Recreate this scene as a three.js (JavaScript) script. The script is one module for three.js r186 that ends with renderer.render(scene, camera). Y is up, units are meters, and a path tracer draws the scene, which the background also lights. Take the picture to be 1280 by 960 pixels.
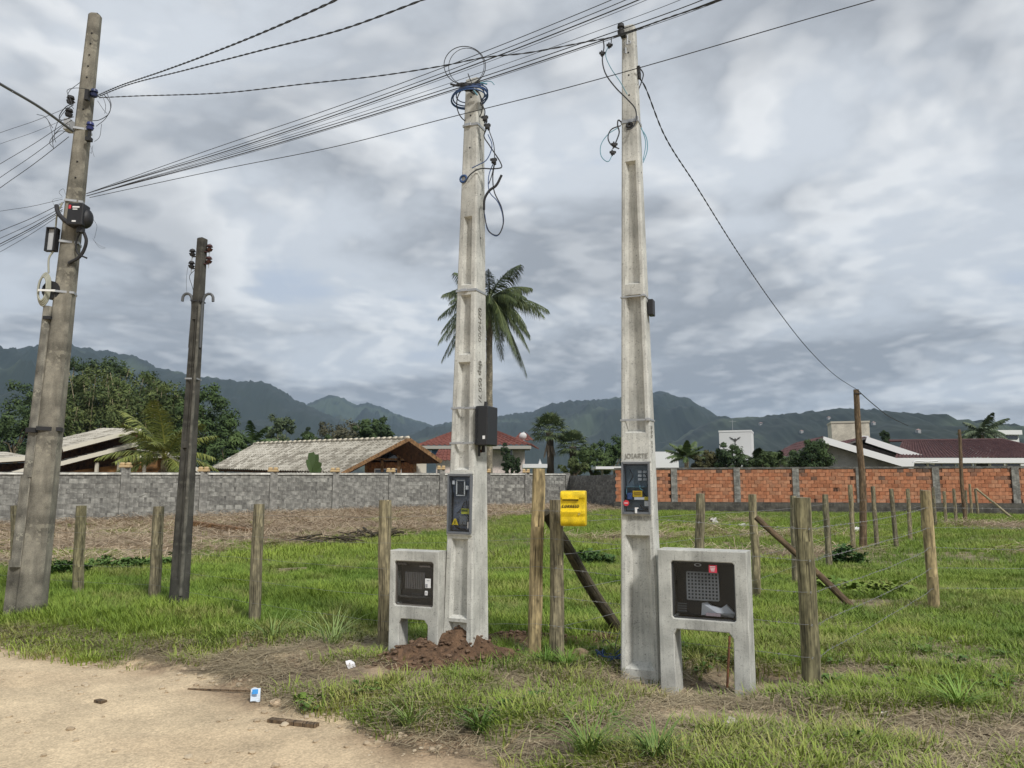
import * as THREE from 'three';
import { mergeGeometries } from 'three/addons/utils/BufferGeometryUtils.js';
import { RoundedBoxGeometry } from 'three/addons/geometries/RoundedBoxGeometry.js';
import { FontLoader } from 'three/addons/loaders/FontLoader.js';
import { TextGeometry } from 'three/addons/geometries/TextGeometry.js';

// ---------------------------------------------------------------- camera, sky, sun, exposure
const F = 962, PITCH = 7.58 * Math.PI / 180, EYE = 1.6;
const scene = new THREE.Scene();
const camera = new THREE.PerspectiveCamera(2 * Math.atan(480 / F) * 180 / Math.PI, 4 / 3, 0.05, 9000);
camera.position.set(0, EYE, 0);
camera.rotation.x = PITCH;
const renderer = new THREE.WebGLRenderer({ antialias: true });
renderer.setSize(1024, 768);
renderer.toneMapping = THREE.LinearToneMapping;
renderer.toneMappingExposure = 1.2;
renderer.shadowMap.enabled = true;
const SUN = new THREE.Vector3(0.52, 0.85, 0.72).normalize();
const sun = new THREE.DirectionalLight(new THREE.Color(1.0, 0.965, 0.91), 2.5);
sun.position.copy(SUN).multiplyScalar(60);
sun.castShadow = true;
sun.shadow.radius = 14;
sun.shadow.mapSize.set(4096, 4096);
Object.assign(sun.shadow.camera, { left: -45, right: 45, top: 45, bottom: -45, near: 1, far: 200 });
scene.add(sun, sun.target);

// ---------------------------------------------------------------- numbers and noise
function RNG(seed) { let a = seed >>> 0; return () => { a = (a + 0x6D2B79F5) | 0; let t = Math.imul(a ^ (a >>> 15), 1 | a); t = (t + Math.imul(t ^ (t >>> 7), 61 | t)) ^ t; return ((t ^ (t >>> 14)) >>> 0) / 4294967296; }; }
const clamp = (v, a = 0, b = 1) => v < a ? a : v > b ? b : v;
const lerp = (a, b, t) => a + (b - a) * t;
const sstep = (a, b, v) => { const t = clamp((v - a) / (b - a)); return t * t * (3 - 2 * t); };
const mix3 = (a, b, t) => [lerp(a[0], b[0], t), lerp(a[1], b[1], t), lerp(a[2], b[2], t)];
function h2(x, y, s) { let h = Math.imul(x | 0, 374761393) ^ Math.imul(y | 0, 668265263) ^ Math.imul(s | 0, 1274126177); h = Math.imul(h ^ (h >>> 13), 1274126177); h ^= h >>> 16; h = Math.imul(h, 2246822519); h ^= h >>> 13; return (h >>> 0) / 4294967296; }
function vn(x, y, s = 0, per = 0) {
  let xi = Math.floor(x), yi = Math.floor(y); const fx = x - xi, fy = y - yi, u = fx * fx * fx * (fx * (fx * 6 - 15) + 10), v = fy * fy * fy * (fy * (fy * 6 - 15) + 10);
  let x1 = xi + 1, y1 = yi + 1;
  if (per) { xi = ((xi % per) + per) % per; yi = ((yi % per) + per) % per; x1 = ((x1 % per) + per) % per; y1 = ((y1 % per) + per) % per; }
  const a = h2(xi, yi, s), b = h2(x1, yi, s), c = h2(xi, y1, s), d = h2(x1, y1, s);
  return a + (b - a) * u + (c - a) * v + (a - b - c + d) * u * v;
}
function fbm(x, y, s = 0, oct = 5, per = 0, gain = 0.5) { let f = 0, a = 1, n = 0; for (let i = 0; i < oct; i++) { f += a * vn(x, y, s + i * 17, per); n += a; a *= gain; x *= 2; y *= 2; per *= 2; } return f / n; }

// ---------------------------------------------------------------- sky: a cloud deck over pale blue air
{
  const w = 4096, h = 2048, data = new Float32Array(w * h * 4);
  const cl = (x, y, s, oct, gain = 0.5) => { let f = 0, a = 1, n = 0; for (let i = 0; i < oct; i++) { f += a * vn(x, y, s + i * 31); n += a; a *= gain; const q = (x * 0.8 - y * 0.6) * 2.03 + 3.1; y = (x * 0.6 + y * 0.8) * 2.03 + 1.7; x = q; } return f / n; };
  const AIR = [0.37, 0.46, 0.61], PALE = [0.57, 0.61, 0.66], GREY = [0.30, 0.325, 0.362], BRIGHT = [0.82, 0.835, 0.845], MIST = [0.43, 0.475, 0.52];
  for (let j = 0; j < h; j++) {
    const el = ((j + 0.5) / h - 0.5) * Math.PI, ce = Math.cos(el), se = Math.sin(el);
    if (el < -0.06) { for (let i = 0; i < w; i++) { const o = (j * w + i) * 4; data[o] = 0.16; data[o + 1] = 0.155; data[o + 2] = 0.13; data[o + 3] = 1; } continue; }
    const k = 1 / (Math.max(se, 0) + 0.13), low = 1 - sstep(0.02, 0.5, se), haze = (1 - sstep(0.0, 0.12, se)) * 0.6;
    for (let i = 0; i < w; i++) {
      const az = ((i + 0.5) / w - 0.5) * 2 * Math.PI, px = ce * Math.cos(az) * k, pz = ce * Math.sin(az) * k;
      const wx = (vn(px * 1.7, pz * 1.7, 5) - 0.5) * 0.3, wz = (vn(px * 1.7, pz * 1.7, 8) - 0.5) * 0.3;
      const big = cl(px * 0.75 + wx + 2.4, pz * 0.75 + wz + 1.3, 11, 3);
      const mid = cl(px * 1.7 + wx, pz * 1.7 + wz, 23, 7, 0.57), lift = cl(px * 1.7 + wx + 0.14, pz * 1.7 + wz + 0.02, 23, 5, 0.57);
      const d = clamp((big * 0.5 + mid * 0.5 - 0.5) * 3.0 + 0.62 + 0.18 * low);           // thickness of the deck
      const relief = clamp((mid - lift) * 3.8 + 0.5);                        // which way its lumps face
      let c = mix3(mix3(AIR, PALE, 0.15 + 0.75 * low), PALE, sstep(0.02, 0.30, d));
      c = mix3(c, GREY, sstep(0.34, 0.95, d) * 0.92);
      c = mix3(c, BRIGHT, clamp((relief - 0.42) * 2.0) * 0.66 * sstep(0.12, 0.4, d) * (1 - 0.45 * sstep(0.6, 1, d)));
      c = mix3(c, [c[0] * 0.84, c[1] * 0.86, c[2] * 0.88], low);            // the deck seen edge-on is greyer
      c = mix3(c, MIST, haze);
      const o = (j * w + i) * 4; data[o] = c[0]; data[o + 1] = c[1]; data[o + 2] = c[2]; data[o + 3] = 1;
    }
  }
  const t = new THREE.DataTexture(data, w, h, THREE.RGBAFormat, THREE.FloatType);
  t.mapping = THREE.EquirectangularReflectionMapping; t.magFilter = THREE.LinearFilter; t.needsUpdate = true;
  scene.background = t; scene.environment = t;
}
scene.fog = new THREE.FogExp2(new THREE.Color(0.53, 0.74, 1.0), 0.00012);

// ---------------------------------------------------------------- where a pixel of the photograph points
const cP = Math.cos(PITCH), sP = Math.sin(PITCH);
const V = (x, y, z) => new THREE.Vector3(x, y, z);
const ray = (px, py) => { const u = (480 - py) / F; return [(px - 640) / F, cP * u + sP, cP - sP * u]; };   // x, up, depth
const at = (px, py, z) => { const d = ray(px, py), t = z / d[2]; return V(d[0] * t, EYE + d[1] * t, -z); };      // the point at that depth in metres
const flat = (px, py, h) => { const d = ray(px, py), t = (h - EYE) / d[1]; return [d[0] * t, d[2] * t]; };       // [x, depth] on level ground
const onWall = (px, py, a, b) => { const d = ray(px, py), ux = b[0] - a[0], uz = b[1] - a[1], t = (a[0] * uz - a[1] * ux) / (d[0] * uz - d[2] * ux); return V(d[0] * t, EYE + d[1] * t, -d[2] * t); };

// ---------------------------------------------------------------- the lie of the land
const lineAt = (pts) => { const p = pts.slice().sort((a, b) => a[0] - b[0]); return (x) => { if (x <= p[0][0]) return p[0][1] + (x - p[0][0]) * (p[1][1] - p[0][1]) / (p[1][0] - p[0][0]); for (let i = 1; i < p.length; i++) if (x <= p[i][0]) return lerp(p[i - 1][1], p[i][1], (x - p[i - 1][0]) / (p[i][0] - p[i - 1][0])); const q = p[p.length - 1], r = p[p.length - 2]; return q[1] + (x - q[0]) * (q[1] - r[1]) / (q[0] - r[0]); }; };
const roadEdge = lineAt([[0, 812], [110, 824], [220, 842], [300, 872], [345, 893], [420, 908], [500, 938], [600, 955]].map(([x, y]) => flat(x, y, -0.12)).concat([[1.2, 3.1], [3.0, 2.2]]));
const grassEdge = lineAt([[0, 792], [60, 799], [130, 808], [200, 802], [290, 803], [360, 800], [440, 802], [475, 800]].map(([x, y]) => flat(x, y, -0.02)).concat([[-0.6, 7.2], [0.9, 6.9], [2.3, 5.7], [4.2, 5.2], [8, 4.8]]));
function hgt(x, z) {
  const e = roadEdge(x) + (fbm(x * 1.3, z * 1.3, 3, 3) - 0.5) * 0.5, d = z - e;
  let h = 0.32 * sstep(24, 44, z) - 0.13 * (1 - sstep(-0.15, 1.25, d));
  if (d > 0) h += (fbm(x * 0.8, z * 0.8, 61, 4) - 0.5) * 0.09 * sstep(0, 1, d) + (fbm(x * 4, z * 4, 67, 3) - 0.5) * 0.035 * sstep(0, 0.4, d);
  else h += -0.02 * (Math.exp(-(((d + 1.0 + 0.2 * vn(x * 0.5, 1, 5)) / 0.15) ** 2)) + Math.exp(-(((d + 2.5 + 0.2 * vn(x * 0.5, 4, 5)) / 0.16) ** 2))) + (fbm(x * 0.55, z * 0.9, 71, 3) - 0.5) * 0.03 + (fbm(x * 5, z * 5, 73, 3) - 0.5) * 0.008;
  h -= 0.11 * Math.exp(-(((x - 1.55) / 0.8) ** 2 + ((z - 6.75) / 0.5) ** 2));
  if (z > 20 && z < 60) h += 0.10 * fbm(x * 0.7, z * 0.7, 83, 4) * strawAt(x, z);
  return h;
}
// the grey wall stands on the line A-B
const WA = [-24.02, 27.0], WB = [3.75, 50.5];
const behindWall = (x, z) => ((x - WA[0]) * (WB[1] - WA[1]) - (z - WA[1]) * (WB[0] - WA[0])) / Math.hypot(WB[0] - WA[0], WB[1] - WA[1]);   // metres in front of it (+)
function strawAt(x, z) {                                                  // cut dry stalks lie along the foot of the grey wall
  const d = behindWall(x, z) + (fbm(x * 0.35, z * 0.35, 91, 3) - 0.5) * 6;
  const D = lerp(18, 8, sstep(-7, 2, x)); let m = sstep(D + 1.2, D - 2.2, d) * sstep(-3, -1, d + 3);
  m *= 1 - sstep(5, 10, x);
  const p = fbm(x * 0.45 + 3, z * 0.45, 97, 3); m *= 1 - 0.75 * sstep(0.54, 0.64, fbm(x * 0.55 + 9, z * 0.55, 99, 4)) * sstep(3, 8, d);
  for (const [cx, cz, rx, rz] of STRAW) m = Math.max(m, 1.25 - Math.hypot((x - cx) / rx, (z - cz) / rz) + (p - 0.5));
  return clamp(m);
}
const STRAW = [[975, 692, 2.2, 0.7], [1040, 688, 1.4, 1.0], [470, 727, 0.7, 0.35], [960, 668, 2.4, 1.2], [860, 662, 1.6, 0.9], [780, 672, 2.2, 0.9], [930, 655, 1.8, 1.0], [1265, 660, 2, 1.8], [1290, 690, 1.0, 0.7]].map(([px, py, rx, rz]) => [...flat(px, py, 0.05), rx, rz]);
const BARE = [[530, 815, 1.0, 0.42], [650, 810, 0.9, 0.45], [740, 812, 0.5, 0.4], [880, 850, 1.05, 0.5], [1010, 845, 0.8, 0.35], [800, 880, 0.7, 0.3], [1075, 757, 0.5, 0.3], [680, 925, 0.5, 0.25], [1180, 900, 0.5, 0.2], [980, 905, 0.8, 0.16], [1250, 915, 0.8, 0.25], [500, 840, 1.0, 0.3]].map(([px, py, rx, rz]) => [...flat(px, py, -0.02), rx, rz]);
const bareAt = (x, z) => { let m = 0; const p = fbm(x * 1.6, z * 1.6, 101, 3) - 0.5; for (const [cx, cz, rx, rz] of BARE) { const r = Math.hypot((x - cx) / rx, (z - cz) / rz); if (r < 2) m = Math.max(m, 1.5 - r + p * 0.9); } return clamp(m); };
const ground = (px, py) => { const d = ray(px, py); let h = 0, t = 1; for (let i = 0; i < 14; i++) { t = (h - EYE) / d[1]; if (!(t > 0) || t > 200) t = 60; h = lerp(h, hgt(d[0] * t, d[2] * t), 0.7); } return V(d[0] * t, hgt(d[0] * t, d[2] * t), -d[2] * t); };
const put = (x, z) => V(x, hgt(x, z), -z);
function grassAt(x, z) {                                                  // how thick the grass stands, 0..1
  const e = roadEdge(x); if (z < e - 0.1) return 0;
  const n = fbm(x * 0.9, z * 0.9, 111, 4), g = grassEdge(x) + (n - 0.5) * 0.9;
  let m = sstep(g - 0.45, g + 0.7, z) * (1 - 0.85 * sstep(0.50, 0.66, fbm(x * 0.95 + 5, z * 1.2, 115, 4)) * sstep(0.0, 1.6, x) * lerp(1, 0.5, sstep(7, 12, z)));
  const verge = sstep(e, e + 0.45, z) * sstep(-2.4, -0.6, x) * sstep(0.48, 0.64, fbm(x * 1.4 + 8, z * 1.7, 121, 3)) * 0.72;
  m = Math.max(m, verge);
  m *= 1 - 0.97 * bareAt(x, z);
  m *= 1 - 0.97 * strawAt(x, z);
  return m;
}

// ---------------------------------------------------------------- names
const taken = new Map();
const numbered = (n) => { const k = taken.get(n) ?? 0; taken.set(n, k + 1); return k ? n + '_' + String(k).padStart(3, '0') : n; };
const info = (o, label, category, group) => { o.userData.label = label; o.userData.category = category; if (group) o.userData.group = group; return o; };
const lit = (m) => { m.castShadow = true; m.receiveShadow = true; return m; };
function thing(name, label, category, pos = [0, 0, 0], turn = 0, group) { const o = new THREE.Group(); o.name = numbered(name); scene.add(o); o.position.set(...pos); o.rotation.y = turn; return info(o, label, category, group); }
function part(parent, name, geo, mat, label) { const m = lit(new THREE.Mesh(geo, mat)); m.name = name; if (label) m.userData.label = label; parent.add(m); return m; }
function partW(parent, name, geo, mat, label) { let r = parent, p = V(0, 0, 0); while (r && r !== scene) { p.add(r.position); r = r.parent; } geo.translate(-p.x, -p.y, -p.z); return part(parent, name, geo, mat, label); }   // geometry given in the world
function solo(name, geo, mat, label, category, group) {                    // a thing of one mesh, its origin moved to its base
  geo.computeBoundingBox(); const b = geo.boundingBox, c = [(b.min.x + b.max.x) / 2, b.min.y, (b.min.z + b.max.z) / 2]; geo.translate(-c[0], -c[1], -c[2]);
  const m = lit(new THREE.Mesh(geo, mat)); m.name = numbered(name); m.position.set(...c); scene.add(m); return info(m, label, category, group);
}
function struct(name, geo, mat) { const m = lit(new THREE.Mesh(geo, mat)); m.name = numbered(name); m.userData.kind = 'structure'; scene.add(m); return m; }
function stuff(name, obj, label, category) { lit(obj); obj.name = numbered(name); obj.userData.kind = 'stuff'; if (label) info(obj, label, category); scene.add(obj); return obj; }

// ---------------------------------------------------------------- geometry helpers
function metres(geo, ox = 0, oy = 0) {                                      // uv in metres from the face's main axis
  const g = geo.index ? geo.toNonIndexed() : geo; const p = g.attributes.position, uv = new Float32Array(p.count * 2), a = V(0, 0, 0), b = V(0, 0, 0), c = V(0, 0, 0);
  for (let i = 0; i < p.count; i += 3) {
    a.fromBufferAttribute(p, i); b.fromBufferAttribute(p, i + 1); c.fromBufferAttribute(p, i + 2);
    const n = b.clone().sub(a).cross(c.clone().sub(a)), ax = Math.abs(n.x), ay = Math.abs(n.y), az = Math.abs(n.z);
    for (let k = 0; k < 3; k++) { const q = [a, b, c][k]; uv[(i + k) * 2] = ox + (ax > az && ax > ay ? q.z : q.x); uv[(i + k) * 2 + 1] = oy + (ay >= ax && ay >= az ? q.z : q.y); }
  }
  g.setAttribute('uv', new THREE.BufferAttribute(uv, 2)); return g;
}
const prep = (g) => { const q = g.index ? g.toNonIndexed() : g; if (!q.attributes.uv) q.setAttribute('uv', new THREE.BufferAttribute(new Float32Array(q.attributes.position.count * 2), 2)); if (!q.attributes.normal) q.computeVertexNormals(); return q; };
const merge = (list) => mergeGeometries(list.map(prep));
const box = (w, h, d, x = 0, y = 0, z = 0) => new THREE.BoxGeometry(w, h, d).translate(x, y, z);
const rbox = (w, h, d, r, x = 0, y = 0, z = 0) => new RoundedBoxGeometry(w, h, d, 2, r).translate(x, y, z);
const cyl = (r0, r1, h, x = 0, y = 0, z = 0, n = 12) => new THREE.CylinderGeometry(r1, r0, h, n).translate(x, y + h / 2, z);
const tube = (pts, r, seg = 0, rad = 6) => new THREE.TubeGeometry(new THREE.CatmullRomCurve3(pts, false, 'centripetal'), seg || pts.length * 6, r, rad);
function quads(list) {                                                      // flat four-cornered faces
  const pos = []; for (const [a, b, c, d] of list) for (const q of d ? [a, b, c, a, c, d] : [a, b, c]) pos.push(q.x ?? q[0], q.y ?? q[1], q.z ?? q[2]);
  const g = new THREE.BufferGeometry(); g.setAttribute('position', new THREE.Float32BufferAttribute(pos, 3)); g.computeVertexNormals(); return metres(g);
}
function beam(a, b, w, h) {                                                  // a squared timber from a to b
  const d = b.clone().sub(a), L = d.length(), g = box(w, h, L); const m = new THREE.Matrix4().lookAt(a, b, V(0, 1, 0)); m.setPosition(a.clone().add(b).multiplyScalar(0.5)); g.applyMatrix4(m); return metres(g);
}
function limb(pts, r0, r1, seg = 8, rad = 7, rough = 0, rnd = Math.random) { // a tapered bough
  const c = new THREE.CatmullRomCurve3(pts, false, 'centripetal'), fr = c.computeFrenetFrames(seg, false), pos = [], idx = [], uv = []; const L = c.getLength();
  for (let i = 0; i <= seg; i++) {
    const t = i / seg, p = c.getPointAt(t), r = lerp(r0, r1, t);
    for (let j = 0; j <= rad; j++) { const a = (j % rad) / rad * Math.PI * 2, q = r * (1 + rough * (h2(i, j % rad, (r0 * 9e4) | 0) - 0.5)); pos.push(...p.clone().addScaledVector(fr.normals[i], Math.cos(a) * q).addScaledVector(fr.binormals[i], Math.sin(a) * q).toArray()); uv.push(j / rad * r0 * 6.3, t * L); }
  }
  for (let i = 0; i < seg; i++) for (let j = 0; j < rad; j++) { const a = i * (rad + 1) + j, b = a + rad + 1; idx.push(a, a + 1, b, b, a + 1, b + 1); }
  const cap = pos.length / 3; pos.push(...pts[0].toArray(), ...pts[pts.length - 1].toArray()); uv.push(0, 0, 0, L);
  for (let j = 0; j < rad; j++) { idx.push(cap, j + 1, j); const b = seg * (rad + 1) + j; idx.push(cap + 1, b, b + 1); }
  const g = new THREE.BufferGeometry(); g.setAttribute('position', new THREE.Float32BufferAttribute(pos, 3)); g.setAttribute('uv', new THREE.Float32BufferAttribute(uv, 2)); g.setIndex(idx); g.computeVertexNormals(); return g;
}

// ---------------------------------------------------------------- textures and materials
function texture(n, fn, srgb = true) {
  let sum = 0; const d = new Uint8Array(n * n * 4); for (let j = 0; j < n; j++) for (let i = 0; i < n; i++) { const c = fn(i / n, j / n), o = (j * n + i) * 4; d[o] = clamp(c[0]) * 255; d[o + 1] = clamp(c[1]) * 255; d[o + 2] = clamp(c[2]) * 255; d[o + 3] = 255; sum += Math.pow(clamp(c[1]), 2.2); }
  const t = new THREE.DataTexture(d, n, n); t.userData.mean = sum / (n * n); if (srgb) t.colorSpace = THREE.SRGBColorSpace; t.wrapS = t.wrapT = THREE.RepeatWrapping; t.magFilter = THREE.LinearFilter; t.minFilter = THREE.LinearMipmapLinearFilter; t.generateMipmaps = true; t.needsUpdate = true; return t;
}
const grey = (n, fn) => texture(n, (u, v) => { const g = fn(u, v); return [g, g, g]; }, false);
const sized = (t, sx, sy = sx) => { const c = t.clone(); c.userData.mean = t.userData.mean; c.repeat.set(1 / sx, 1 / sy); c.needsUpdate = true; return c; };   // one repeat covers sx by sy metres
const S = (c) => new THREE.Color().setRGB(c[0], c[1], c[2]);
const mat = (c, rough = 0.9, o = {}) => new THREE.MeshStandardMaterial({ color: S(c).multiplyScalar(1 / (o.map?.userData.mean ?? 1)), roughness: rough, metalness: 0, ...o });   // a map only varies the colour about its mean
const tSpeck = texture(512, (u, v) => { const a = fbm(u * 8, v * 8, 1, 5, 8), b = vn(u * 256, v * 256, 7, 256), c = vn(u * 512, v * 512, 9, 512), g = 0.66 + a * 0.28 + (b - 0.5) * 0.2 + (c - 0.5) * 0.14; return [g, g, g]; });
const bSpeck = grey(512, (u, v) => fbm(u * 16, v * 16, 1, 3, 16) * 0.4 + vn(u * 128, v * 128, 7, 128) * 0.35 + vn(u * 400, v * 400, 9, 400) * 0.25);
const tConcrete = texture(512, (u, v) => {
  const a = fbm(u * 4, v * 4, 21, 6, 4), b = fbm(u * 16, v * 3, 23, 4, 0), pit = vn(u * 170, v * 170, 25, 170), dark = sstep(0.80, 0.9, pit) * sstep(0.45, 0.6, vn(u * 20, v * 20, 26, 20)), hole = sstep(0.86, 0.93, vn(u * 60, v * 60, 28, 60)), run = sstep(0.58, 0.74, fbm(u * 24, v * 2, 29, 3, 0)), g = 0.76 + (a - 0.5) * 0.30 + (vn(u * 300, v * 300, 27, 300) - 0.5) * 0.10 - dark * 0.16 - hole * 0.10 - run * 0.05;
  return [g * 1.0, g * 0.995, g * 0.965];
});
const bConcrete = grey(512, (u, v) => 0.6 + (fbm(u * 12, v * 12, 31, 4, 12) - 0.5) * 0.6 - sstep(0.80, 0.9, vn(u * 170, v * 170, 25, 170)) * 0.4);
const tOld = texture(512, (u, v) => {
  const a = fbm(u * 5, v * 5, 33, 6, 5), w = fbm(u * 20, v * 5, 35, 4, 5), lich = sstep(0.64, 0.70, fbm(u * 20, v * 20, 37, 4, 20)) * sstep(0.5, 0.6, fbm(u * 3, v * 3, 39, 2, 3)), g = 0.60 + (a - 0.5) * 0.5 + (vn(u * 256, v * 256, 38, 256) - 0.5) * 0.16 + (w - 0.5) * 0.2;
  return mix3([g, g * 0.985, g * 0.94], [0.84, 0.83, 0.78], lich * 0.55);
});
const tWood = texture(512, (u, v) => {
  const gr = fbm(u * 32, v * 5, 43, 5, 0, 0.62), st = fbm(u * 5, v * 2.5 + 3, 45, 4, 0), bl = fbm(u * 14, v * 22, 46, 4, 0), cr = sstep(0.70, 0.76, fbm(u * 26, v * 2.4, 47, 4, 0)), g = 0.68 + (gr - 0.5) * 0.36 + (st - 0.5) * 0.55 + (bl - 0.5) * 0.35;
  return mix3([g, g * 0.97, g * 0.88], [0.22, 0.19, 0.15], cr * 0.75);
});
const bWood = grey(512, (u, v) => fbm(u * 32, v * 5, 43, 5, 0, 0.62) * 0.6 + 0.4 - sstep(0.70, 0.76, fbm(u * 26, v * 2.4, 47, 4, 0)) * 0.5);
const tBlotch = texture(512, (u, v) => { const a = fbm(u * 6, v * 6, 51, 7, 6), g = 0.7 + (a - 0.5) * 1.0; return [g, g, g]; });
const tEarth = texture(512, (u, v) => { const a = fbm(u * 10, v * 10, 53, 6, 10), p = vn(u * 140, v * 140, 57, 140), q = vn(u * 330, v * 330, 59, 330); const g = 0.74 + (a - 0.5) * 0.5 + (p - 0.5) * 0.16 + (q - 0.5) * 0.22; return [g, g * 0.99, g * 0.97]; });
const tSand = texture(512, (u, v) => { const a = fbm(u * 8, v * 8, 55, 6, 8), p = vn(u * 128, v * 128, 57, 128), q = vn(u * 256, v * 256, 59, 256); const g = 0.8 + (a - 0.5) * 0.2 + (p - 0.5) * 0.10 + (q - 0.5) * 0.16 - sstep(0.93, 0.97, p) * 0.2; return [g, g * 0.99, g * 0.975]; });
const bEarth = grey(512, (u, v) => fbm(u * 10, v * 10, 53, 4, 10) * 0.5 + vn(u * 140, v * 140, 57, 140) * 0.3 + vn(u * 330, v * 330, 59, 330) * 0.2);
const M = {
  concrete: mat([0.55, 0.552, 0.545], 0.92, { map: sized(tConcrete, 0.9), bumpMap: sized(bConcrete, 0.9), bumpScale: 0.0012 }),
  concreteFoot: mat([0.47, 0.472, 0.464], 0.93, { map: sized(tConcrete, 0.7), bumpMap: sized(bConcrete, 0.7), bumpScale: 0.001 }),
  old: mat([0.165, 0.158, 0.142], 0.95, { map: sized(tOld, 1.1), bumpMap: sized(bConcrete, 0.8), bumpScale: 0.002 }),
  oldDark: mat([0.05, 0.049, 0.046], 0.93, { map: sized(tOld, 0.8), bumpMap: sized(bConcrete, 0.8), bumpScale: 0.002 }),
  black: mat([0.018, 0.018, 0.02], 0.55), rubber: mat([0.022, 0.022, 0.024], 0.7), cable: mat([0.03, 0.032, 0.036], 0.6), blueCable: mat([0.03, 0.075, 0.2], 0.5), tealCable: mat([0.12, 0.3, 0.38], 0.5), paleCable: mat([0.36, 0.36, 0.29], 0.6),
  steel: mat([0.5, 0.5, 0.5], 0.45, { metalness: 0.8 }), galv: mat([0.42, 0.43, 0.44], 0.55, { metalness: 0.6 }), rust: mat([0.16, 0.07, 0.035], 0.9, { map: sized(tBlotch, 0.4) }),
  white: mat([0.78, 0.78, 0.76], 0.8), paper: mat([0.8, 0.8, 0.8], 0.7), yellow: mat([0.82, 0.60, 0.015], 0.45), pvc: mat([0.10, 0.105, 0.11], 0.5), porcelain: mat([0.055, 0.018, 0.015], 0.25), red: mat([0.62, 0.04, 0.06], 0.6),
  glass: new THREE.MeshPhysicalMaterial({ color: new THREE.Color(0.86, 0.88, 0.9), roughness: 0.05, transmission: 1, thickness: 0, ior: 1.28 }),
  ink: mat([0.01, 0.01, 0.01], 0.7),  // near-black for print, and for hole darkness painted on solid pieces
};
const font = await new FontLoader().loadAsync('fonts/droid/droid_sans_bold.typeface.json');
const fontThin = await new FontLoader().loadAsync('fonts/droid/droid_sans_regular.typeface.json');
const words = (s, size, depth, f = font) => { const g = new TextGeometry(s, { font: f, size, depth, curveSegments: 3, bevelEnabled: false }); g.computeBoundingBox(); const b = g.boundingBox; return g.translate(-(b.min.x + b.max.x) / 2, -(b.min.y + b.max.y) / 2, 0); };
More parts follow.
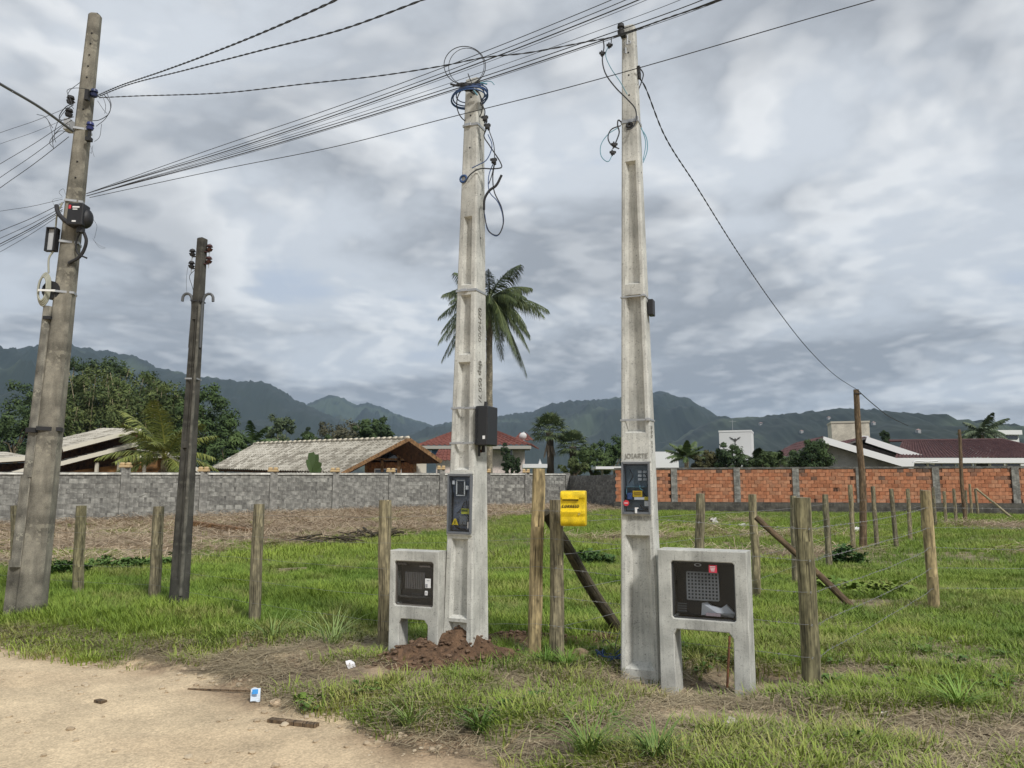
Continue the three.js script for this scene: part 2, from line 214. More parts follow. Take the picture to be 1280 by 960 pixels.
// ================================================================ ground and road
{
  const rise = (from, to, step, grow) => { const a = []; for (let v = from; v < to; v += step, step *= grow) a.push(v); a.push(to); return a; };
  const xs = [...rise(9, 900, 0.08, 1.09).map((v) => -v).reverse(), ...rise(-8.95, 8.0, 0.055, 1), ...rise(8.06, 900, 0.08, 1.09)];
  const zs = [...rise(1.9, 60, 0.1, 1.2).map((v) => 3.9 - v).reverse().filter((v) => v < 2.0), ...rise(2.05, 13, 0.055, 1), ...rise(13.06, 46, 0.08, 1.012), ...rise(46.5, 2600, 0.6, 1.16)];
  const nx = xs.length, nz = zs.length, pos = new Float32Array(nx * nz * 3), col = new Float32Array(nx * nz * 3), uv = new Float32Array(nx * nz * 2);
  const SAND = [0.57, 0.46, 0.31], SAND2 = [0.53, 0.42, 0.28], CLAY = [0.31, 0.225, 0.145], DRY = [0.36, 0.30, 0.20], SOIL = [0.105, 0.085, 0.05], GREEN = [0.085, 0.115, 0.03], STRAWC = [0.42, 0.33, 0.225], BROWN = [0.27, 0.21, 0.145];
  for (let j = 0; j < nz; j++) for (let i = 0; i < nx; i++) {
    const x = xs[i], z = zs[j], o = j * nx + i, e = roadEdge(x) + (fbm(x * 1.3, z * 1.3, 3, 3) - 0.5) * 0.5, d = z - e;
    pos.set([x, z > 70 ? 0.32 : hgt(x, z), -z], o * 3); uv.set([x, -z], o * 2);
    let c;
    const n = fbm(x * 2.2, z * 2.2, 131, 4), m = fbm(x * 0.6, z * 1.1, 133, 4);
    const road = mix3(mix3(SAND, SAND2, sstep(0.42, 0.62, m)), CLAY, sstep(0.66, 0.8, n) * 0.1);
    const g = grassAt(x, z), b = bareAt(x, z), s = strawAt(x, z);
    let soil = mix3(DRY, CLAY, sstep(0.4, 0.65, n));
    soil = mix3(soil, SOIL, sstep(0.55, 0.72, fbm(x * 3, z * 3, 137, 3)) * 0.6);
    soil = mix3(soil, BROWN, b * 0.8);
    soil = mix3(soil, mix3(GREEN, SOIL, n), g * 0.85);
    soil = mix3(soil, mix3(STRAWC, BROWN, sstep(0.4, 0.6, n)), s);
    c = mix3(mix3(road, CLAY, sstep(-0.5, 0.05, d) * sstep(0.35, 0.6, n) * 0.8), soil, sstep(-0.12, 0.35, d + (n - 0.5) * 0.7));
    if (z > 46) c = mix3(c, GREEN, sstep(46, 56, z));
    col.set(c, o * 3);
  }
  const road = [], field = [];
  for (let j = 0; j < nz - 1; j++) for (let i = 0; i < nx - 1; i++) { const a = j * nx + i, b = a + 1, c = a + nx, d = c + 1; (zs[j] < roadEdge(xs[i]) ? road : field).push(a, b, c, b, d, c); }
  const earth = new THREE.MeshStandardMaterial({ color: new THREE.Color().setScalar(1 / tEarth.userData.mean), vertexColors: true, roughness: 1, map: sized(tEarth, 1.7), bumpMap: sized(bEarth, 1.7), bumpScale: 0.012 });
  const sand = new THREE.MeshStandardMaterial({ color: new THREE.Color().setScalar(1 / tSand.userData.mean), vertexColors: true, roughness: 1, map: sized(tSand, 2.3), bumpMap: sized(bEarth, 2.3), bumpScale: 0.007 });
  const full = new THREE.BufferGeometry(); full.setAttribute('position', new THREE.BufferAttribute(pos, 3)); full.setAttribute('uv', new THREE.BufferAttribute(uv, 2)); full.setAttribute('color', new THREE.BufferAttribute(col, 3)); full.setIndex([...road, ...field].length ? road.concat(field) : []); full.computeVertexNormals();
  const sub = (idx) => { const g = new THREE.BufferGeometry(), used = new Map(), P = [], N = [], U = [], C = [], I = []; for (const k of idx) { if (!used.has(k)) { used.set(k, P.length / 3); P.push(pos[k * 3], pos[k * 3 + 1], pos[k * 3 + 2]); const q = full.attributes.normal; N.push(q.getX(k), q.getY(k), q.getZ(k)); U.push(uv[k * 2], uv[k * 2 + 1]); C.push(col[k * 3], col[k * 3 + 1], col[k * 3 + 2]); } I.push(used.get(k)); } g.setAttribute('position', new THREE.Float32BufferAttribute(P, 3)); g.setAttribute('normal', new THREE.Float32BufferAttribute(N, 3)); g.setAttribute('uv', new THREE.Float32BufferAttribute(U, 2)); g.setAttribute('color', new THREE.Float32BufferAttribute(C, 3)); g.setIndex(I); return g; };
  struct('dirt_road', sub(road), sand);
  struct('ground', sub(field), earth);
}

// ================================================================ hills
let RIGHT_HILL;
{
  const green = new THREE.MeshStandardMaterial({ vertexColors: true, roughness: 1 });
  function hill(pts, dist, foot, seed, rough) {
    const N = 420, R = 46, x0 = pts[0][0], x1 = pts[pts.length - 1][0], pos = [], col = [], idx = [];
    const prof = lineAt(pts);
    for (let i = 0; i <= N; i++) {
      const px = lerp(x0, x1, i / N), py = (prof(px - 4) + prof(px) * 2 + prof(px + 4)) / 4, z0 = dist * (1 + 0.08 * (fbm(i * 0.02, 3, seed, 3) - 0.5));
      const p = at(px, py, z0), top = p.y;
      for (let j = 0; j <= R; j++) {
        const t = j / R * 1.35, z = t <= 1 ? lerp(foot, z0, t) : z0 + (t - 1) * (z0 - foot) * 1.2, x = p.x * lerp(0.75, 1, Math.min(t, 1));
        const k = t <= 1 ? Math.pow(t, 1.25) : 1 - (t - 1) * 1.7;
        const sp = (1 - Math.abs(2 * fbm(x * 0.0032, z * 0.0019, seed + 5, 5) - 1)) - 0.62;
        let y = top * k + sp * top * 0.62 * Math.sin(Math.PI * Math.min(t, 1)) ** 0.8;
        y += (vn(x * 0.09, z * 0.09, seed + 9) - 0.5) * rough * (t > 0.05 ? 1 : 0) + (vn(x * 0.22, z * 0.22, seed + 11) - 0.4) * rough * 0.7;
        pos.push(x, Math.max(y, -1), -z);
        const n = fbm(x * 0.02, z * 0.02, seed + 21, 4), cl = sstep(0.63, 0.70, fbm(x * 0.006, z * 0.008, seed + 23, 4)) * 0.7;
        col.push(...mix3(mix3([0.010, 0.018, 0.012], [0.022, 0.031, 0.018], n), [0.06, 0.08, 0.045], cl));  // forest colours darkened to stand in for cloud shadow over the hills
      }
    }
    for (let i = 0; i < N; i++) for (let j = 0; j < R; j++) { const a = i * (R + 1) + j, b = a + R + 1; idx.push(a, b, a + 1, b, b + 1, a + 1); }
    const g = new THREE.BufferGeometry(); g.setAttribute('position', new THREE.Float32BufferAttribute(pos, 3)); g.setAttribute('color', new THREE.Float32BufferAttribute(col, 3)); g.setIndex(idx); g.computeVertexNormals();
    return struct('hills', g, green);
  }
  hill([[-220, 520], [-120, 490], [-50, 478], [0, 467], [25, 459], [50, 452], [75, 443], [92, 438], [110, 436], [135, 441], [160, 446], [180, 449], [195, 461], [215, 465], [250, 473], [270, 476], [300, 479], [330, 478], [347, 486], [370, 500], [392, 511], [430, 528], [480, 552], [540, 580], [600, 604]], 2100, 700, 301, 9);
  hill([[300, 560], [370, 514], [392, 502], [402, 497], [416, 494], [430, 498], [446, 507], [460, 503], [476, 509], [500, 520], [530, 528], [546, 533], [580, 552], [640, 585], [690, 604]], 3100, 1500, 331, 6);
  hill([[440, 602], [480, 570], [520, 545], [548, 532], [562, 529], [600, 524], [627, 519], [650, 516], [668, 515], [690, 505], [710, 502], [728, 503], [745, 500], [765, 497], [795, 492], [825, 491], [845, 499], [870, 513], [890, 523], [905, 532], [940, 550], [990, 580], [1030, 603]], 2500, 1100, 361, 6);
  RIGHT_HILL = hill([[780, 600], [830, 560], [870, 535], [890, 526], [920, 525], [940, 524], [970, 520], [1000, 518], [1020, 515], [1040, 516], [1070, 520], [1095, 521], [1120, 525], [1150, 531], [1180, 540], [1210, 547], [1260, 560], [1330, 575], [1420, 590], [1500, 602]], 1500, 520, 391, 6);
}
// ================================================================ garden walls of block and brick
const tRender = texture(512, (u, v) => { const a = fbm(u * 5, v * 7, 141, 7, 0), st = fbm(u * 26, v * 3, 143, 4, 0), w = sstep(0.60, 0.72, fbm(u * 12, v * 16, 147, 5, 0)); const g = 0.74 + (a - 0.5) * 0.5 + (st - 0.5) * 0.25 + w * 0.12; return [g, g, g * 0.98]; });
const tStain = texture(512, (u, v) => { const st = fbm(u * 18, v * 1.6, 151, 5, 0), a = fbm(u * 9, v * 9, 153, 5, 9), k = sstep(0.56, 0.70, st * 0.7 + a * 0.3); const g = 0.92 + (a - 0.5) * 0.45; return mix3([g, g, g], [0.24, 0.22, 0.20], k * 0.8); });
// pieces go up as single meshes until MOST are built, nearest first; the rest of the wall's pieces join into one
function laid(parent, name, pieces, MOST, mats, geos) {
  pieces.sort((a, b) => a.rank - b.rank);
  pieces.slice(0, MOST).forEach((p) => { const m = part(parent, name, geos[p.g], mats[p.m]); m.matrixAutoUpdate = true; m.position.copy(p.pos); m.rotation.y = p.turn; m.scale.set(p.s ?? 1, 1, 1); });
  const rest = new Map(); for (const p of pieces.slice(MOST)) { const g = geos[p.g].clone(); g.scale(p.s ?? 1, 1, 1); g.rotateY(p.turn); g.translate(p.pos.x, p.pos.y, p.pos.z); if (!rest.has(p.m)) rest.set(p.m, []); rest.get(p.m).push(g); }
  for (const [k, list] of rest) { const m = part(parent, name + 's', merge(list), mats[k]); m.userData.kind = 'stuff'; }
}
function wallRun(a, b) { const L = Math.hypot(b[0] - a[0], b[1] - a[1]); return { L, turn: Math.atan2(b[1] - a[1], b[0] - a[0]), p: (s, y, out = 0) => V(lerp(a[0], b[0], s / L) + out * (b[1] - a[1]) / L, y, -(lerp(a[1], b[1], s / L) - out * (b[0] - a[0]) / L)) }; }   // out: metres towards the field
function courseGeos(w, h, d, n, rough, seed) { const r = RNG(seed), list = []; for (let k = 0; k < n; k++) { const g = new THREE.BoxGeometry(w, h, d), p = g.attributes.position; for (let i = 0; i < 8; i++) { const sx = i & 1 ? 1 : -1, sy = i & 2 ? 1 : -1, sz = i & 4 ? 1 : -1, dx = (r() - 0.5) * rough, dy = (r() - 0.5) * rough, dz = (r() - 0.5) * rough; for (let q = 0; q < p.count; q++) if (Math.sign(p.getX(q)) === sx && Math.sign(p.getY(q)) === sy && Math.sign(p.getZ(q)) === sz) p.setXYZ(q, p.getX(q) + dx, p.getY(q) + dy, p.getZ(q) + dz); } g.computeVertexNormals(); list.push(metres(g, r() * 5, r() * 5)); } return list; }
{
  const run = wallRun(WA, WB), H = 2.12, y0 = (s) => lerp(0.0, 0.32, clamp(s / run.L)) - 0.05;
  const o = run.p(run.L / 2, 0), w = thing('block_wall', 'long grey concrete block wall with white coping behind the straw', 'wall', [o.x, 0, o.z]);
  const greys = [[0.22, 0.216, 0.205], [0.24, 0.236, 0.224], [0.20, 0.196, 0.186], [0.27, 0.266, 0.252], [0.175, 0.171, 0.163]].map((c) => mat(c, 0.95, { map: sized(tRender, 1.6), bumpMap: sized(bSpeck, 0.8), bumpScale: 0.004 }));
  const geos = courseGeos(0.424, 0.196, 0.116, 8, 0.012, 501), rows = 10, pieces = [], r = RNG(77);
  const piers = [-1, 3.0, 6.35, 9.7, 13.0, 16.3, 19.6, 22.9, 26.2, 29.5, 32.6, 36.1];
  partW(w, 'mortar_core', metres(quads([[run.p(-2, -0.3, 0.05), run.p(run.L, -0.05, 0.05), run.p(run.L, 2.44, 0.05), run.p(-2, H - 0.02, 0.05)], [run.p(-2, -0.3, -0.05), run.p(run.L, -0.05, -0.05), run.p(run.L, 2.44, -0.05), run.p(-2, H - 0.02, -0.05)]])), greys[2]);
  const tone = (s, k) => clamp(Math.floor((fbm(s * 0.5, k * 0.5, 161, 4) * 2.0 - 0.5 + (r() - 0.5) * 0.2) * 5), 0, 4);
  for (let k = 0; k < rows; k++) for (let s = -1.8 + (k % 2) * 0.215; s < run.L - 0.2; s += 0.432) { const p = run.p(s, y0(s) + 0.16 + k * 0.205, (r() - 0.5) * 0.008); pieces.push({ pos: p.sub(w.position), turn: run.turn, g: Math.floor(r() * 8), m: tone(s, k), rank: s < 2.6 ? 99 : Math.abs(-p.z) + k * 0.01 }); }
  laid(w, 'block', pieces, 300, greys, geos);
  const pierM = mat([0.215, 0.21, 0.2], 0.95, { map: sized(tRender, 1.3), bumpMap: sized(bSpeck, 0.6), bumpScale: 0.003 }), white = mat([0.62, 0.61, 0.58], 0.85, { map: sized(tRender, 2.0) }), lampM = mat([0.52, 0.38, 0.2], 0.6);
  piers.forEach((s, i) => {
    const tall = [3, 8].includes(i) ? 0.22 : 0.06, pier = partW(w, 'pier', metres(box(0.36, H + tall + 0.25, 0.26).applyMatrix4(new THREE.Matrix4().makeRotationY(run.turn)).translate(...run.p(s, y0(s) + (H + tall) / 2 - 0.1, 0.01).toArray())), pierM);
    if (i > 0 && i < 11) {
      const b = run.p(s, y0(s) + H + tall, 0.01);
      partW(w, 'lamp_base', merge([rbox(0.46, 0.10, 0.34, 0.03, b.x, b.y + 0.075, b.z), rbox(0.2, 0.14, 0.2, 0.06, b.x - 0.13, b.y + 0.18, b.z), rbox(0.2, 0.14, 0.2, 0.06, b.x + 0.13, b.y + 0.18, b.z)]), lampM);
    }
    const s1 = piers[i + 1] ?? run.L, a = run.p(s + 0.18, y0(s) + H - 0.015, 0), c = run.p(s1 - 0.18, y0(s1) + H - 0.015, 0);
    partW(w, 'coping', beam(a, c, 0.24, 0.07), white);
  });
}
{
  const a = WB, b = [6.15, 42.3], run = wallRun(a, b), o = run.p(run.L / 2, 0.25), w = thing('block_wall', 'short unplastered block wall, coloured dark for its sideways shade, between grey wall and brick wall', 'wall', [o.x, 0.25, o.z]);
  const greys = [[0.135, 0.132, 0.126], [0.155, 0.152, 0.146], [0.18, 0.177, 0.17]].map((c) => mat(c, 0.95, { map: sized(tRender, 1.6), bumpMap: sized(bSpeck, 0.8), bumpScale: 0.004 }));  // darker greys paint in the shade of a wall facing sideways
  const geos = courseGeos(0.41, 0.185, 0.15, 6, 0.02, 521), pieces = [], r = RNG(79);
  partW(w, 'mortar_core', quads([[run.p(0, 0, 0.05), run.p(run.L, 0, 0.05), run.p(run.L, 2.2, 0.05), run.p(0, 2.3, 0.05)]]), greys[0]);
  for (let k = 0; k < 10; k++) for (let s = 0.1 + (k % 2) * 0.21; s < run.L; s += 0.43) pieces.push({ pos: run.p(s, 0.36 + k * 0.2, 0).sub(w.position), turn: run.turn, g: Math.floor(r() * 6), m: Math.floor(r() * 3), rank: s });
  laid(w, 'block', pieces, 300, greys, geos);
}
const RA = [5.7, 42.4], RB = [30.5, 37.2];
{
  const run = wallRun(RA, RB), o = run.p(run.L / 2, 0.3), w = thing('brick_wall', 'orange hollow brick wall with concrete posts and mould streaks', 'wall', [o.x, 0.3, o.z]);
  const BR = [[0.46, 0.19, 0.095], [0.48, 0.21, 0.11], [0.43, 0.17, 0.083], [0.49, 0.235, 0.13], [0.31, 0.15, 0.09], [0.23, 0.125, 0.08], [0.16, 0.10, 0.07]].map((c) => mat(c, 0.92, { map: sized(tSpeck, 1.9), bumpMap: sized(bSpeck, 0.5), bumpScale: 0.003 }));
  const conc = mat([0.23, 0.225, 0.21], 0.95, { map: sized(tRender, 1.2) }), foot = mat([0.085, 0.08, 0.07], 0.97, { map: sized(tRender, 1.5), bumpMap: sized(bSpeck, 0.7), bumpScale: 0.006 }), mortar = mat([0.27, 0.14, 0.085], 0.95, { map: sized(tStain, 3) });
  const geos = courseGeos(0.285, 0.178, 0.13, 8, 0.02, 541), pieces = [], r = RNG(83), y0 = 0.78, rows = 9;
  const piers = [0.5, 3.1, 6.35, 9.3, 12.4, 16.0, 19.6, 22.6, 25.0];
  partW(w, 'mortar_core', quads([[run.p(0, 0.7, 0.04), run.p(run.L, 0.7, 0.04), run.p(run.L, 2.5, 0.04), run.p(0, 2.5, 0.04)], [run.p(0, 0.7, -0.05), run.p(run.L, 0.7, -0.05), run.p(run.L, 2.5, -0.05), run.p(0, 2.5, -0.05)]]), mortar);
  for (let k = 0; k < rows; k++) for (let s = 0.1 + (k % 2) * 0.15; s < run.L; s += 0.297 + (r() - 0.5) * 0.006) {
    if (piers.some((q) => Math.abs(q - s) < 0.2)) continue;
    if (r() < 0.012) continue;                                       // a brick is missing here and there
    const mould = sstep(0.55, 0.68, fbm(s * 0.9, k * 0.22, 171, 4)) * (k > 5 ? 0.7 : 0.1), p = run.p(s, y0 + 0.09 + k * 0.191, (r() - 0.5) * 0.012);
    pieces.push({ pos: p.clone().sub(w.position), turn: run.turn, g: Math.floor(r() * 8), m: r() < mould * 0.85 ? 4 + Math.floor(clamp(mould * 1.6 - r() * 0.9, 0, 0.99) * 3) : Math.floor(r() * 4), rank: Math.abs(s - 13) });
  }
  laid(w, 'brick', pieces, 300, BR, geos);
  for (const s of piers) { const p = run.p(s, 1.6, 0.02); partW(w, 'concrete_post', metres(box(0.32, 1.95, 0.2).rotateY(run.turn).translate(p.x, p.y, p.z)), conc); }
  partW(w, 'coping', beam(run.p(-0.1, 2.56, 0), run.p(run.L, 2.56, 0), 0.2, 0.09), mat([0.12, 0.115, 0.105], 0.95, { map: sized(tRender, 1.4) }));
  partW(w, 'footing', beam(run.p(-0.1, 0.5, 0.06), run.p(run.L, 0.5, 0.06), 0.3, 0.56), foot);
}
// ================================================================ houses behind the walls
const tileM = new THREE.MeshStandardMaterial({ vertexColors: true, roughness: 0.95 });
// a tiled roof plane: corners a (eave left), b (eave right), c (ridge right), d (ridge left); pan tiles w by l metres
function tiles(a, b, c, d, w, l, colour, seed, lift = 0.05) {
  const across = Math.max(a.distanceTo(b), d.distanceTo(c)), up = Math.max(a.distanceTo(d), b.distanceTo(c)), nx = Math.max(2, Math.round(across / w)), ny = Math.max(2, Math.round(up / l)), pos = [], col = [];
  const n = b.clone().sub(a).cross(d.clone().sub(a)).normalize(); if (n.y < 0) n.negate();
  const P = (u, v, h) => { const p = a.clone().lerp(b, u).lerp(d.clone().lerp(c, u), v); return p.addScaledVector(n, h); };
  const prof = [[0, 0], [0.18, 1], [0.42, 1], [0.6, 0], [1, 0]];
  for (let j = 0; j < ny; j++) for (let i = 0; i < nx; i++) {
    const k = colour(h2(i, j, seed), fbm(i * 0.25, j * 0.25, seed, 3)), jit = (h2(i, j, seed + 5) - 0.5) * lift * 0.35;
    const v0 = j / ny, v1 = (j + 1.06) / ny;
    for (let q = 0; q < 4; q++) {
      const u0 = (i + prof[q][0]) / nx, u1 = (i + prof[q + 1][0]) / nx, h0 = prof[q][1] * lift, h1 = prof[q + 1][1] * lift;
      const A = P(u0, v0, h0 + 0.03 + jit), B = P(u1, v0, h1 + 0.03 + jit), C = P(u1, v1, h1 + jit), D = P(u0, v1, h0 + jit), A0 = P(u0, v0, h0 - 0.01), B0 = P(u1, v0, h1 - 0.01);
      for (const t of [A, B, C, A, C, D, A0, B0, B, A0, B, A]) { pos.push(t.x, t.y, t.z); col.push(...k); }
    }
  }
  const g = new THREE.BufferGeometry(); g.setAttribute('position', new THREE.Float32BufferAttribute(pos, 3)); g.setAttribute('color', new THREE.Float32BufferAttribute(col, 3)); g.setAttribute('uv', new THREE.Float32BufferAttribute(new Float32Array(pos.length / 3 * 2), 2)); g.computeVertexNormals(); return g;
}
const roofOf = (h, geo) => { const m = partW(h, 'roof', geo, tileM); m.userData.kind = 'stuff'; return m; };
const pale = (r, f) => mix3(mix3([0.40, 0.37, 0.31], [0.56, 0.53, 0.46], r), [0.22, 0.20, 0.16], sstep(0.5, 0.72, f * 0.6 + h2(r * 999, f * 999, 3) * 0.45) * 0.8);
const brick = (r, f) => mix3([0.15, 0.05, 0.038], [0.20, 0.07, 0.052], r);
const plum = (r, f) => mix3([0.085, 0.04, 0.042], [0.13, 0.065, 0.062], r);
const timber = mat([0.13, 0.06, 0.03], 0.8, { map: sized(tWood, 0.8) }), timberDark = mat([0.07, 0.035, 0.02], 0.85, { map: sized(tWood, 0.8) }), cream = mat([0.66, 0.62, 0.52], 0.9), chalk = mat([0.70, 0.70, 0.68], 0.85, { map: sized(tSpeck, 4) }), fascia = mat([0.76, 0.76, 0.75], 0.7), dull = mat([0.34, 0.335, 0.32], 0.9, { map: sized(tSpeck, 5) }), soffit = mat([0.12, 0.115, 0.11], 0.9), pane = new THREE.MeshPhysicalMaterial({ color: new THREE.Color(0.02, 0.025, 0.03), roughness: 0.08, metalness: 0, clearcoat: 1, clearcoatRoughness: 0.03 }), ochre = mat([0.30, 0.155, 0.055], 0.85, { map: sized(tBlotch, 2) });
const uDir = V(0.763, 0, -0.646), vDir = V(-0.646, 0, -0.763);               // along the grey wall, and away behind it
const slab = (a, b, c, d, t) => { const n = b.clone().sub(a).cross(d.clone().sub(a)).normalize(); if (n.y < 0) n.negate(); const q = [a, b, c, d].map((p) => p.clone().addScaledVector(n, -t)); return quads([q.slice().reverse(), [a, b, q[1], q[0]], [b, c, q[2], q[1]], [c, d, q[3], q[2]], [d, a, q[0], q[3]]]); };
{ // the low house at the left: two lean planes one above the other, gable ends to the wall
  const off = 5.5, A = [WA[0] + vDir.x * off, WA[1] - vDir.z * off], B = [WB[0] + vDir.x * off, WB[1] - vDir.z * off];
  const q = (px, py) => onWall(px, py, A, B), g0 = q(120, 600), h = thing('tiled_house', 'low timber house with two stepped grey tile roofs behind coconut palm', 'house', [g0.x, 0.1, g0.z]);
  const plane = (p0, p1, len, t = 0.16) => { const lift = V(0, len * 0.06, 0), c = p1.clone().addScaledVector(vDir, len).add(lift), d = p0.clone().addScaledVector(vDir, len).add(lift); roofOf(h, tiles(p0, d, c, p1, 0.26, 0.42, pale, 601 + p0.x | 0, 0.06)); partW(h, 'roof_board', slab(p0, p1, c, d, t), timberDark); partW(h, 'verge_board', beam(p0.clone().addScaledVector(vDir, -0.06), p1.clone().addScaledVector(vDir, -0.06), 0.05, 0.2), cream); };
  const u0 = q(78, 562), u1 = q(176, 537), l0 = q(74, 580), l1 = q(172, 555);
  plane(u0, u1, 8); plane(l0, l1, 4.2);
  const f0 = q(-30, 577), f1 = q(40, 572.5); plane(f0, f1, 9);
  const e0 = q(-10, 600), e1 = q(30, 588); plane(e0, e1, 3.5);
  const e2 = q(72, 592), e3 = q(98, 601); plane(e3, e2, 3.0);
  const r1 = q(186, 530), r2 = q(204, 549), r3 = q(276, 600);
  plane(r3.clone().add(V(0, -0.1, 0)), q(205, 566), 6);
  const wall = (px0, px1, yTop, back, m, n = 'wall') => { const a = q(px0, 600).addScaledVector(vDir, back), b = q(px1, 600).addScaledVector(vDir, back); partW(h, n, quads([[V(a.x, 0, a.z), V(b.x, 0, b.z), V(b.x, yTop[1], b.z), V(a.x, yTop[0], a.z)]]), m); };
  wall(60, 176, [u0.y - 0.1, u1.y - 0.1], 1.1, timberDark); wall(76, 215, [2.25, 3.05], 0.9, ochre); wall(-30, 45, [f0.y - 0.15, f1.y - 0.15], 1.0, timberDark); wall(150, 290, [2.9, 2.3], 1.6, timber);
  for (const [px, y] of [[122, 2.75], [150, 3.05], [182, 2.9], [205, 2.8]]) { const p = q(px, 600).addScaledVector(vDir, 0.35); partW(h, 'veranda_post', metres(box(0.13, y, 0.13, p.x, y / 2, p.z)), cream); }
  const b0 = q(176, 597), b1 = q(232, 597); partW(h, 'railing', beam(b0, b1, 0.06, 0.1), timber);
  partW(h, 'lintel', beam(q(172, 571).addScaledVector(vDir, 0.2), q(236, 570).addScaledVector(vDir, 0.2), 0.08, 0.14), cream);
}
{ // the house with the broad pale roof and the open timber gable
  const z1 = 46, apex = at(511, 549, z1), back = at(318, 556, 53.5), eL = at(430, 591, z1 - 0.2), eR = at(552, 577.5, z1), h = thing('gabled_house', 'house with broad lichen-pale tile roof and dark glazed timber gable', 'house', [apex.x, 0.3, apex.z]);
  const dir = back.clone().sub(apex); const bL = at(262, 586, 51.5), bR = eR.clone().add(dir).add(V(1, 0, 0));
  roofOf(h, tiles(bL, eL, apex, back, 0.25, 0.4, pale, 611, 0.06));
  const e2 = eL.clone().add(eL.clone().sub(apex).multiplyScalar(0.32)), b2 = at(340, 588, 48).lerp(e2, 0); b2.y = e2.y;
  roofOf(h, tiles(V(b2.x, e2.y, b2.z + 1.6), e2, eL, V(bL.x + 3.4, eL.y, bL.z + 2.2), 0.25, 0.4, pale, 613, 0.06));
  partW(h, 'roof_board', slab(bL, eL, apex, back, 0.18), timberDark); partW(h, 'roof_board', slab(apex, eR, bR, back, 0.14), timberDark); roofOf(h, tiles(eR, bR, back, apex, 0.25, 0.4, pale, 617, 0.06));
  const out = V(0.12, 0, 0.5).normalize(), s = out.clone().multiplyScalar(0.06), tm = mat([0.22, 0.13, 0.068], 0.75, { map: sized(tWood, 0.8) });
  partW(h, 'verge_board', beam(e2.clone().add(s), apex.clone().add(s), 0.05, 0.22), tm); partW(h, 'verge_board', beam(apex.clone().add(s), eR.clone().add(s), 0.05, 0.22), tm);
  const ridge = []; for (let k = 0; k < 30; k++) { const p = apex.clone().lerp(back, k / 30), q = apex.clone().lerp(back, (k + 1.1) / 30); p.y += 0.07; q.y += 0.04; ridge.push(limb([p, q], 0.14, 0.11, 1, 6)); } const rm = partW(h, 'ridge_tiles', merge(ridge), mat([0.42, 0.38, 0.3], 0.95, { map: sized(tBlotch, 1) })); rm.userData.kind = 'stuff';
  const gz = -(z1 + 1.3), gp = (px, py) => { const p = at(px, py, z1 + 1.3); return p; };
  partW(h, 'gable_glass', quads([[gp(448, 578), gp(546, 578), gp(512, 552), gp(509, 552)]]), pane);
  const f = (a, b, w = 0.16) => partW(h, 'gable_beam', beam(a, b, 0.1, w).translate(0, 0, 0.08), tm);
  f(gp(462, 574), gp(548, 575), 0.13); f(gp(499, 555), gp(499, 592), 0.2); f(gp(478, 574), gp(478, 590)); f(gp(519, 575), gp(519, 590)); f(gp(458, 576), gp(458, 592));
  partW(h, 'boarding', quads([[gp(456, 592), gp(518, 592), gp(518, 576), gp(456, 576)]]), mat([0.21, 0.095, 0.04], 0.8, { map: sized(tWood, 0.9) }));
  partW(h, 'wall', quads([[gp(518, 600), gp(533, 600), gp(533, 576), gp(518, 576)]]), cream); partW(h, 'wall', quads([[V(bL.x + 1, 0, bL.z), V(eL.x, 0, gz), V(eL.x, 2.4, gz), V(bL.x + 1, 2.2, bL.z)]]), timberDark);
  const wd = part(h, 'window', metres(box(1.5, 0.5, 0.1)), pane); wd.position.copy(gp(485, 592).sub(h.position)); part(wd, 'frame', merge([box(1.62, 0.06, 0.14, 0, 0.27, 0), box(0.06, 0.6, 0.14, 0.8, 0, 0), box(0.06, 0.6, 0.14, -0.8, 0, 0)]), fascia);
}
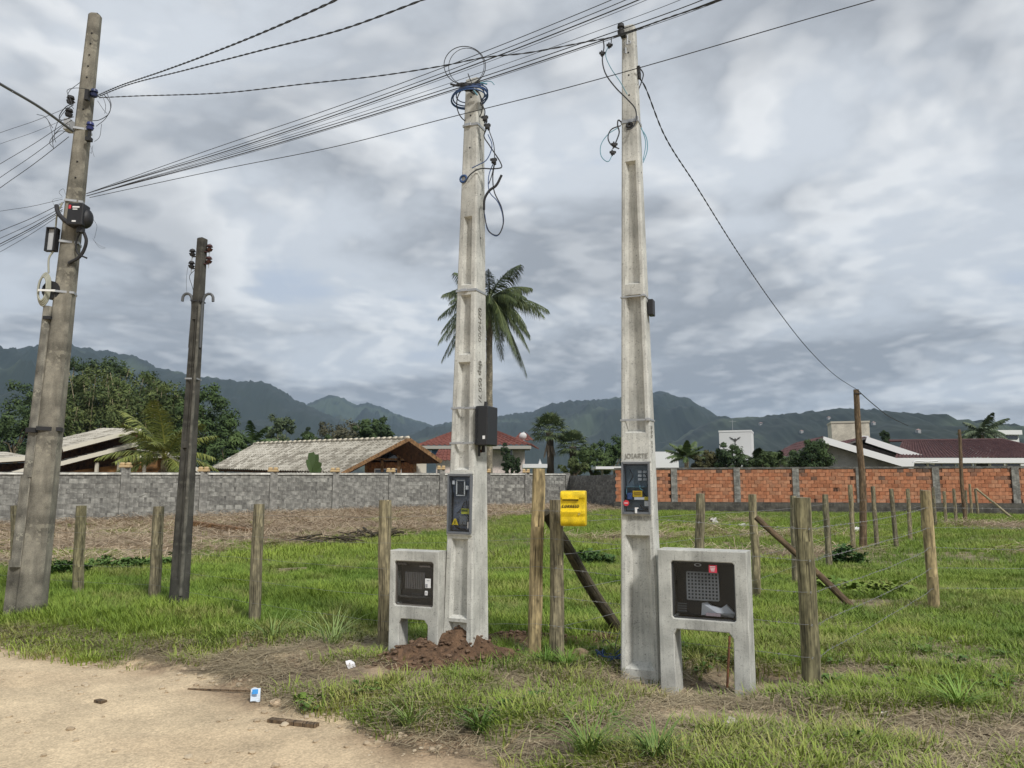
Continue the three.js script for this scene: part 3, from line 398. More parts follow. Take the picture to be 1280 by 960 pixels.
{ // red hipped roof behind the middle pole
  const z = 70, h = thing('red_roofed_house', 'two-storey white house with red hipped roof and satellite dish', 'house', [at(597, 600, z).x, 0.3, -z]);
  const eL = at(520, 557, z), eR = at(664, 556, z), rL = at(566, 540, z + 4), rR = at(612, 536, z + 4), bR = V(eR.x + 1, eR.y, eR.z - 9), bL = V(eL.x - 1, eL.y, eL.z - 9);
  roofOf(h, tiles(eL, eR, rR, rL, 0.5, 0.6, brick, 621, 0.08)); roofOf(h, tiles(eR, bR, rR, rR.clone().add(V(0.01, 0, -0.01)), 0.5, 0.6, brick, 623, 0.08)); roofOf(h, tiles(bL, eL, rL, rL.clone().add(V(-0.01, 0, -0.01)), 0.5, 0.6, brick, 625, 0.08));
  const t1 = at(640, 551, z + 5), t2 = at(668, 551, z + 5), t3 = at(658, 541.5, z + 7), t4 = at(650, 541.5, z + 7); roofOf(h, tiles(t1, t2, t3, t4, 0.5, 0.6, brick, 627, 0.08));
  partW(h, 'fascia', metres(box(eR.x - eL.x, 0.28, 0.2, (eL.x + eR.x) / 2, eL.y - 0.16, eL.z + 0.05)), mat([0.4, 0.38, 0.34], 0.9)); partW(h, 'soffit', metres(box(eR.x - eL.x - 0.2, 0.1, 2, (eL.x + eR.x) / 2, eL.y - 0.3, eL.z - 1)), soffit);
  const wx0 = at(545, 580, z + 1.2).x, wx1 = at(656, 580, z + 1.2).x, pk = mat([0.66, 0.56, 0.52], 0.9, { map: sized(tSpeck, 6) }); partW(h, 'wall', metres(box(wx1 - wx0, eL.y, 7, (wx0 + wx1) / 2, eL.y / 2 - 0.2, -z - 4.8)), pk);
  const wp = at(636.5, 566, z + 1.2), wn = part(h, 'window', metres(box(0.62, 0.85, 0.1)), pane); wn.position.copy(wp.sub(h.position)).add(V(0, 0, 0.05)); part(wn, 'frame', merge([box(0.06, 0.95, 0.14, 0.33), box(0.06, 0.95, 0.14, -0.33), box(0.72, 0.06, 0.14, 0, 0.46), box(0.72, 0.06, 0.14, 0, -0.46)]), fascia);
  const bp = at(549, 566, z + 1.2); partW(h, 'balcony_shade', metres(box(1.3, 0.8, 0.3, bp.x, bp.y, bp.z + 0.2)), mat([0.12, 0.2, 0.42], 0.8));
  const sr = at(556, 569, z - 3); partW(h, 'porch_roof', tiles(sr.clone().add(V(-1, -0.5, 1)), sr.clone().add(V(1, -0.5, 1)), sr.clone().add(V(0.7, 0.5, -0.6)), sr.clone().add(V(-0.6, 0.5, -0.6)), 0.4, 0.5, brick, 629, 0.06), tileM).userData.kind = 'stuff';
  const dp = at(651, 539, z + 3), dish = new THREE.SphereGeometry(0.55, 14, 6, 0, Math.PI * 2, 0, 0.75).rotateX(Math.PI / 2 + 0.5).rotateZ(0.5).translate(dp.x + 0.1, dp.y - 0.3, dp.z - 0.3); partW(h, 'satellite_dish', merge([dish, cyl(0.03, 0.03, 1, dp.x + 0.3, dp.y - 1, dp.z - 0.4, 6)]), fascia);
  partW(h, 'arch', new THREE.CylinderGeometry(2.2, 2.2, 0.3, 20, 1, true, 0, Math.PI / 2).rotateX(Math.PI / 2).translate(...at(648, 590, z + 1).toArray()), pk);
}
{ const z = 58, a = at(653, 583, z), b = at(683, 583, z), w = b.x - a.x, x = (a.x + b.x) / 2, h = thing('carport', 'white flat carport roof on slim columns beside the fan palms', 'carport', [x, 0.3, -z]);
  partW(h, 'roof_slab', metres(box(w, 0.28, 3, x, a.y, -z)), fascia); for (const k of [-0.25, 0.32]) partW(h, 'column', metres(cyl(0.1, 0.1, a.y, x + w * k, 0, -z + 1)), fascia); const f = at(675, 578, z); partW(h, 'finial', new THREE.ConeGeometry(0.2, 0.6, 10).translate(f.x, f.y, f.z), fascia); }
{ const z = 54, a = at(741, 585.5, z), b = at(800, 584.5, z), w = b.x - a.x, x = (a.x + b.x) / 2, h = thing('carport', 'thin white canopy above the dark block wall', 'carport', [x, 0.3, -z]); partW(h, 'roof_slab', metres(box(w, 0.17, 4, x, a.y, -z)), fascia); for (const k of [-0.3, 0.4]) partW(h, 'column', metres(cyl(0.08, 0.08, a.y, x + w * k, 0, -z)), dull); }
{ const z = 60, a = at(790, 565, z), b = at(848, 565, z), x = (a.x + b.x) / 2, w = b.x - a.x, h = thing('flat_roofed_house', 'low white flat-roofed building behind the jagged palm shrubs', 'building', [x, 0.3, -z]); partW(h, 'wall', metres(box(w - 0.4, a.y - 0.2, 5, x, a.y / 2 - 0.2, -z - 2.8)), dull); partW(h, 'parapet', metres(box(w, 1.35, 5.4, x, a.y - 0.65, -z - 2.7)), fascia); }
{ // white tower with a bird emblem
  const z = 58, al = -0.36, c = at(940, 570, z), top = at(930, 538, z).y, h = thing('water_tower_house', 'tall white cubic tower with dark bird emblem behind brick wall', 'building', [c.x, 0.3, c.z], al), W = 2.35, D = 2.9;
  part(h, 'tower', metres(box(W, top, D, -W / 2, top / 2 - 0.3, -D / 2)), mat([0.70, 0.70, 0.69], 0.85)); part(h, 'parapet', metres(box(W + 0.06, 0.12, D + 0.06, -W / 2, top - 0.32, -D / 2)), fascia); part(h, 'wing', metres(box(2.2, 2.75, 2.0, 0.2, 1.4, 0.6)), chalk);
  const em = []; const f = (pts, w0) => { const sh = new THREE.Shape(); pts.forEach(([x, y], i) => i ? sh.lineTo(x, y) : sh.moveTo(x, y)); em.push(new THREE.ExtrudeGeometry(sh, { depth: 0.02, bevelEnabled: false })); };
  for (const s of [-1, 1]) { f([[0.02 * s, 0.05], [0.22 * s, 0.22], [0.42 * s, 0.26], [0.3 * s, 0.19], [0.34 * s, 0.14], [0.22 * s, 0.1], [0.05 * s, -0.05]]); f([[0.15 * s, 0.16], [0.40 * s, 0.30], [0.36 * s, 0.24]]); }
  f([[-0.07, -0.05], [-0.07, 0.12], [0, 0.2], [0.07, 0.12], [0.07, -0.05], [0, -0.16]]); f([[-0.02, -0.1], [0.02, -0.1], [0.012, -0.8], [-0.012, -0.8]]);
  part(h, 'bird_emblem', merge(em).translate(-W / 2, top - 1.05, 0.01), mat([0.09, 0.09, 0.085], 0.9)); part(h, 'antenna', merge([cyl(0.015, 0.015, 0.9, -W / 2 - 0.2, top - 0.3, -0.6, 5), box(0.5, 0.02, 0.02, -W / 2 - 0.2, top + 0.45, -0.6)]), M.galv);
}
{ // grey house with white barge boards, two gables
  const h0 = at(1050, 590, 50), h = thing('gabled_house', 'grey house with two white-edged gables behind the brick wall', 'house', [h0.x, 0.3, h0.z]);
  function gable(apex, l, r, wallBack, z, len, roofc) {
    const b = V(0.12, 0, -1).normalize().multiplyScalar(len), A = at(...apex, z), L = at(...l, z), R = at(...r, z - 0.3);
    roofOf(h, tiles(R, R.clone().add(b), A.clone().add(b), A, 0.4, 0.5, roofc, 631, 0.05)); roofOf(h, tiles(L.clone().add(b), L, A, A.clone().add(b), 0.4, 0.5, roofc, 633, 0.05));
    partW(h, 'soffit', slab(A, R, R.clone().add(b), A.clone().add(b), 0.12), soffit); partW(h, 'soffit', slab(L, A, A.clone().add(b), L.clone().add(b), 0.12), soffit);
    const s = V(0, -0.16, 0.05); partW(h, 'barge_board', beam(A.clone().add(s), R.clone().add(s), 0.06, 0.42), fascia);
    const d = b.clone().normalize().multiplyScalar(wallBack); partW(h, 'wall', quads([[V(L.x + 0.5, 0, L.z).add(d), V(R.x - 0.5, 0, R.z).add(d), R.clone().add(d).add(V(-0.5, -0.1, 0)), A.clone().add(d).add(V(0, -0.3, 0)), ]]), dull); partW(h, 'wall', quads([[V(L.x + 0.5, 0, L.z).add(d), A.clone().add(d).add(V(0, -0.3, 0)), L.clone().add(d).add(V(0.5, -0.1, 0))]]), dull);
    return { A, L, R, b };
  }
  gable([1082, 546.5], [1000, 574], [1168, 575], 1.4, 53, 8, plum);
  const g = gable([1028, 546.5], [966, 580], [1141, 580], 1.0, 50, 7, plum);
  partW(h, 'verge_board', beam(g.L.clone().add(V(0, -0.1, 0.05)), g.A.clone().add(V(0, -0.1, 0.05)), 0.06, 0.2), soffit);
  const p = at(1142, 590, 50); partW(h, 'drainpipe', tube([at(1172, 576, 50.5), at(1160, 577, 50.5), at(1143, 577, 50.5), at(1141, 580, 50.5), at(1141, 600, 50.5)], 0.06, 24), fascia);
}
{ const z = 60, al = -0.28, c = at(1089, 570, z), top = at(1070, 527, z).y, h = thing('water_tower_house', 'beige cubic water tank block above the white gables', 'building', [c.x, 0.3, c.z], al), W = 2.75, D = 2.6, m = mat([0.56, 0.52, 0.42], 0.9, { map: sized(tSpeck, 4) });
  part(h, 'tower', metres(box(W, top, D, -W / 2, top / 2 - 0.3, -D / 2)), m); part(h, 'parapet', metres(box(W + 0.1, 0.14, D + 0.1, -W / 2, top - 0.3, -D / 2)), mat([0.5, 0.47, 0.38], 0.9)); part(h, 'hatch', metres(box(0.9, 0.8, 0.05, -0.55, top - 1.8, 0.03)), fascia); }
{ // long plum-brown roof at the right
  const z = 52, h = thing('long_roofed_house', 'long low house with plum-brown tiled roof and white fascia', 'house', [at(1220, 590, z).x, 0.3, -z]);
  const eL = at(1118, 572.5, z), eR = at(1345, 571.5, z), rL = at(1128, 551, z + 5), rR = at(1252, 549.5, z + 5), bR = V(eR.x, eR.y, eR.z - 10);
  roofOf(h, tiles(eL, eR, rR, rL, 0.24, 0.38, plum, 641, 0.06)); roofOf(h, tiles(eR, bR, rR.clone().add(V(0.02, 0, -0.02)), rR, 0.24, 0.38, plum, 643, 0.06));
  partW(h, 'ridge_cap', limb([rL.clone().add(V(-1, 0, 0)), rR], 0.11, 0.11, 4, 6), mat([0.09, 0.045, 0.045], 0.9)); partW(h, 'ridge_cap', limb([rR, eR], 0.11, 0.11, 4, 6), mat([0.09, 0.045, 0.045], 0.9));
  partW(h, 'fascia', metres(box(eR.x - eL.x, 0.34, 0.1, (eL.x + eR.x) / 2, eL.y - 0.17, -z + 0.06)), fascia); partW(h, 'soffit', metres(box(eR.x - eL.x, 0.05, 1.2, (eL.x + eR.x) / 2, eL.y - 0.33, -z - 0.6)), fascia);
  partW(h, 'wall', metres(box(eR.x - eL.x, 2.7, 0.2, (eL.x + eR.x) / 2, 1.35, -z - 1.2)), dull);
  for (const [px, op] of [[1150, 0], [1168, 0], [1185, 0], [1206, 0], [1227, 1], [1246, 0], [1266, 0]]) { const p = at(px, 579, z + 1.1), w = part(h, 'window', metres(box(0.85, 0.62, 0.06)), op ? M.black : pane); w.position.copy(p.sub(h.position)); part(w, 'frame', merge([box(0.07, 0.7, 0.12, 0.46), box(0.07, 0.7, 0.12, -0.46), box(0.99, 0.05, 0.12, 0, 0.33)]), fascia); }
}
{ const z = 72, h = thing('flat_roofed_house', 'white modern house with dark window band beyond the plum roof', 'building', [at(1262, 590, z).x, 0.3, -z]), a = at(1247, 538, z), b = at(1274, 550, z), w = b.x - a.x;
  partW(h, 'upper_floor', metres(box(w, 1.0, 4, (a.x + b.x) / 2, a.y - 0.9, -z - 2)), chalk); partW(h, 'roof_slab', metres(box(w + 0.3, 0.42, 4.6, (a.x + b.x) / 2, a.y - 0.2, -z - 2)), fascia); partW(h, 'window_band', metres(box(w - 0.5, 0.33, 0.1, (a.x + b.x) / 2 + 0.1, a.y - 0.66, -z + 0.02)), pane); partW(h, 'lower_floor', metres(box(w * 1.8, a.y - 1.3, 5, b.x, (a.y - 1.3) / 2, -z - 2.4)), chalk); }
{
  RIGHT_HILL.updateMatrixWorld(); const rc = new THREE.Raycaster();
  for (const [px, py, w] of [[1092, 531, 6], [951, 531, 9], [1036, 524, 7], [1148, 541, 6], [1002, 541, 7]]) {
    const d = at(px, py, 100).sub(camera.position).normalize(); rc.set(camera.position, d); const hit = rc.intersectObject(RIGHT_HILL)[0]; if (!hit) continue;
    const p = hit.point, h = thing('hillside_house', 'tiny pale house on the wooded right-hand hillside', 'house', [p.x, p.y - 2, p.z], 0.2, 'houses dotted over the hillside'); part(h, 'wall', box(w * 0.6, 4, 4, 0, 3, 0), dull); part(h, 'roof', new THREE.ConeGeometry(w * 0.5, 1.6, 4).rotateY(0.78).translate(0, 5.7, 0), mat([0.3, 0.2, 0.17], 0.9));
  }
}
// ================================================================ trees and palms
const leafM = new THREE.MeshStandardMaterial({ vertexColors: true, roughness: 0.85, side: THREE.DoubleSide });
const frondM = new THREE.MeshPhysicalMaterial({ vertexColors: true, roughness: 0.6, side: THREE.DoubleSide });
const barkM = mat([0.17, 0.145, 0.115], 0.95, { map: sized(tWood, 0.8), bumpMap: sized(bWood, 0.8), bumpScale: 0.005 }), paleBark = mat([0.30, 0.27, 0.21], 0.95, { map: sized(tWood, 1.0) });
function leaves(clumps, n, size, cA, cB, rnd, flatUp = 0.4) {               // small bent leaves round each clump [x, y, z, r]
  const N = clumps.length * n, pos = new Float32Array(N * 18), col = new Float32Array(N * 18), a = V(0, 0, 0), s = V(0, 0, 0), t = V(0, 0, 0); let o = 0;
  for (const [cx, cy, cz, r] of clumps) {
    const kc = rnd();
    for (let i = 0; i < n; i++) {
      const th = rnd() * 6.283, ph = Math.acos(2 * rnd() - 1), rr = r * Math.pow(rnd(), 0.45), dx = Math.sin(ph) * Math.cos(th), dy = Math.cos(ph), dz = Math.sin(ph) * Math.sin(th);
      a.set(dx + (rnd() - 0.5) * 1.2, dy * 0.6 + flatUp + (rnd() - 0.5), dz + (rnd() - 0.5) * 1.2).normalize();
      s.set(rnd() - 0.5, rnd() - 0.5, rnd() - 0.5).cross(a).normalize(); t.crossVectors(a, s);
      const x = cx + dx * rr, y = cy + dy * rr * 0.8, z = cz + dz * rr, L = size * (0.6 + rnd() * 0.8), w = L * 0.36;
      const k = clamp(kc * 0.55 + rnd() * 0.5), c = mix3(cA, cB, k);
      const P = [[-L, 0, 0], [0, -w, 0.12 * L], [L, 0, 0], [-L, 0, 0], [L, 0, 0], [0, w, 0.12 * L]];
      for (const q of P) { pos[o] = x + t.x * q[0] + s.x * q[1] - a.x * q[2]; pos[o + 1] = y + t.y * q[0] + s.y * q[1] - a.y * q[2]; pos[o + 2] = z + t.z * q[0] + s.z * q[1] - a.z * q[2]; col[o] = c[0]; col[o + 1] = c[1]; col[o + 2] = c[2]; o += 3; }
    }
  }
  const g = new THREE.BufferGeometry(); g.setAttribute('position', new THREE.BufferAttribute(pos, 3)); g.setAttribute('color', new THREE.BufferAttribute(col, 3)); g.computeVertexNormals(); return g;
}
// a broad tree: trunk, boughs and a crown of clumps between two heights
function tree(name, label, cat, px, pyTop, pyLow, z, wpx, o = {}) {
  const rnd = RNG(o.seed ?? (px * 13 + z | 0)), c = at(px, (pyTop + pyLow) / 2, z), ry = (at(px, pyTop, z).y - at(px, pyLow, z).y) / 2, rx = wpx * z / F / 2, g = 0.3;
  const t = thing(name, label, cat, [c.x, g, c.z], 0, o.group), clumps = [], n = o.clumps ?? 46;
  for (let i = 0; i < n; i++) {
    const th = rnd() * 6.283, u = rnd() * 2 - 1, k = Math.pow(rnd(), o.shell ?? 0.4), q = Math.sqrt(1 - u * u), j = 0.78 + 0.5 * vn(th * 1.3, u * 2 + px, 3);
    clumps.push([c.x + Math.cos(th) * q * k * rx * j, c.y + u * k * ry * j, c.z + Math.sin(th) * q * k * rx * 0.8 * j, (o.r ?? 0.26) * Math.min(rx, ry * 1.3) * (0.6 + rnd() * 0.8)]);
  }
  const crown = partW(t, 'crown', leaves(clumps, o.n ?? 110, o.leaf ?? 0.13, o.a ?? [0.022, 0.045, 0.012], o.b ?? [0.075, 0.115, 0.03], rnd), leafM);
  const base = V(c.x, g - 0.3, c.z), fork = V(c.x + (rnd() - 0.5) * rx * 0.3, lerp(g, c.y, 0.72), c.z), bits = [limb([base, base.clone().lerp(fork, 0.5).add(V(0.1, 0, 0)), fork], o.trunk ?? rx * 0.09, rx * 0.055, 6, 7)];
  const br = []; for (let i = 0; i < (o.boughs ?? 6); i++) { const q = clumps[Math.floor(rnd() * n)], e = V(q[0], q[1], q[2]); br.push(limb([fork.clone().lerp(base, rnd() * 0.25), fork.clone().lerp(e, 0.5).add(V(0, ry * 0.12, 0)), e], rx * 0.04, rx * 0.01, 5, 5)); }
  partW(t, 'trunk', merge(bits), o.bark ?? barkM); partW(t, 'boughs', merge(br), o.bark ?? barkM);
  return t;
}
// one feather frond: arching midrib with hanging leaflets
function frond(L, arch, droop, leaflets, len, hang, cA, cB, rnd, width = 0.045) {
  const pos = [], col = [], P = (s) => V(0, Math.sin(arch) * L * s - droop * (0.4 + 0.6 * Math.cos(arch)) * L * s * s, Math.cos(arch) * L * s * (1 - 0.12 * s) + 0.34 * Math.max(0, Math.sin(arch)) * L * s * s), tri = (a, b, c, k) => { for (const q of [a, b, c]) pos.push(q.x, q.y, q.z), col.push(...k); };
  for (let i = 0; i < 10; i++) { const a = P(i / 10), b = P((i + 1) / 10), w = 0.035 * L / 3 * (1.1 - i / 10), k = [cB[0] * 1.1, cB[1] * 1.0, cB[2]]; const x = V(w, 0, 0), y = V(0, -w, 0); tri(a.clone().sub(x), a.clone().add(x), b.clone().add(x), k); tri(a.clone().sub(x), b.clone().add(x), b.clone().sub(x), k); tri(a.clone().sub(x), a.clone().add(y), b, k); tri(a.clone().add(x), a.clone().add(y), b, k); }
  for (let i = 0; i < leaflets; i++) {
    const s = 0.13 + 0.87 * (i + rnd() * 0.6) / leaflets, p = P(s), f = P(Math.min(1, s + 0.02)).sub(p).normalize(), l = len * Math.sin(Math.PI * (0.12 + 0.80 * s)) * (0.8 + rnd() * 0.35) + 0.08;
    for (const sd of [-1, 1]) {
      const d = V(sd * (1 - hang * 0.55), -hang * (0.5 + rnd() * 0.5) + (rnd() - 0.5) * 0.35, 0).addScaledVector(f, 0.55 + rnd() * 0.35).normalize(), e = d.clone().add(V(0, -0.25 - hang * 0.9, 0)).normalize();
      const m = p.clone().addScaledVector(d, l * 0.5), q = m.clone().addScaledVector(e, l * 0.5), w = f.clone().multiplyScalar(width * (0.7 + rnd() * 0.5)), k = mix3(cA, cB, rnd());
      tri(p.clone().sub(w), p.clone().add(w), m.clone().add(w), k); tri(p.clone().sub(w), m.clone().add(w), m.clone().sub(w), k); tri(m.clone().sub(w), m.clone().add(w), q, k);
    }
  }
  const g = new THREE.BufferGeometry(); g.setAttribute('position', new THREE.Float32BufferAttribute(pos, 3)); g.setAttribute('color', new THREE.Float32BufferAttribute(col, 3)); g.computeVertexNormals(); return g;
}
function palm(label, px, py, z, R, o) {                                       // (px, py): where the crown springs from
  const rnd = RNG(o.seed ?? px * 7), c = at(px, py, z), foot = at(o.footPx ?? px, py, z), t = thing(o.name ?? 'palm_tree', label, 'palm', [foot.x, 0.25, -z], 0, o.group), a = o.a ?? [0.03, 0.055, 0.015], b = o.b ?? [0.09, 0.13, 0.04];
  partW(t, 'trunk', limb([V(foot.x, 0, -z), V(lerp(foot.x, c.x, 0.45), c.y * 0.5, -z), V(c.x, c.y - 0.1, -z)], o.r0 ?? 0.17, o.r1 ?? 0.12, 20, 10, 0.16), o.bark ?? paleBark);
  for (let i = 0; i < o.n; i++) {
    const k = i / o.n, up = lerp(o.up1 ?? 1.35, o.up0 ?? -0.2, Math.pow(k, 0.8)), L = R * (0.85 + rnd() * 0.3), g = frond(L, up, (o.droop ?? 0.55) * (0.7 + rnd() * 0.5), o.leaflets ?? 46, L * (o.leaflet ?? 0.24), o.hang ?? 0.5, a, b, rnd, o.width);
    const m = part(t, 'frond', g, frondM); m.position.set(c.x - foot.x, c.y - 0.25, 0); m.rotation.y = i * 2.39996 + (o.spin ?? 0) + (rnd() - 0.5) * 0.4;
  }
  const dead = []; for (let i = 0; i < (o.dead ?? 0); i++) { const g = frond(R * (0.5 + rnd() * 0.25), -0.9, 0.35, 26, R * 0.14, 0.95, [0.10, 0.07, 0.04], [0.22, 0.16, 0.10], rnd, o.width); g.rotateY(rnd() * 6.28); dead.push(g); }
  if (dead.length) { const q = mergeGeometries(dead); const m = part(t, 'dead_fronds', q, frondM); m.position.set(c.x - foot.x, c.y - 0.5, 0); m.userData.kind = 'stuff'; }
  return t;
}
function fanPalm(label, px, py, z, R, o) {
  const rnd = RNG(o.seed), c = at(px, py, z), t = thing('fan_palm', label, 'palm', [c.x, 0.25, -z]);
  partW(t, 'trunk', limb([V(c.x, 0, -z), V(c.x + 0.05, c.y * 0.5, -z), V(c.x, c.y, -z)], 0.3, 0.26, 14, 9, 0.25), mat([0.09, 0.07, 0.05], 0.95));
  for (let i = 0; i < o.n; i++) {
    const el = lerp(1.4, -0.55, Math.pow(i / o.n, 0.85)), pos = [], col = [], tri = (...q) => { const k = q.pop(); for (const v of q) pos.push(v.x, v.y, v.z), col.push(...k); }, st = R * 0.52, hub = V(0, Math.sin(el) * st, Math.cos(el) * st), f = hub.clone().normalize(), x = V(1, 0, 0), n = f.clone().cross(x);
    tri(V(-0.02, 0, 0), V(0.02, 0, 0), hub, [0.09, 0.11, 0.04]);
    const S = 22; for (let s = 0; s < S; s++) { const an = lerp(-1.75, 1.75, s / (S - 1)), d = f.clone().multiplyScalar(Math.cos(an)).addScaledVector(x, Math.sin(an)).addScaledVector(n, 0.1 * (s % 2)).normalize(), l = R * (0.52 - 0.10 * Math.abs(an) / 1.75) * (0.9 + rnd() * 0.2), m = hub.clone().addScaledVector(d, l * 0.6), q = hub.clone().addScaledVector(d, l).add(V(0, -l * (0.16 + rnd() * 0.22), 0)), w = d.clone().cross(n).multiplyScalar(0.045), k = mix3([0.045, 0.075, 0.03], [0.14, 0.18, 0.07], rnd()); tri(hub, m.clone().add(w), m.clone().sub(w), k); tri(m.clone().add(w), q, m.clone().sub(w), k); }
    const g = new THREE.BufferGeometry(); g.setAttribute('position', new THREE.Float32BufferAttribute(pos, 3)); g.setAttribute('color', new THREE.Float32BufferAttribute(col, 3)); g.computeVertexNormals();
    const m = part(t, 'frond', g, frondM); m.position.set(0, c.y - 0.25, 0); m.rotation.y = i * 2.39996;
  }
  const dead = []; for (let i = 0; i < 26; i++) { const g = frond(R * (0.7 + rnd() * 0.35), -1.25, 0.1, 16, R * 0.2, 0.95, [0.13, 0.095, 0.06], [0.30, 0.23, 0.15], rnd, 0.05); g.rotateY(rnd() * 6.28); dead.push(g); }
  const m = part(t, 'dead_fronds', mergeGeometries(dead), frondM); m.position.set(0, c.y - 0.35, 0); m.userData.kind = 'stuff';
}
// the feathery stand of tall thin trees at the left
{
  const label = 'slender feathery tree in dense stand behind the left house', group = 'tall thin trees behind the left house';
  const spots = [[92, 470, 570, 66, 50], [112, 466, 575, 64, 46], [135, 462, 570, 67, 52], [158, 470, 570, 63, 50], [180, 477, 570, 66, 48], [200, 483, 570, 62, 44], [72, 500, 590, 60, 50], [145, 492, 572, 60, 60], [222, 487, 560, 64, 46]];
  spots.forEach(([px, top, low, z, w], i) => {
    const rnd = RNG(900 + i), c = at(px, 590, z), t = thing('slender_tree', label, 'tree', [c.x, 0.3, -z], 0, group), clumps = [], stems = [];
    for (let s = 0; s < 9; s++) {
      const p0 = V(c.x + (rnd() - 0.5) * 1.2, 0.2, -z + (rnd() - 0.5)), tp = at(px + (rnd() - 0.5) * w, top + rnd() * 26 - 6, z), tip = V(tp.x, tp.y, -z + (rnd() - 0.5) * 3), mid = p0.clone().lerp(tip, 0.55); mid.x = lerp(p0.x, tip.x, 0.35);
      stems.push(limb([p0, mid, tip], 0.055, 0.02, 8, 5));
      const curve = new THREE.CatmullRomCurve3([p0, mid, tip]); for (let k = 0; k < 11; k++) { const q = curve.getPoint(0.22 + 0.78 * (k + rnd()) / 11); clumps.push([q.x + (rnd() - 0.5) * 1.5, q.y + (rnd() - 0.5) * 0.5, q.z + (rnd() - 0.5) * 1.5, 0.45 + rnd() * 0.5]); }
      if (s < 3) clumps.push([tip.x, tip.y + 0.2, tip.z, 0.55]);
    }
    partW(t, 'trunk', merge(stems), paleBark); partW(t, 'crown', leaves(clumps, 62, 0.16, [0.026, 0.052, 0.013], mix3([0.10, 0.145, 0.035], [0.15, 0.175, 0.05], rnd()), rnd), leafM);
  });
  for (const [px, py] of [[93, 452], [115, 455], [137, 452], [151, 458], [189, 470]]) { const z = 68, p = at(px, py, z), rnd = RNG(px), t = thing('slender_tree', 'bare-stemmed thin tree with a small tuft rising above the stand', 'tree', [p.x, 0.3, -z], 0, 'tufted stems above the stand'); partW(t, 'trunk', limb([V(p.x + 0.4, 0.2, -z), V(p.x + 0.1, p.y * 0.5, -z), p], 0.09, 0.04, 8, 5), paleBark); partW(t, 'crown', leaves([[p.x, p.y, p.z, 0.75], [p.x + 0.35, p.y - 0.5, p.z, 0.55], [p.x - 0.4, p.y - 0.35, p.z, 0.5]], 110, 0.16, [0.02, 0.04, 0.012], [0.06, 0.095, 0.03], rnd), leafM); }
}
tree('broadleaf_tree', 'dark layered tree at the end of grey wall behind leaning pole', 'tree', 22, 478, 590, 58, 80, { clumps: 60, n: 100, a: [0.022, 0.046, 0.016], b: [0.085, 0.13, 0.04], leaf: 0.15 });
tree('broadleaf_tree', 'dense dark green tree behind the dark slim pole', 'tree', 258, 484, 590, 60, 84, { clumps: 80, n: 120, a: [0.02, 0.044, 0.012], b: [0.08, 0.13, 0.032], leaf: 0.15, r: 0.24 });
tree('broadleaf_tree', 'rounded yellow-green bush below the dense dark tree', 'tree', 283, 545, 592, 56, 52, { clumps: 36, a: [0.03, 0.06, 0.015], b: [0.10, 0.15, 0.04] });
tree('broadleaf_tree', 'flat-topped pale green tree far beyond the broad roof', 'tree', 350, 521, 560, 110, 42, { clumps: 34, n: 70, a: [0.05, 0.075, 0.03], b: [0.11, 0.14, 0.06], leaf: 0.25, boughs: 10, bark: paleBark });
tree('broadleaf_tree', 'dark round tree behind the ridge of the broad roof', 'tree', 466, 525, 560, 80, 52, { clumps: 56, a: [0.018, 0.04, 0.012], b: [0.07, 0.11, 0.03], leaf: 0.2 });
tree('broadleaf_tree', 'thin brownish tree with bare twigs above the broad roof', 'tree', 424, 522, 566, 85, 66, { clumps: 44, n: 46, a: [0.045, 0.05, 0.025], b: [0.13, 0.12, 0.07], leaf: 0.2, boughs: 26, bark: paleBark, shell: 0.6 });
tree('broadleaf_tree', 'low green shrubbery between brown tree and pale tree', 'tree', 392, 541, 562, 78, 44, { clumps: 24, n: 80, a: [0.02, 0.04, 0.012], b: [0.07, 0.11, 0.03], leaf: 0.2 });
tree('cypress_tree', 'thin dark pointed conifer left of the brown tree', 'tree', 383.5, 530, 560, 90, 7, { clumps: 26, n: 60, r: 0.7, a: [0.012, 0.025, 0.010], b: [0.03, 0.05, 0.02], leaf: 0.14 });
for (const [px, top, w] of [[633, 556, 13], [641, 570, 6], [647, 572, 6]]) tree('cypress_tree', 'dark clipped column shrub against the white house wall', 'shrub', px, top, 592, 56, w, { clumps: 30, n: 70, r: 0.5, a: [0.012, 0.028, 0.010], b: [0.04, 0.07, 0.02], leaf: 0.09, group: 'column shrubs by the white house', seed: px * 3 });
tree('broadleaf_tree', 'bright green garden shrub between fan palms and right pole', 'shrub', 742, 558, 594, 56, 52, { clumps: 40, n: 90, a: [0.03, 0.055, 0.015], b: [0.10, 0.15, 0.04] });
tree('broadleaf_tree', 'tall green tree top just behind the right pole', 'tree', 768, 545, 590, 64, 38, { clumps: 40, n: 90, a: [0.02, 0.045, 0.012], b: [0.075, 0.12, 0.03] });
tree('broadleaf_tree', 'low yellowish bush below the smaller fan palm', 'shrub', 715, 576, 594, 53, 40, { clumps: 24, n: 80, a: [0.04, 0.06, 0.015], b: [0.12, 0.15, 0.045] });
tree('broadleaf_tree', 'brownish clipped shrub beside feather palm at brick wall', 'shrub', 884, 556, 594, 47, 38, { clumps: 34, n: 110, a: [0.05, 0.055, 0.02], b: [0.13, 0.12, 0.045], leaf: 0.09 });
tree('broadleaf_tree', 'dark green bush in front of the white tower', 'shrub', 914, 556, 594, 46, 44, { clumps: 44, n: 110, a: [0.018, 0.038, 0.012], b: [0.06, 0.10, 0.03], leaf: 0.10 });
tree('broadleaf_tree', 'leafy bush with light flecks against the grey gabled house', 'shrub', 1015, 551, 594, 46, 52, { clumps: 56, n: 110, a: [0.018, 0.04, 0.012], b: [0.07, 0.115, 0.03], leaf: 0.10 });
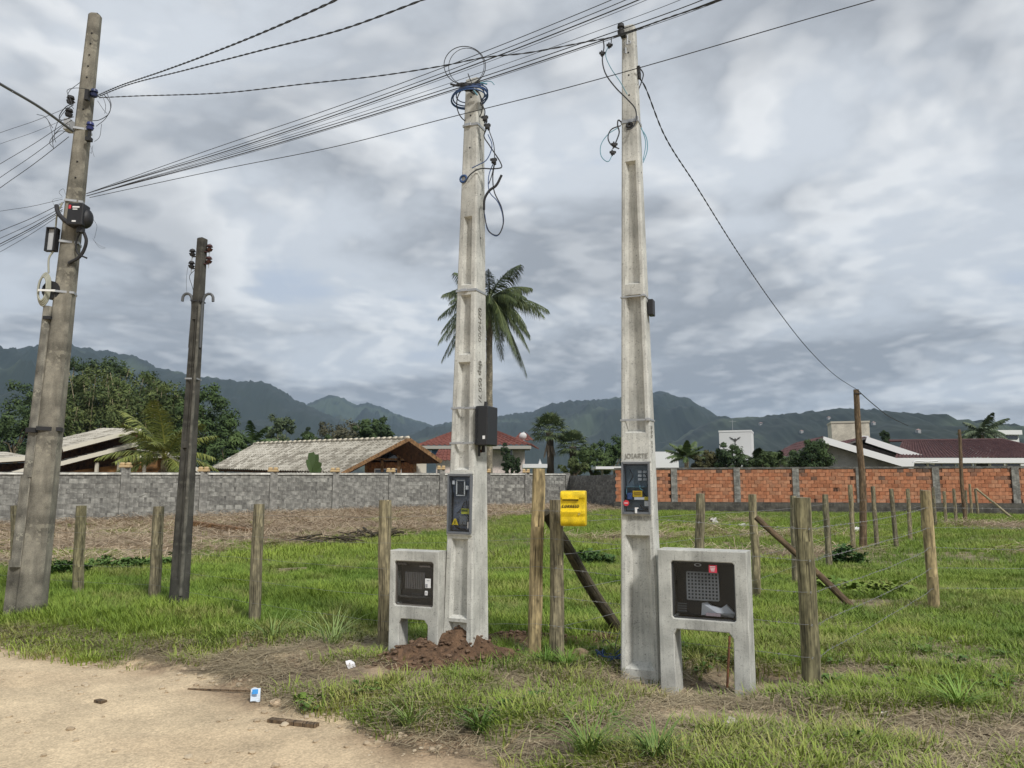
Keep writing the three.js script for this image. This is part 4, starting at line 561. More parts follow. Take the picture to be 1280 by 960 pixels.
tree('broadleaf_tree', 'green shrub along the brick wall under the palm fronds', 'shrub', 956, 566, 596, 46, 40, { clumps: 34, n: 100, a: [0.025, 0.045, 0.012], b: [0.08, 0.12, 0.03], leaf: 0.10 });
tree('broadleaf_tree', 'small dark tree beside the beige water tank', 'tree', 1105, 536, 560, 66, 14, { clumps: 20, n: 80, a: [0.02, 0.04, 0.012], b: [0.06, 0.09, 0.03] });
palm('tall queen palm with grey trunk behind the middle concrete pole', 612, 374, 50, 3.7, { name: 'queen_palm', n: 46, r0: 0.26, r1: 0.2, leaflets: 92, leaflet: 0.30, hang: 0.85, droop: 0.6, up1: 0.98, up0: -0.8, width: 0.024, dead: 8, spin: 0.7, bark: mat([0.19, 0.18, 0.16], 0.95, { map: sized(tWood, 1.2) }), a: [0.035, 0.06, 0.02], b: [0.12, 0.15, 0.05], seed: 41 });
palm('yellow-green coconut palm in front of the stepped-roof house', 206, 573, 37, 2.9, { name: 'coconut_palm', n: 19, r0: 0.2, r1: 0.16, leaflets: 52, leaflet: 0.26, hang: 0.35, droop: 0.5, up1: 1.45, up0: -0.1, width: 0.028, dead: 7, a: [0.08, 0.11, 0.02], b: [0.25, 0.27, 0.06], seed: 43 });
palm('short upright palm at the foot of the dark trees', 315, 556, 62, 2.2, { n: 13, leaflets: 34, up1: 1.4, up0: 0.15, droop: 0.45, a: [0.03, 0.06, 0.015], b: [0.09, 0.14, 0.04], seed: 47 });
palm('feather palm with ragged leaves above brick wall by right pole', 858, 572, 47, 1.5, { n: 14, leaflets: 32, up1: 1.4, up0: 0.1, droop: 0.4, a: [0.04, 0.07, 0.015], b: [0.12, 0.17, 0.05], seed: 53 });
palm('arching palm against the white tower wall', 946, 578, 48, 1.9, { n: 12, leaflets: 36, up1: 1.2, up0: 0.1, droop: 0.75, a: [0.025, 0.045, 0.012], b: [0.08, 0.12, 0.035], seed: 59 });
palm('arching palm beside leafy bush by the grey house', 972, 579, 49, 1.6, { n: 11, leaflets: 34, up1: 1.2, up0: 0.1, droop: 0.7, a: [0.03, 0.05, 0.012], b: [0.09, 0.13, 0.035], seed: 61 });
palm('grey-green palm rising behind the plum-brown roof', 1228, 542, 62, 2.1, { n: 18, leaflets: 44, hang: 0.6, droop: 0.6, up1: 1.3, up0: -0.1, a: [0.05, 0.075, 0.035], b: [0.13, 0.17, 0.085], seed: 67 });
fanPalm('taller fan palm with skirt of dead fronds', 687, 540, 58, 1.75, { n: 38, seed: 71 });
fanPalm('shorter fan palm beside the taller one', 716, 558, 57, 1.45, { n: 32, seed: 73 });
{ // clipped palm stump with a few stiff leaves poking over the wall
  const z = 42.5, p = at(391, 588, z), t = thing('banana_plant', 'stubby plant with broad stiff leaves poking over the grey wall', 'plant', [p.x, 0.3, -z]); partW(t, 'stem', limb([V(p.x, 0, -z), V(p.x, p.y - 0.3, -z)], 0.1, 0.08, 3, 7), barkM);
  for (const [a, l, tw] of [[-0.1, 1.25, 0.2], [0.12, 1.15, -0.2], [0.45, 0.8, 0.5], [-0.3, 0.9, 0.9], [0.75, 0.6, -0.4]]) { const sh = new THREE.Shape(); sh.moveTo(0, 0); sh.bezierCurveTo(0.28, l * 0.3, 0.26, l * 0.8, 0.16, l); sh.lineTo(-0.14, l * 0.97); sh.bezierCurveTo(-0.24, l * 0.7, -0.2, l * 0.3, 0, 0); const g = new THREE.ExtrudeGeometry(sh, { depth: 0.015, bevelEnabled: false }); g.rotateY(tw).rotateZ(-a); const m = part(t, 'leaf', g, mat([0.05, 0.085, 0.02], 0.7)); m.position.set(0, p.y - 0.55, tw * 0.1); }
}
// ================================================================ concrete poles
// a tapered double-T pole: front face (z+) with sunk panels; heights in metres above its foot
function shaft(H, W0, W1, D0, D1, panels, o = {}) {
  const c = o.c ?? 0.014, X = (y) => lerp(W0, W1, y / H) / 2, Z = (y) => lerp(D0, D1, y / H) / 2, f = [], q = (...p) => f.push(p);
  const cuts = [-0.3, ...panels.flatMap((p) => [p[0], p[1]]), H].sort((a, b) => a - b);
  for (let i = 0; i < cuts.length - 1; i++) {
    const N = Math.max(1, Math.round((cuts[i + 1] - cuts[i]) / 0.5)), isP = panels.find((p) => Math.abs(p[0] - cuts[i]) < 1e-6);
    for (let k = 0; k < N; k++) {
      const a = lerp(cuts[i], cuts[i + 1], k / N), b = lerp(cuts[i], cuts[i + 1], (k + 1) / N), xa = X(a), xb = X(b), za = Z(a), zb = Z(b);
      if (!isP) q([-xa + c, a, za], [xa - c, a, za], [xb - c, b, zb], [-xb + c, b, zb]);
      else { const wa = isP[5] ? isP[5] / 2 : xa - o.rim(a), wb = isP[5] ? isP[5] / 2 : xb - o.rim(b); q([-xa + c, a, za], [-wa, a, za], [-wb, b, zb], [-xb + c, b, zb]); q([wa, a, za], [xa - c, a, za], [xb - c, b, zb], [wb, b, zb]); }
      for (const s of [-1, 1]) { const r = (p) => s > 0 ? p : p.reverse(); q(...r([[s * (xa - c), a, za], [s * xa, a, za - c], [s * xb, b, zb - c], [s * (xb - c), b, zb]])); q(...r([[s * xa, a, za - c], [s * xa, a, -za + c], [s * xb, b, -zb + c], [s * xb, b, zb - c]])); q(...r([[s * xa, a, -za + c], [s * (xa - c), a, -za], [s * (xb - c), b, -zb], [s * xb, b, -zb + c]])); }
      q([xa - c, a, -za], [-xa + c, a, -za], [-xb + c, b, -zb], [xb - c, b, -zb]);
    }
  }
  for (const [a, b, e = o.e, sl = 0.022, sy = 0.025, wide] of panels) {
    const wa = wide ? wide / 2 : X(a) - o.rim(a), wb = wide ? wide / 2 : X(b) - o.rim(b), A = [-wa, a, Z(a)], B = [wa, a, Z(a)], C = [wb, b, Z(b)], D = [-wb, b, Z(b)], a2 = a + sy, b2 = b - sy * 0.6, A2 = [-wa + sl, a2, Z(a2) - e], B2 = [wa - sl, a2, Z(a2) - e], C2 = [wb - sl, b2, Z(b2) - e], D2 = [-wb + sl, b2, Z(b2) - e];
    q(A, B, B2, A2); q(B, C, C2, B2); q(C, D, D2, C2); q(D, A, A2, D2); q(A2, B2, C2, D2);
  }
  const x = X(H) - c, z = Z(H) - c, t = H + c; q([-X(H) + c, H, Z(H)], [X(H) - c, H, Z(H)], [x - 0.01, t, z], [-x + 0.01, t, z]); q([X(H), H, Z(H) - c], [X(H), H, -Z(H) + c], [x - 0.01, t, -z], [x - 0.01, t, z]); q([-X(H), H, -Z(H) + c], [-X(H), H, Z(H) - c], [-x + 0.01, t, z], [-x + 0.01, t, -z]); q([-x + 0.01, t, z], [x - 0.01, t, z], [x - 0.01, t, -z], [-x + 0.01, t, -z]); q([X(H) - c, H, -Z(H)], [-X(H) + c, H, -Z(H)], [-x + 0.01, t, -z], [x - 0.01, t, -z]);
  const g = quads(f); g.userData = { X, Z }; return g;
}
const strap = (w, d, h, y, t = 0.006) => { const s = new THREE.Shape(); s.moveTo(-w / 2 - t, -d / 2 - t); s.lineTo(w / 2 + t, -d / 2 - t); s.lineTo(w / 2 + t, d / 2 + t); s.lineTo(-w / 2 - t, d / 2 + t); const k = new THREE.Path(); k.moveTo(-w / 2 + 0.002, -d / 2 + 0.002); k.lineTo(w / 2 - 0.002, -d / 2 + 0.002); k.lineTo(w / 2 - 0.002, d / 2 - 0.002); k.lineTo(-w / 2 + 0.002, d / 2 - 0.002); s.holes.push(k); return new THREE.ExtrudeGeometry(s, { depth: h, bevelEnabled: false }).rotateX(-Math.PI / 2).translate(0, y, 0); };
const heightAt = (px, py, z) => at(px, py, z).y;
const fill = (w, h, x, y, z, d = 0.004) => box(w, h, d, x, y, z);
function stick(root, name, geo, m, label) { return part(root, name, geo, m, label); }
const letterM = mat([0.27, 0.265, 0.24], 0.95);
const dim = mat([0.075, 0.08, 0.085], 0.6), dimmer = mat([0.03, 0.033, 0.037], 0.5), lightGrey = mat([0.42, 0.44, 0.46], 0.5), coolGrey = mat([0.15, 0.16, 0.175], 0.6);
// a small meter box let into the pole's face
function meterBox(root, w, h, y, z, kind) {
  const b = new THREE.Group(); b.name = 'meter_box'; b.position.set(0, y, z); root.add(b);
  part(b, 'casing', merge([box(w, h, 0.02, 0, 0, -0.075), box(0.012, h, 0.1, -w / 2, 0, -0.03), box(0.012, h, 0.1, w / 2, 0, -0.03), box(w, 0.012, 0.1, 0, h / 2, -0.03), box(w, 0.012, 0.1, 0, -h / 2, -0.03)]), coolGrey);
  part(b, 'cover_frame', merge([box(0.016, h + 0.03, 0.014, -w / 2 - 0.002, 0, 0.022), box(0.016, h + 0.03, 0.014, w / 2 + 0.002, 0, 0.022), box(w, 0.016, 0.014, 0, h / 2 + 0.006, 0.022), box(w, 0.016, 0.014, 0, -h / 2 - 0.006, 0.022)]), coolGrey);
  if (kind === 'shut') {
    part(b, 'back_plate', rbox(w - 0.03, h - 0.03, 0.02, 0.004, 0, 0, -0.05), mat([0.16, 0.19, 0.25], 0.5));
    part(b, 'meter_window', merge([box(0.085, 0.006, 0.012, 0.0, h * 0.42, 0), box(0.085, 0.006, 0.012, 0.0, h * 0.15, 0), box(0.006, 0.125, 0.012, -0.042, h * 0.285, 0), box(0.006, 0.125, 0.012, 0.042, h * 0.285, 0)]), M.white); part(b, 'meter_screen', box(0.08, 0.118, 0.01, 0, h * 0.285, -0.012), dimmer);
    part(b, 'paper_tag', merge([fill(0.024, 0.035, -0.075, h * 0.38, 0.004), fill(0.03, 0.036, 0.072, h * 0.29, 0.004)]), M.paper); part(b, 'yellow_sticker', fill(0.08, 0.05, 0.055, -h * 0.13, 0.004), mat([0.55, 0.55, 0.06], 0.6)); part(b, 'sticker_band', fill(0.06, 0.02, 0.05, -h * 0.115, 0.0075, 0.002), mat([0.06, 0.09, 0.02], 0.6));
    const tr = new THREE.Shape(); tr.moveTo(-0.035, -0.025); tr.lineTo(0.035, -0.025); tr.lineTo(0.008, 0.035); tr.lineTo(-0.008, 0.035); part(b, 'warning_triangle', new THREE.ExtrudeGeometry(tr, { depth: 0.004, bevelEnabled: false }).translate(-0.05, -h * 0.33, 0.003), M.yellow); part(b, 'warning_mark', merge([fill(0.007, 0.026, -0.05, -h * 0.325, 0.0085, 0.002), fill(0.04, 0.004, -0.05, -h * 0.375, 0.0085, 0.002)]), M.ink);
    part(b, 'breaker', merge([rbox(0.1, 0.085, 0.05, 0.006, 0.04, -h * 0.29, -0.02), box(0.03, 0.03, 0.02, 0.02, -h * 0.33, 0.008), box(0.03, 0.03, 0.02, 0.06, -h * 0.33, 0.008)]), coolGrey);
    part(b, 'wire', merge([tube([V(0.03, 0.02, -0.03), V(0.0, -0.05, -0.02), V(-0.05, -0.09, -0.03)], 0.004), tube([V(0.05, 0.03, -0.03), V(0.06, -0.02, -0.02), V(0.06, -0.08, -0.03)], 0.004), tube([V(-0.09, h * 0.2, -0.03), V(-0.085, 0, -0.02), V(-0.08, -0.2, -0.03), V(0, -0.235, -0.02)], 0.004), tube([V(-0.07, -0.19, -0.02), V(-0.03, -0.23, -0.005), V(0.05, -0.235, -0.02)], 0.005)]), M.rubber);
    part(b, 'latch', box(0.012, 0.06, 0.014, w / 2 - 0.02, -h * 0.37, 0.02), M.steel);
  } else {
    part(b, 'back_plate', rbox(w - 0.03, h - 0.03, 0.02, 0.004, 0, 0, -0.055), mat([0.13, 0.17, 0.20], 0.6));
    const slots = []; for (const x of [0.03, 0.075]) for (let k = 0; k < 3; k++) slots.push(box(0.034, 0.022, 0.01, x, h * 0.33 - k * 0.033, -0.02)); part(b, 'breaker_block', merge(slots), lightGrey);
    part(b, 'divider', box(w - 0.05, 0.004, 0.05, 0, h * 0.02, -0.02), mat([0.16, 0.3, 0.36], 0.5)); part(b, 'yellow_sticker', fill(0.085, 0.055, 0.01, -h * 0.12, 0.004), mat([0.78, 0.5, 0.02], 0.5)); part(b, 'sticker_print', merge([fill(0.06, 0.008, 0.01, -h * 0.10, 0.0075, 0.002), fill(0.06, 0.006, 0.01, -h * 0.135, 0.0075, 0.002)]), mat([0.3, 0.17, 0.02], 0.6));
    part(b, 'label', merge([fill(0.1, 0.022, 0.03, -h * 0.215, 0.002), fill(0.04, 0.045, 0.09, -h * 0.32, -0.002)]), M.paper); part(b, 'label_yellow', fill(0.036, 0.03, 0.09, -h * 0.215, 0.006), mat([0.7, 0.55, 0.05], 0.6)); part(b, 'blue_breaker', rbox(0.045, 0.06, 0.05, 0.006, -0.06, -h * 0.17, -0.01), mat([0.05, 0.10, 0.28], 0.5)); part(b, 'red_sticker', new THREE.CylinderGeometry(0.026, 0.026, 0.003, 16).rotateX(Math.PI / 2).translate(-w / 2 + 0.03, -h * 0.31, 0.03), M.red); part(b, 'red_sticker_print', fill(0.034, 0.006, -w / 2 + 0.03, -h * 0.31, 0.033, 0.002), M.paper);
    part(b, 'wire', merge([tube([V(-0.06, h * 0.38, -0.02), V(-0.03, h * 0.25, 0), V(-0.07, h * 0.1, -0.02)], 0.005), tube([V(0.05, h * 0.36, -0.03), V(0.1, h * 0.2, -0.01), V(0.1, 0.02, -0.02)], 0.004), tube([V(0.03, 0.0, -0.02), V(0.06, -0.04, 0), V(0.09, -0.08, -0.02)], 0.004), tube([V(0.03, -h * 0.35, -0.02), V(0.06, -h * 0.42, 0), V(0.12, -h * 0.43, -0.02)], 0.006)]), M.rubber); part(b, 'blue_wire', merge([tube([V(0.03, h * 0.05, -0.01), V(0.03, h * 0.0, 0.0), V(0.06, -h * 0.06, -0.01)], 0.004), tube([V(-0.09, h * 0.0, -0.01), V(-0.09, -0.05, 0), V(-0.07, -0.09, -0.01)], 0.004)]), M.tealCable);
    part(b, 'padlock_tag', merge([rbox(0.02, 0.05, 0.008, 0.003, 0, -h * 0.46, 0.035), box(0.03, 0.01, 0.01, 0.006, -h * 0.41, 0.035)]), M.paper);
  }
  part(b, 'cover', fill(w - 0.012, h - 0.012, 0, 0, 0.022, 0.002), M.glass);
}
function concretePole(name, label, foot, turn, lean, H, dims, panels, rim, e) { const t = thing(name, label, 'pole', foot, turn); t.rotation.z = lean; const g = shaft(H, ...dims, panels, { rim, e }); const ud = g.userData; stick(t, 'shaft', g, M.concrete); t.userData.shape = undefined; return { t, X: ud.X, Z: ud.Z }; }
const holes = (t, s, ys, xs = [0]) => { for (const y of ys) for (const x of xs) part(t, 'dark_hole_disc', new THREE.CylinderGeometry(0.009, 0.009, 0.01, 8).rotateX(Math.PI / 2).translate(x, y, s.Z(y) - 0.003), M.ink); };  // near-black discs painted as the dark inside bolt holes; nothing is cut
const sideHoles = (t, s, ys) => { for (const y of ys) part(t, 'dark_hole_disc', new THREE.CylinderGeometry(0.009, 0.009, 0.01, 8).rotateZ(Math.PI / 2).translate(s.X(y) - 0.003, y, 0.01), M.ink); };  // same discs on the side face, hole shade put into their colour
// ---- middle pole
const midZ = 7.5, midFoot = at(582, 813, midZ); midFoot.y = hgt(midFoot.x, midZ) - 0.02;
const Ymid = (py) => heightAt(585, py, midZ) - midFoot.y;
const midTurn = -0.42;
const mid = concretePole('concrete_pole', 'pale concrete pole with blue cable coil on top and black box', [midFoot.x, midFoot.y, -midZ], midTurn, -0.010, Ymid(104), [0.315, 0.145, 0.36, 0.15], [[0.09, 0.36], [0.39, Ymid(672)], [Ymid(588), Ymid(455) - 0.0], [Ymid(446), Ymid(372)], [Ymid(360), Ymid(275)]].map(([a, b]) => [a, b, 0.05]).concat([[Ymid(664) - 0.004, Ymid(595) + 0.004, 0.10, 0.003, 0.003, 0.243]]), (y) => lerp(0.058, 0.046, y / 5.6), 0.05);
{
  const { t, X, Z } = mid, my = (Ymid(595) + Ymid(664)) / 2, mh = Ymid(595) - Ymid(664);
  meterBox(t, 0.235, mh, my, Z(my) + 0.005, 'shut'); part(t, 'meter_surround', merge([box(0.262, 0.012, 0.02, 0, my + mh / 2 + 0.022, Z(my) + 0.004), box(0.262, 0.012, 0.02, 0, my - mh / 2 - 0.022, Z(my) + 0.016)]), M.concrete);
  for (const [py, h] of [[368, 0.022], [513, 0.018], [556, 0.018], [163, 0.025]]) { const y = Ymid(py); part(t, 'steel_band', strap(X(y) * 2, Z(y) * 2, h, y), M.galv); part(t, 'band_clip', rbox(0.07, h * 1.3, 0.02, 0.004, -0.02, y + h / 2, Z(y) + 0.012), M.steel); }
  const by0 = Ymid(558), by1 = Ymid(510), by = (by0 + by1) / 2, bh = by1 - by0, bx = X(by) + 0.085, bz = 0.05;
  const bb = part(t, 'terminal_box', rbox(0.13, bh, 0.23, 0.012, bx, by, bz), mat([0.017, 0.018, 0.02], 0.5)); bb.userData.label = 'black plastic terminal box strapped to the pole';
  const fins = []; for (let k = 0; k < 7; k++) fins.push(box(0.012, bh * 0.09, 0.02, bx - 0.05, by0 + bh * (0.1 + k * 0.13), bz + 0.12)); part(bb, 'hinge_fins', merge(fins), M.black); part(bb, 'sticker', fill(0.025, 0.032, bx + 0.03, by0 + 0.075, bz + 0.117), M.paper); part(bb, 'gland', merge([cyl(0.02, 0.016, 0.06, bx - 0.03, by0 - 0.06, bz, 8), cyl(0.02, 0.016, 0.05, bx - 0.01, by1, bz, 8), cyl(0.012, 0.012, 0.1, bx - 0.05, by0 - 0.1, bz + 0.05, 6)]), M.rubber); part(bb, 'bracket', box(0.05, bh * 0.7, 0.12, X(by) + 0.005, by, bz), M.galv);
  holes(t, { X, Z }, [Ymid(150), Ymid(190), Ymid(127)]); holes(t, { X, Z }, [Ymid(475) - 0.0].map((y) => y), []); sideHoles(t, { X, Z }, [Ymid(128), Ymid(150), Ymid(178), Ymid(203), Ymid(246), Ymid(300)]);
  const date = words('02/14/00', 0.062, 0.006, fontThin).rotateZ(-Math.PI / 2).rotateY(Math.PI / 2).translate(X(Ymid(410)) - 0.001, Ymid(408), 0.03); part(t, 'cast_date', date, letterM); const code = words('dap 050 7/', 0.062, 0.006, fontThin).rotateZ(-Math.PI / 2).rotateY(Math.PI / 2).translate(X(Ymid(478)) + 0.001, Ymid(478), 0.03); part(t, 'cast_code', code, letterM);
  part(t, 'cable_entry', new THREE.TorusGeometry(0.035, 0.012, 6, 14).translate(-X(Ymid(228)) + 0.03, Ymid(228), Z(Ymid(228)) + 0.01), M.blueCable); part(t, 'corner_hook', merge([cyl(0.02, 0.02, 0.03, X(Ymid(610)) - 0.003, Ymid(566), 0.02, 8)]), M.rust);
}
// ---- right pole
const rgtZ = 7.03, rgtFoot = at(804, 846, rgtZ); const Yr = (py) => heightAt(797, py, rgtZ) - rgtFoot.y, rgtTurn = -0.38;
const rgt = concretePole('concrete_pole', 'pale concrete pole lettered above its open-faced meter box', [rgtFoot.x, rgtFoot.y, -rgtZ], rgtTurn, 0, Yr(36), [0.345, 0.124, 0.25, 0.12], [[0.085, Yr(668), 0.085, 0.05, 0.05], [Yr(542), Yr(371), 0.06], [Yr(358), Yr(205), 0.05], [Yr(640) - 0.004, Yr(580) + 0.004, 0.10, 0.003, 0.003, 0.243]], (y) => lerp(0.042, 0.035, y / 5.8), 0.06);
{
  const { t, X, Z } = rgt, my = (Yr(580) + Yr(640)) / 2, mh = Yr(580) - Yr(640);
  meterBox(t, 0.235, mh, my, Z(my) + 0.005, 'open'); part(t, 'meter_surround', merge([box(0.27, 0.01, 0.018, 0, my + mh / 2 + 0.02, Z(my)), box(0.27, 0.01, 0.018, 0, my - mh / 2 - 0.02, Z(my) + 0.006)]), M.concrete);
  part(t, 'cast_name', words('JOIARTE', 0.042, 0.006, fontThin).translate(0, Yr(571), Z(Yr(571)) - 0.001), letterM); part(t, 'cast_number', words('JP 100 CJN', 0.033, 0.006, fontThin).translate(0.02, Yr(647.5), Z(Yr(647.5)) - 0.001), letterM); part(t, 'cast_code', words('300 dan', 0.05, 0.006, fontThin).rotateZ(-Math.PI / 2).rotateY(Math.PI / 2).translate(X(Yr(550)) - 0.001, Yr(550), 0.05), letterM);
  for (const [py, h] of [[374, 0.012], [527, 0.016], [157, 0.03]]) { const y = Yr(py); part(t, 'steel_band', strap(X(y) * 2, Z(y) * 2, h, y), M.galv); part(t, 'band_clip', rbox(0.035, h * 1.8, 0.02, 0.004, X(y) * 0.92, y + h / 2, Z(y) + 0.012), M.steel); }
  const y = Yr(386); part(t, 'junction_box', rbox(0.05, 0.15, 0.1, 0.008, X(y) + 0.035, y, -0.02), M.black);
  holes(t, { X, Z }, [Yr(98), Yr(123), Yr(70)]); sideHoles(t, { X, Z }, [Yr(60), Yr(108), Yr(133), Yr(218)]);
  const iy = Yr(42); part(t, 'insulator', merge([cyl(0.03, 0.035, 0.04, -0.055, iy - 0.07, Z(iy) + 0.06), cyl(0.022, 0.022, 0.04, -0.055, iy - 0.03, Z(iy) + 0.06), cyl(0.036, 0.03, 0.035, -0.055, iy + 0.005, Z(iy) + 0.06), box(0.05, 0.03, 0.12, -0.04, iy - 0.06, Z(iy))]), M.rubber); part(t, 'eye_bolt', merge([cyl(0.008, 0.008, 0.09, 0, Yr(58) - 0.03, Z(Yr(58)) + 0.03), new THREE.TorusGeometry(0.02, 0.006, 6, 12).translate(0.01, Yr(60), Z(Yr(58)) + 0.03), cyl(0.008, 0.008, 0.06, -0.02, Yr(72), Z(Yr(72)) + 0.02)]), M.galv);
  const sy = Yr(90); part(t, 'side_clamp', merge([rbox(0.03, 0.08, 0.04, 0.006, X(sy) + 0.015, sy, 0), cyl(0.016, 0.016, 0.06, X(sy) + 0.02, sy - 0.09, 0, 8)]), M.rubber); part(t, 'cable_gland', new THREE.TorusGeometry(0.022, 0.014, 8, 14).translate(0.0, Yr(161), Z(Yr(161)) + 0.008), M.rubber);
}
// ---- concrete cabinet stands beside each pole
function cabinet(label, foot, turn, W, H, D, legW, win, beamY, kind) {
  const t = thing('meter_cabinet', label, 'cabinet', foot, turn), s = new THREE.Shape(), c = 0.05, b = -0.12;
  s.moveTo(-W / 2, b); s.lineTo(-W / 2 + legW, b); s.lineTo(-W / 2 + legW * 0.92, beamY - c); s.lineTo(-W / 2 + legW * 0.92 + c * 0.5, beamY); s.lineTo(W / 2 - legW * 0.92 - c * 0.8, beamY); s.lineTo(W / 2 - legW * 0.92, beamY - c); s.lineTo(W / 2 - legW, b); s.lineTo(W / 2, b); s.lineTo(W / 2, H); s.lineTo(-W / 2, H); s.closePath();
  const [x0, x1, y0, y1] = win, k = new THREE.Path(), r = 0.02; k.moveTo(x0 + r, y0); k.lineTo(x1 - r, y0); k.lineTo(x1, y0 + r); k.lineTo(x1, y1 - r); k.lineTo(x1 - r, y1); k.lineTo(x0 + r, y1); k.lineTo(x0, y1 - r); k.lineTo(x0, y0 + r); k.closePath(); s.holes.push(k);
  part(t, 'concrete_frame', metres(new THREE.ExtrudeGeometry(s, { depth: D - 0.02, bevelEnabled: true, bevelThickness: 0.01, bevelSize: 0.008, bevelSegments: 2 }).translate(0, 0, -D / 2 + 0.01)), M.concreteFoot);
  const w = x1 - x0, h = y1 - y0, cx = (x0 + x1) / 2, cy = (y0 + y1) / 2, f = D / 2 - 0.035;
  const inner = kind === 'grid' ? mat([0.05, 0.051, 0.053], 0.55) : mat([0.125, 0.112, 0.10], 0.6);
  part(t, 'box_body', merge([box(w, h, 0.01, cx, cy, -D / 2 + 0.035), box(w, 0.008, D - 0.08, cx, y0 + 0.004, 0), box(w, 0.008, D - 0.08, cx, y1 - 0.004, 0), box(0.008, h, D - 0.08, x0 + 0.004, cy, 0), box(0.008, h, D - 0.08, x1 - 0.004, cy, 0)]), inner);
  part(t, 'door_frame', merge([box(w, 0.018, 0.016, cx, y0 + 0.012, f), box(w, 0.018, 0.016, cx, y1 - 0.012, f), box(0.018, h - 0.05, 0.016, x0 + 0.012, cy, f), box(0.018, h - 0.05, 0.016, x1 - 0.012, cy, f)]), inner);
  if (kind === 'grid') {
    const bars = [], gx = cx - 0.015, gy = cy + h * 0.06, gw = w * 0.48, gh = h * 0.46; for (let i = 0; i <= 9; i++) bars.push(box(0.011, gh, 0.012, gx + gw * (i / 9 - 0.5), gy, f - 0.045)); for (let i = 0; i <= 8; i++) bars.push(box(gw, 0.011, 0.012, gx, gy + gh * (i / 8 - 0.5), f - 0.047)); part(t, 'vent_grid', merge(bars), mat([0.26, 0.265, 0.27], 0.5));
    const lv = []; for (let i = 0; i < 4; i++) lv.push(box(0.08, 0.008, 0.014, x0 + 0.075, y0 + 0.06 + i * 0.02, f - 0.045)); part(t, 'louvre', merge(lv), mat([0.09, 0.095, 0.1], 0.5));
    part(t, 'red_sticker', fill(0.066, 0.062, cx + 0.085, y1 - 0.062, f + 0.01), mat([0.66, 0.05, 0.09], 0.6)); part(t, 'sticker_print', merge([0.016, 0.004, -0.008, -0.018].map((d, i) => fill(0.046 - i * 0.006, 0.005, cx + 0.083, y1 - 0.06 + d, f + 0.0135, 0.002))), M.paper); part(t, 'handle', new THREE.TorusGeometry(0.018, 0.004, 6, 14).scale(1.4, 0.6, 1).translate(cx - 0.04, y1 - 0.035, f + 0.006), M.galv);
    const bag = new THREE.BufferGeometry(), P = [[-0.11, 0, 0], [0.15, -0.005, 0], [0.17, 0.03, 0.01], [0.10, 0.10, 0.015], [0.06, 0.07, 0.03], [-0.02, 0.085, 0.02], [-0.06, 0.11, 0.0], [-0.10, 0.10, 0.01], [0.03, 0.035, 0.055]]; const tri = []; for (let i = 0; i < 8; i++) tri.push(P[i], P[(i + 1) % 8], P[8]); const back = P.map(([x, y, z]) => [x, y, z - 0.03]); for (let i = 0; i < 8; i++) tri.push(back[(i + 1) % 8], back[i], [0.03, 0.035, -0.01], P[(i + 1) % 8], P[i], back[i], P[(i + 1) % 8], back[i], back[(i + 1) % 8]);
    bag.setAttribute('position', new THREE.Float32BufferAttribute(tri.flat(), 3)); bag.computeVertexNormals(); const bm = part(t, 'plastic_bag', bag.translate(cx + 0.07, y0 + 0.03, f - 0.075), mat([0.72, 0.71, 0.72], 0.4)); part(bm, 'leaflet', box(0.12, 0.025, 0.004, cx + 0.07, y0 + 0.05, f - 0.016), mat([0.5, 0.38, 0.4], 0.7));
  } else {
    const sl = []; for (let i = 0; i < 11; i++) sl.push(box(0.009, h * 0.36, 0.012, cx - w * 0.26 + i * w * 0.045, cy + h * 0.06, f - 0.02)); part(t, 'louvre', merge(sl), mat([0.2, 0.18, 0.165], 0.6)); part(t, 'label', merge([fill(0.06, 0.085, cx + w * 0.33, cy + 0.01, f + 0.01), fill(0.028, 0.04, cx + w * 0.29, cy - 0.08, f + 0.01)]), M.paper); part(t, 'label_print', merge([fill(0.022, 0.03, cx + w * 0.30, cy - 0.012, f + 0.0135, 0.002), fill(0.03, 0.004, cx + w * 0.34, cy + 0.035, f + 0.0135, 0.002), fill(0.008, 0.02, cx + w * 0.29, cy - 0.08, f + 0.0135, 0.002)]), mat([0.3, 0.3, 0.32], 0.7)); part(t, 'hinge', merge([box(0.1, 0.014, 0.02, cx - w * 0.32, y1 - 0.035, f + 0.004), box(0.12, 0.014, 0.02, cx + w * 0.25, y1 - 0.05, f + 0.004)]), mat([0.09, 0.08, 0.07], 0.6)); part(t, 'shelf', box(w * 0.9, 0.012, 0.06, cx, y0 + h * 0.2, f - 0.05), mat([0.09, 0.08, 0.07], 0.8));
  }
  part(t, 'door_glass', fill(w - 0.02, h - 0.02, cx, cy, f + 0.004, 0.002), M.glass); return t;
}
{ const z = 7.52, p = at(522, 812, z); cabinet('left concrete cabinet stand half buried in dug soil, louvred door', [p.x, hgt(p.x, z) + 0.0, -z + 0.03], midTurn, 0.52, 0.985, 0.17, 0.105, [-0.222, 0.215, 0.475, 0.90], 0.37, 'slats').userData.label = 'concrete cabinet stand in dug soil with brown louvred door'; }
{ const z = 6.66, p = at(885, 857, z); cabinet('concrete cabinet stand on bare ground with red sticker and bag', [p.x, p.y + 0.0, -z], -0.44, 0.72, 1.10, 0.25, 0.12, [-0.262, 0.275, 0.537, 1.022], 0.465, 'grid');
  const a = at(908, 858, 6.86), b = at(912, 795, 6.9); solo('iron_bar', limb([V(a.x, a.y - 0.08, a.z), b], 0.011, 0.011, 3, 7), M.rust, 'thin rusty bar leaning inside the right cabinet stand', 'bar'); }
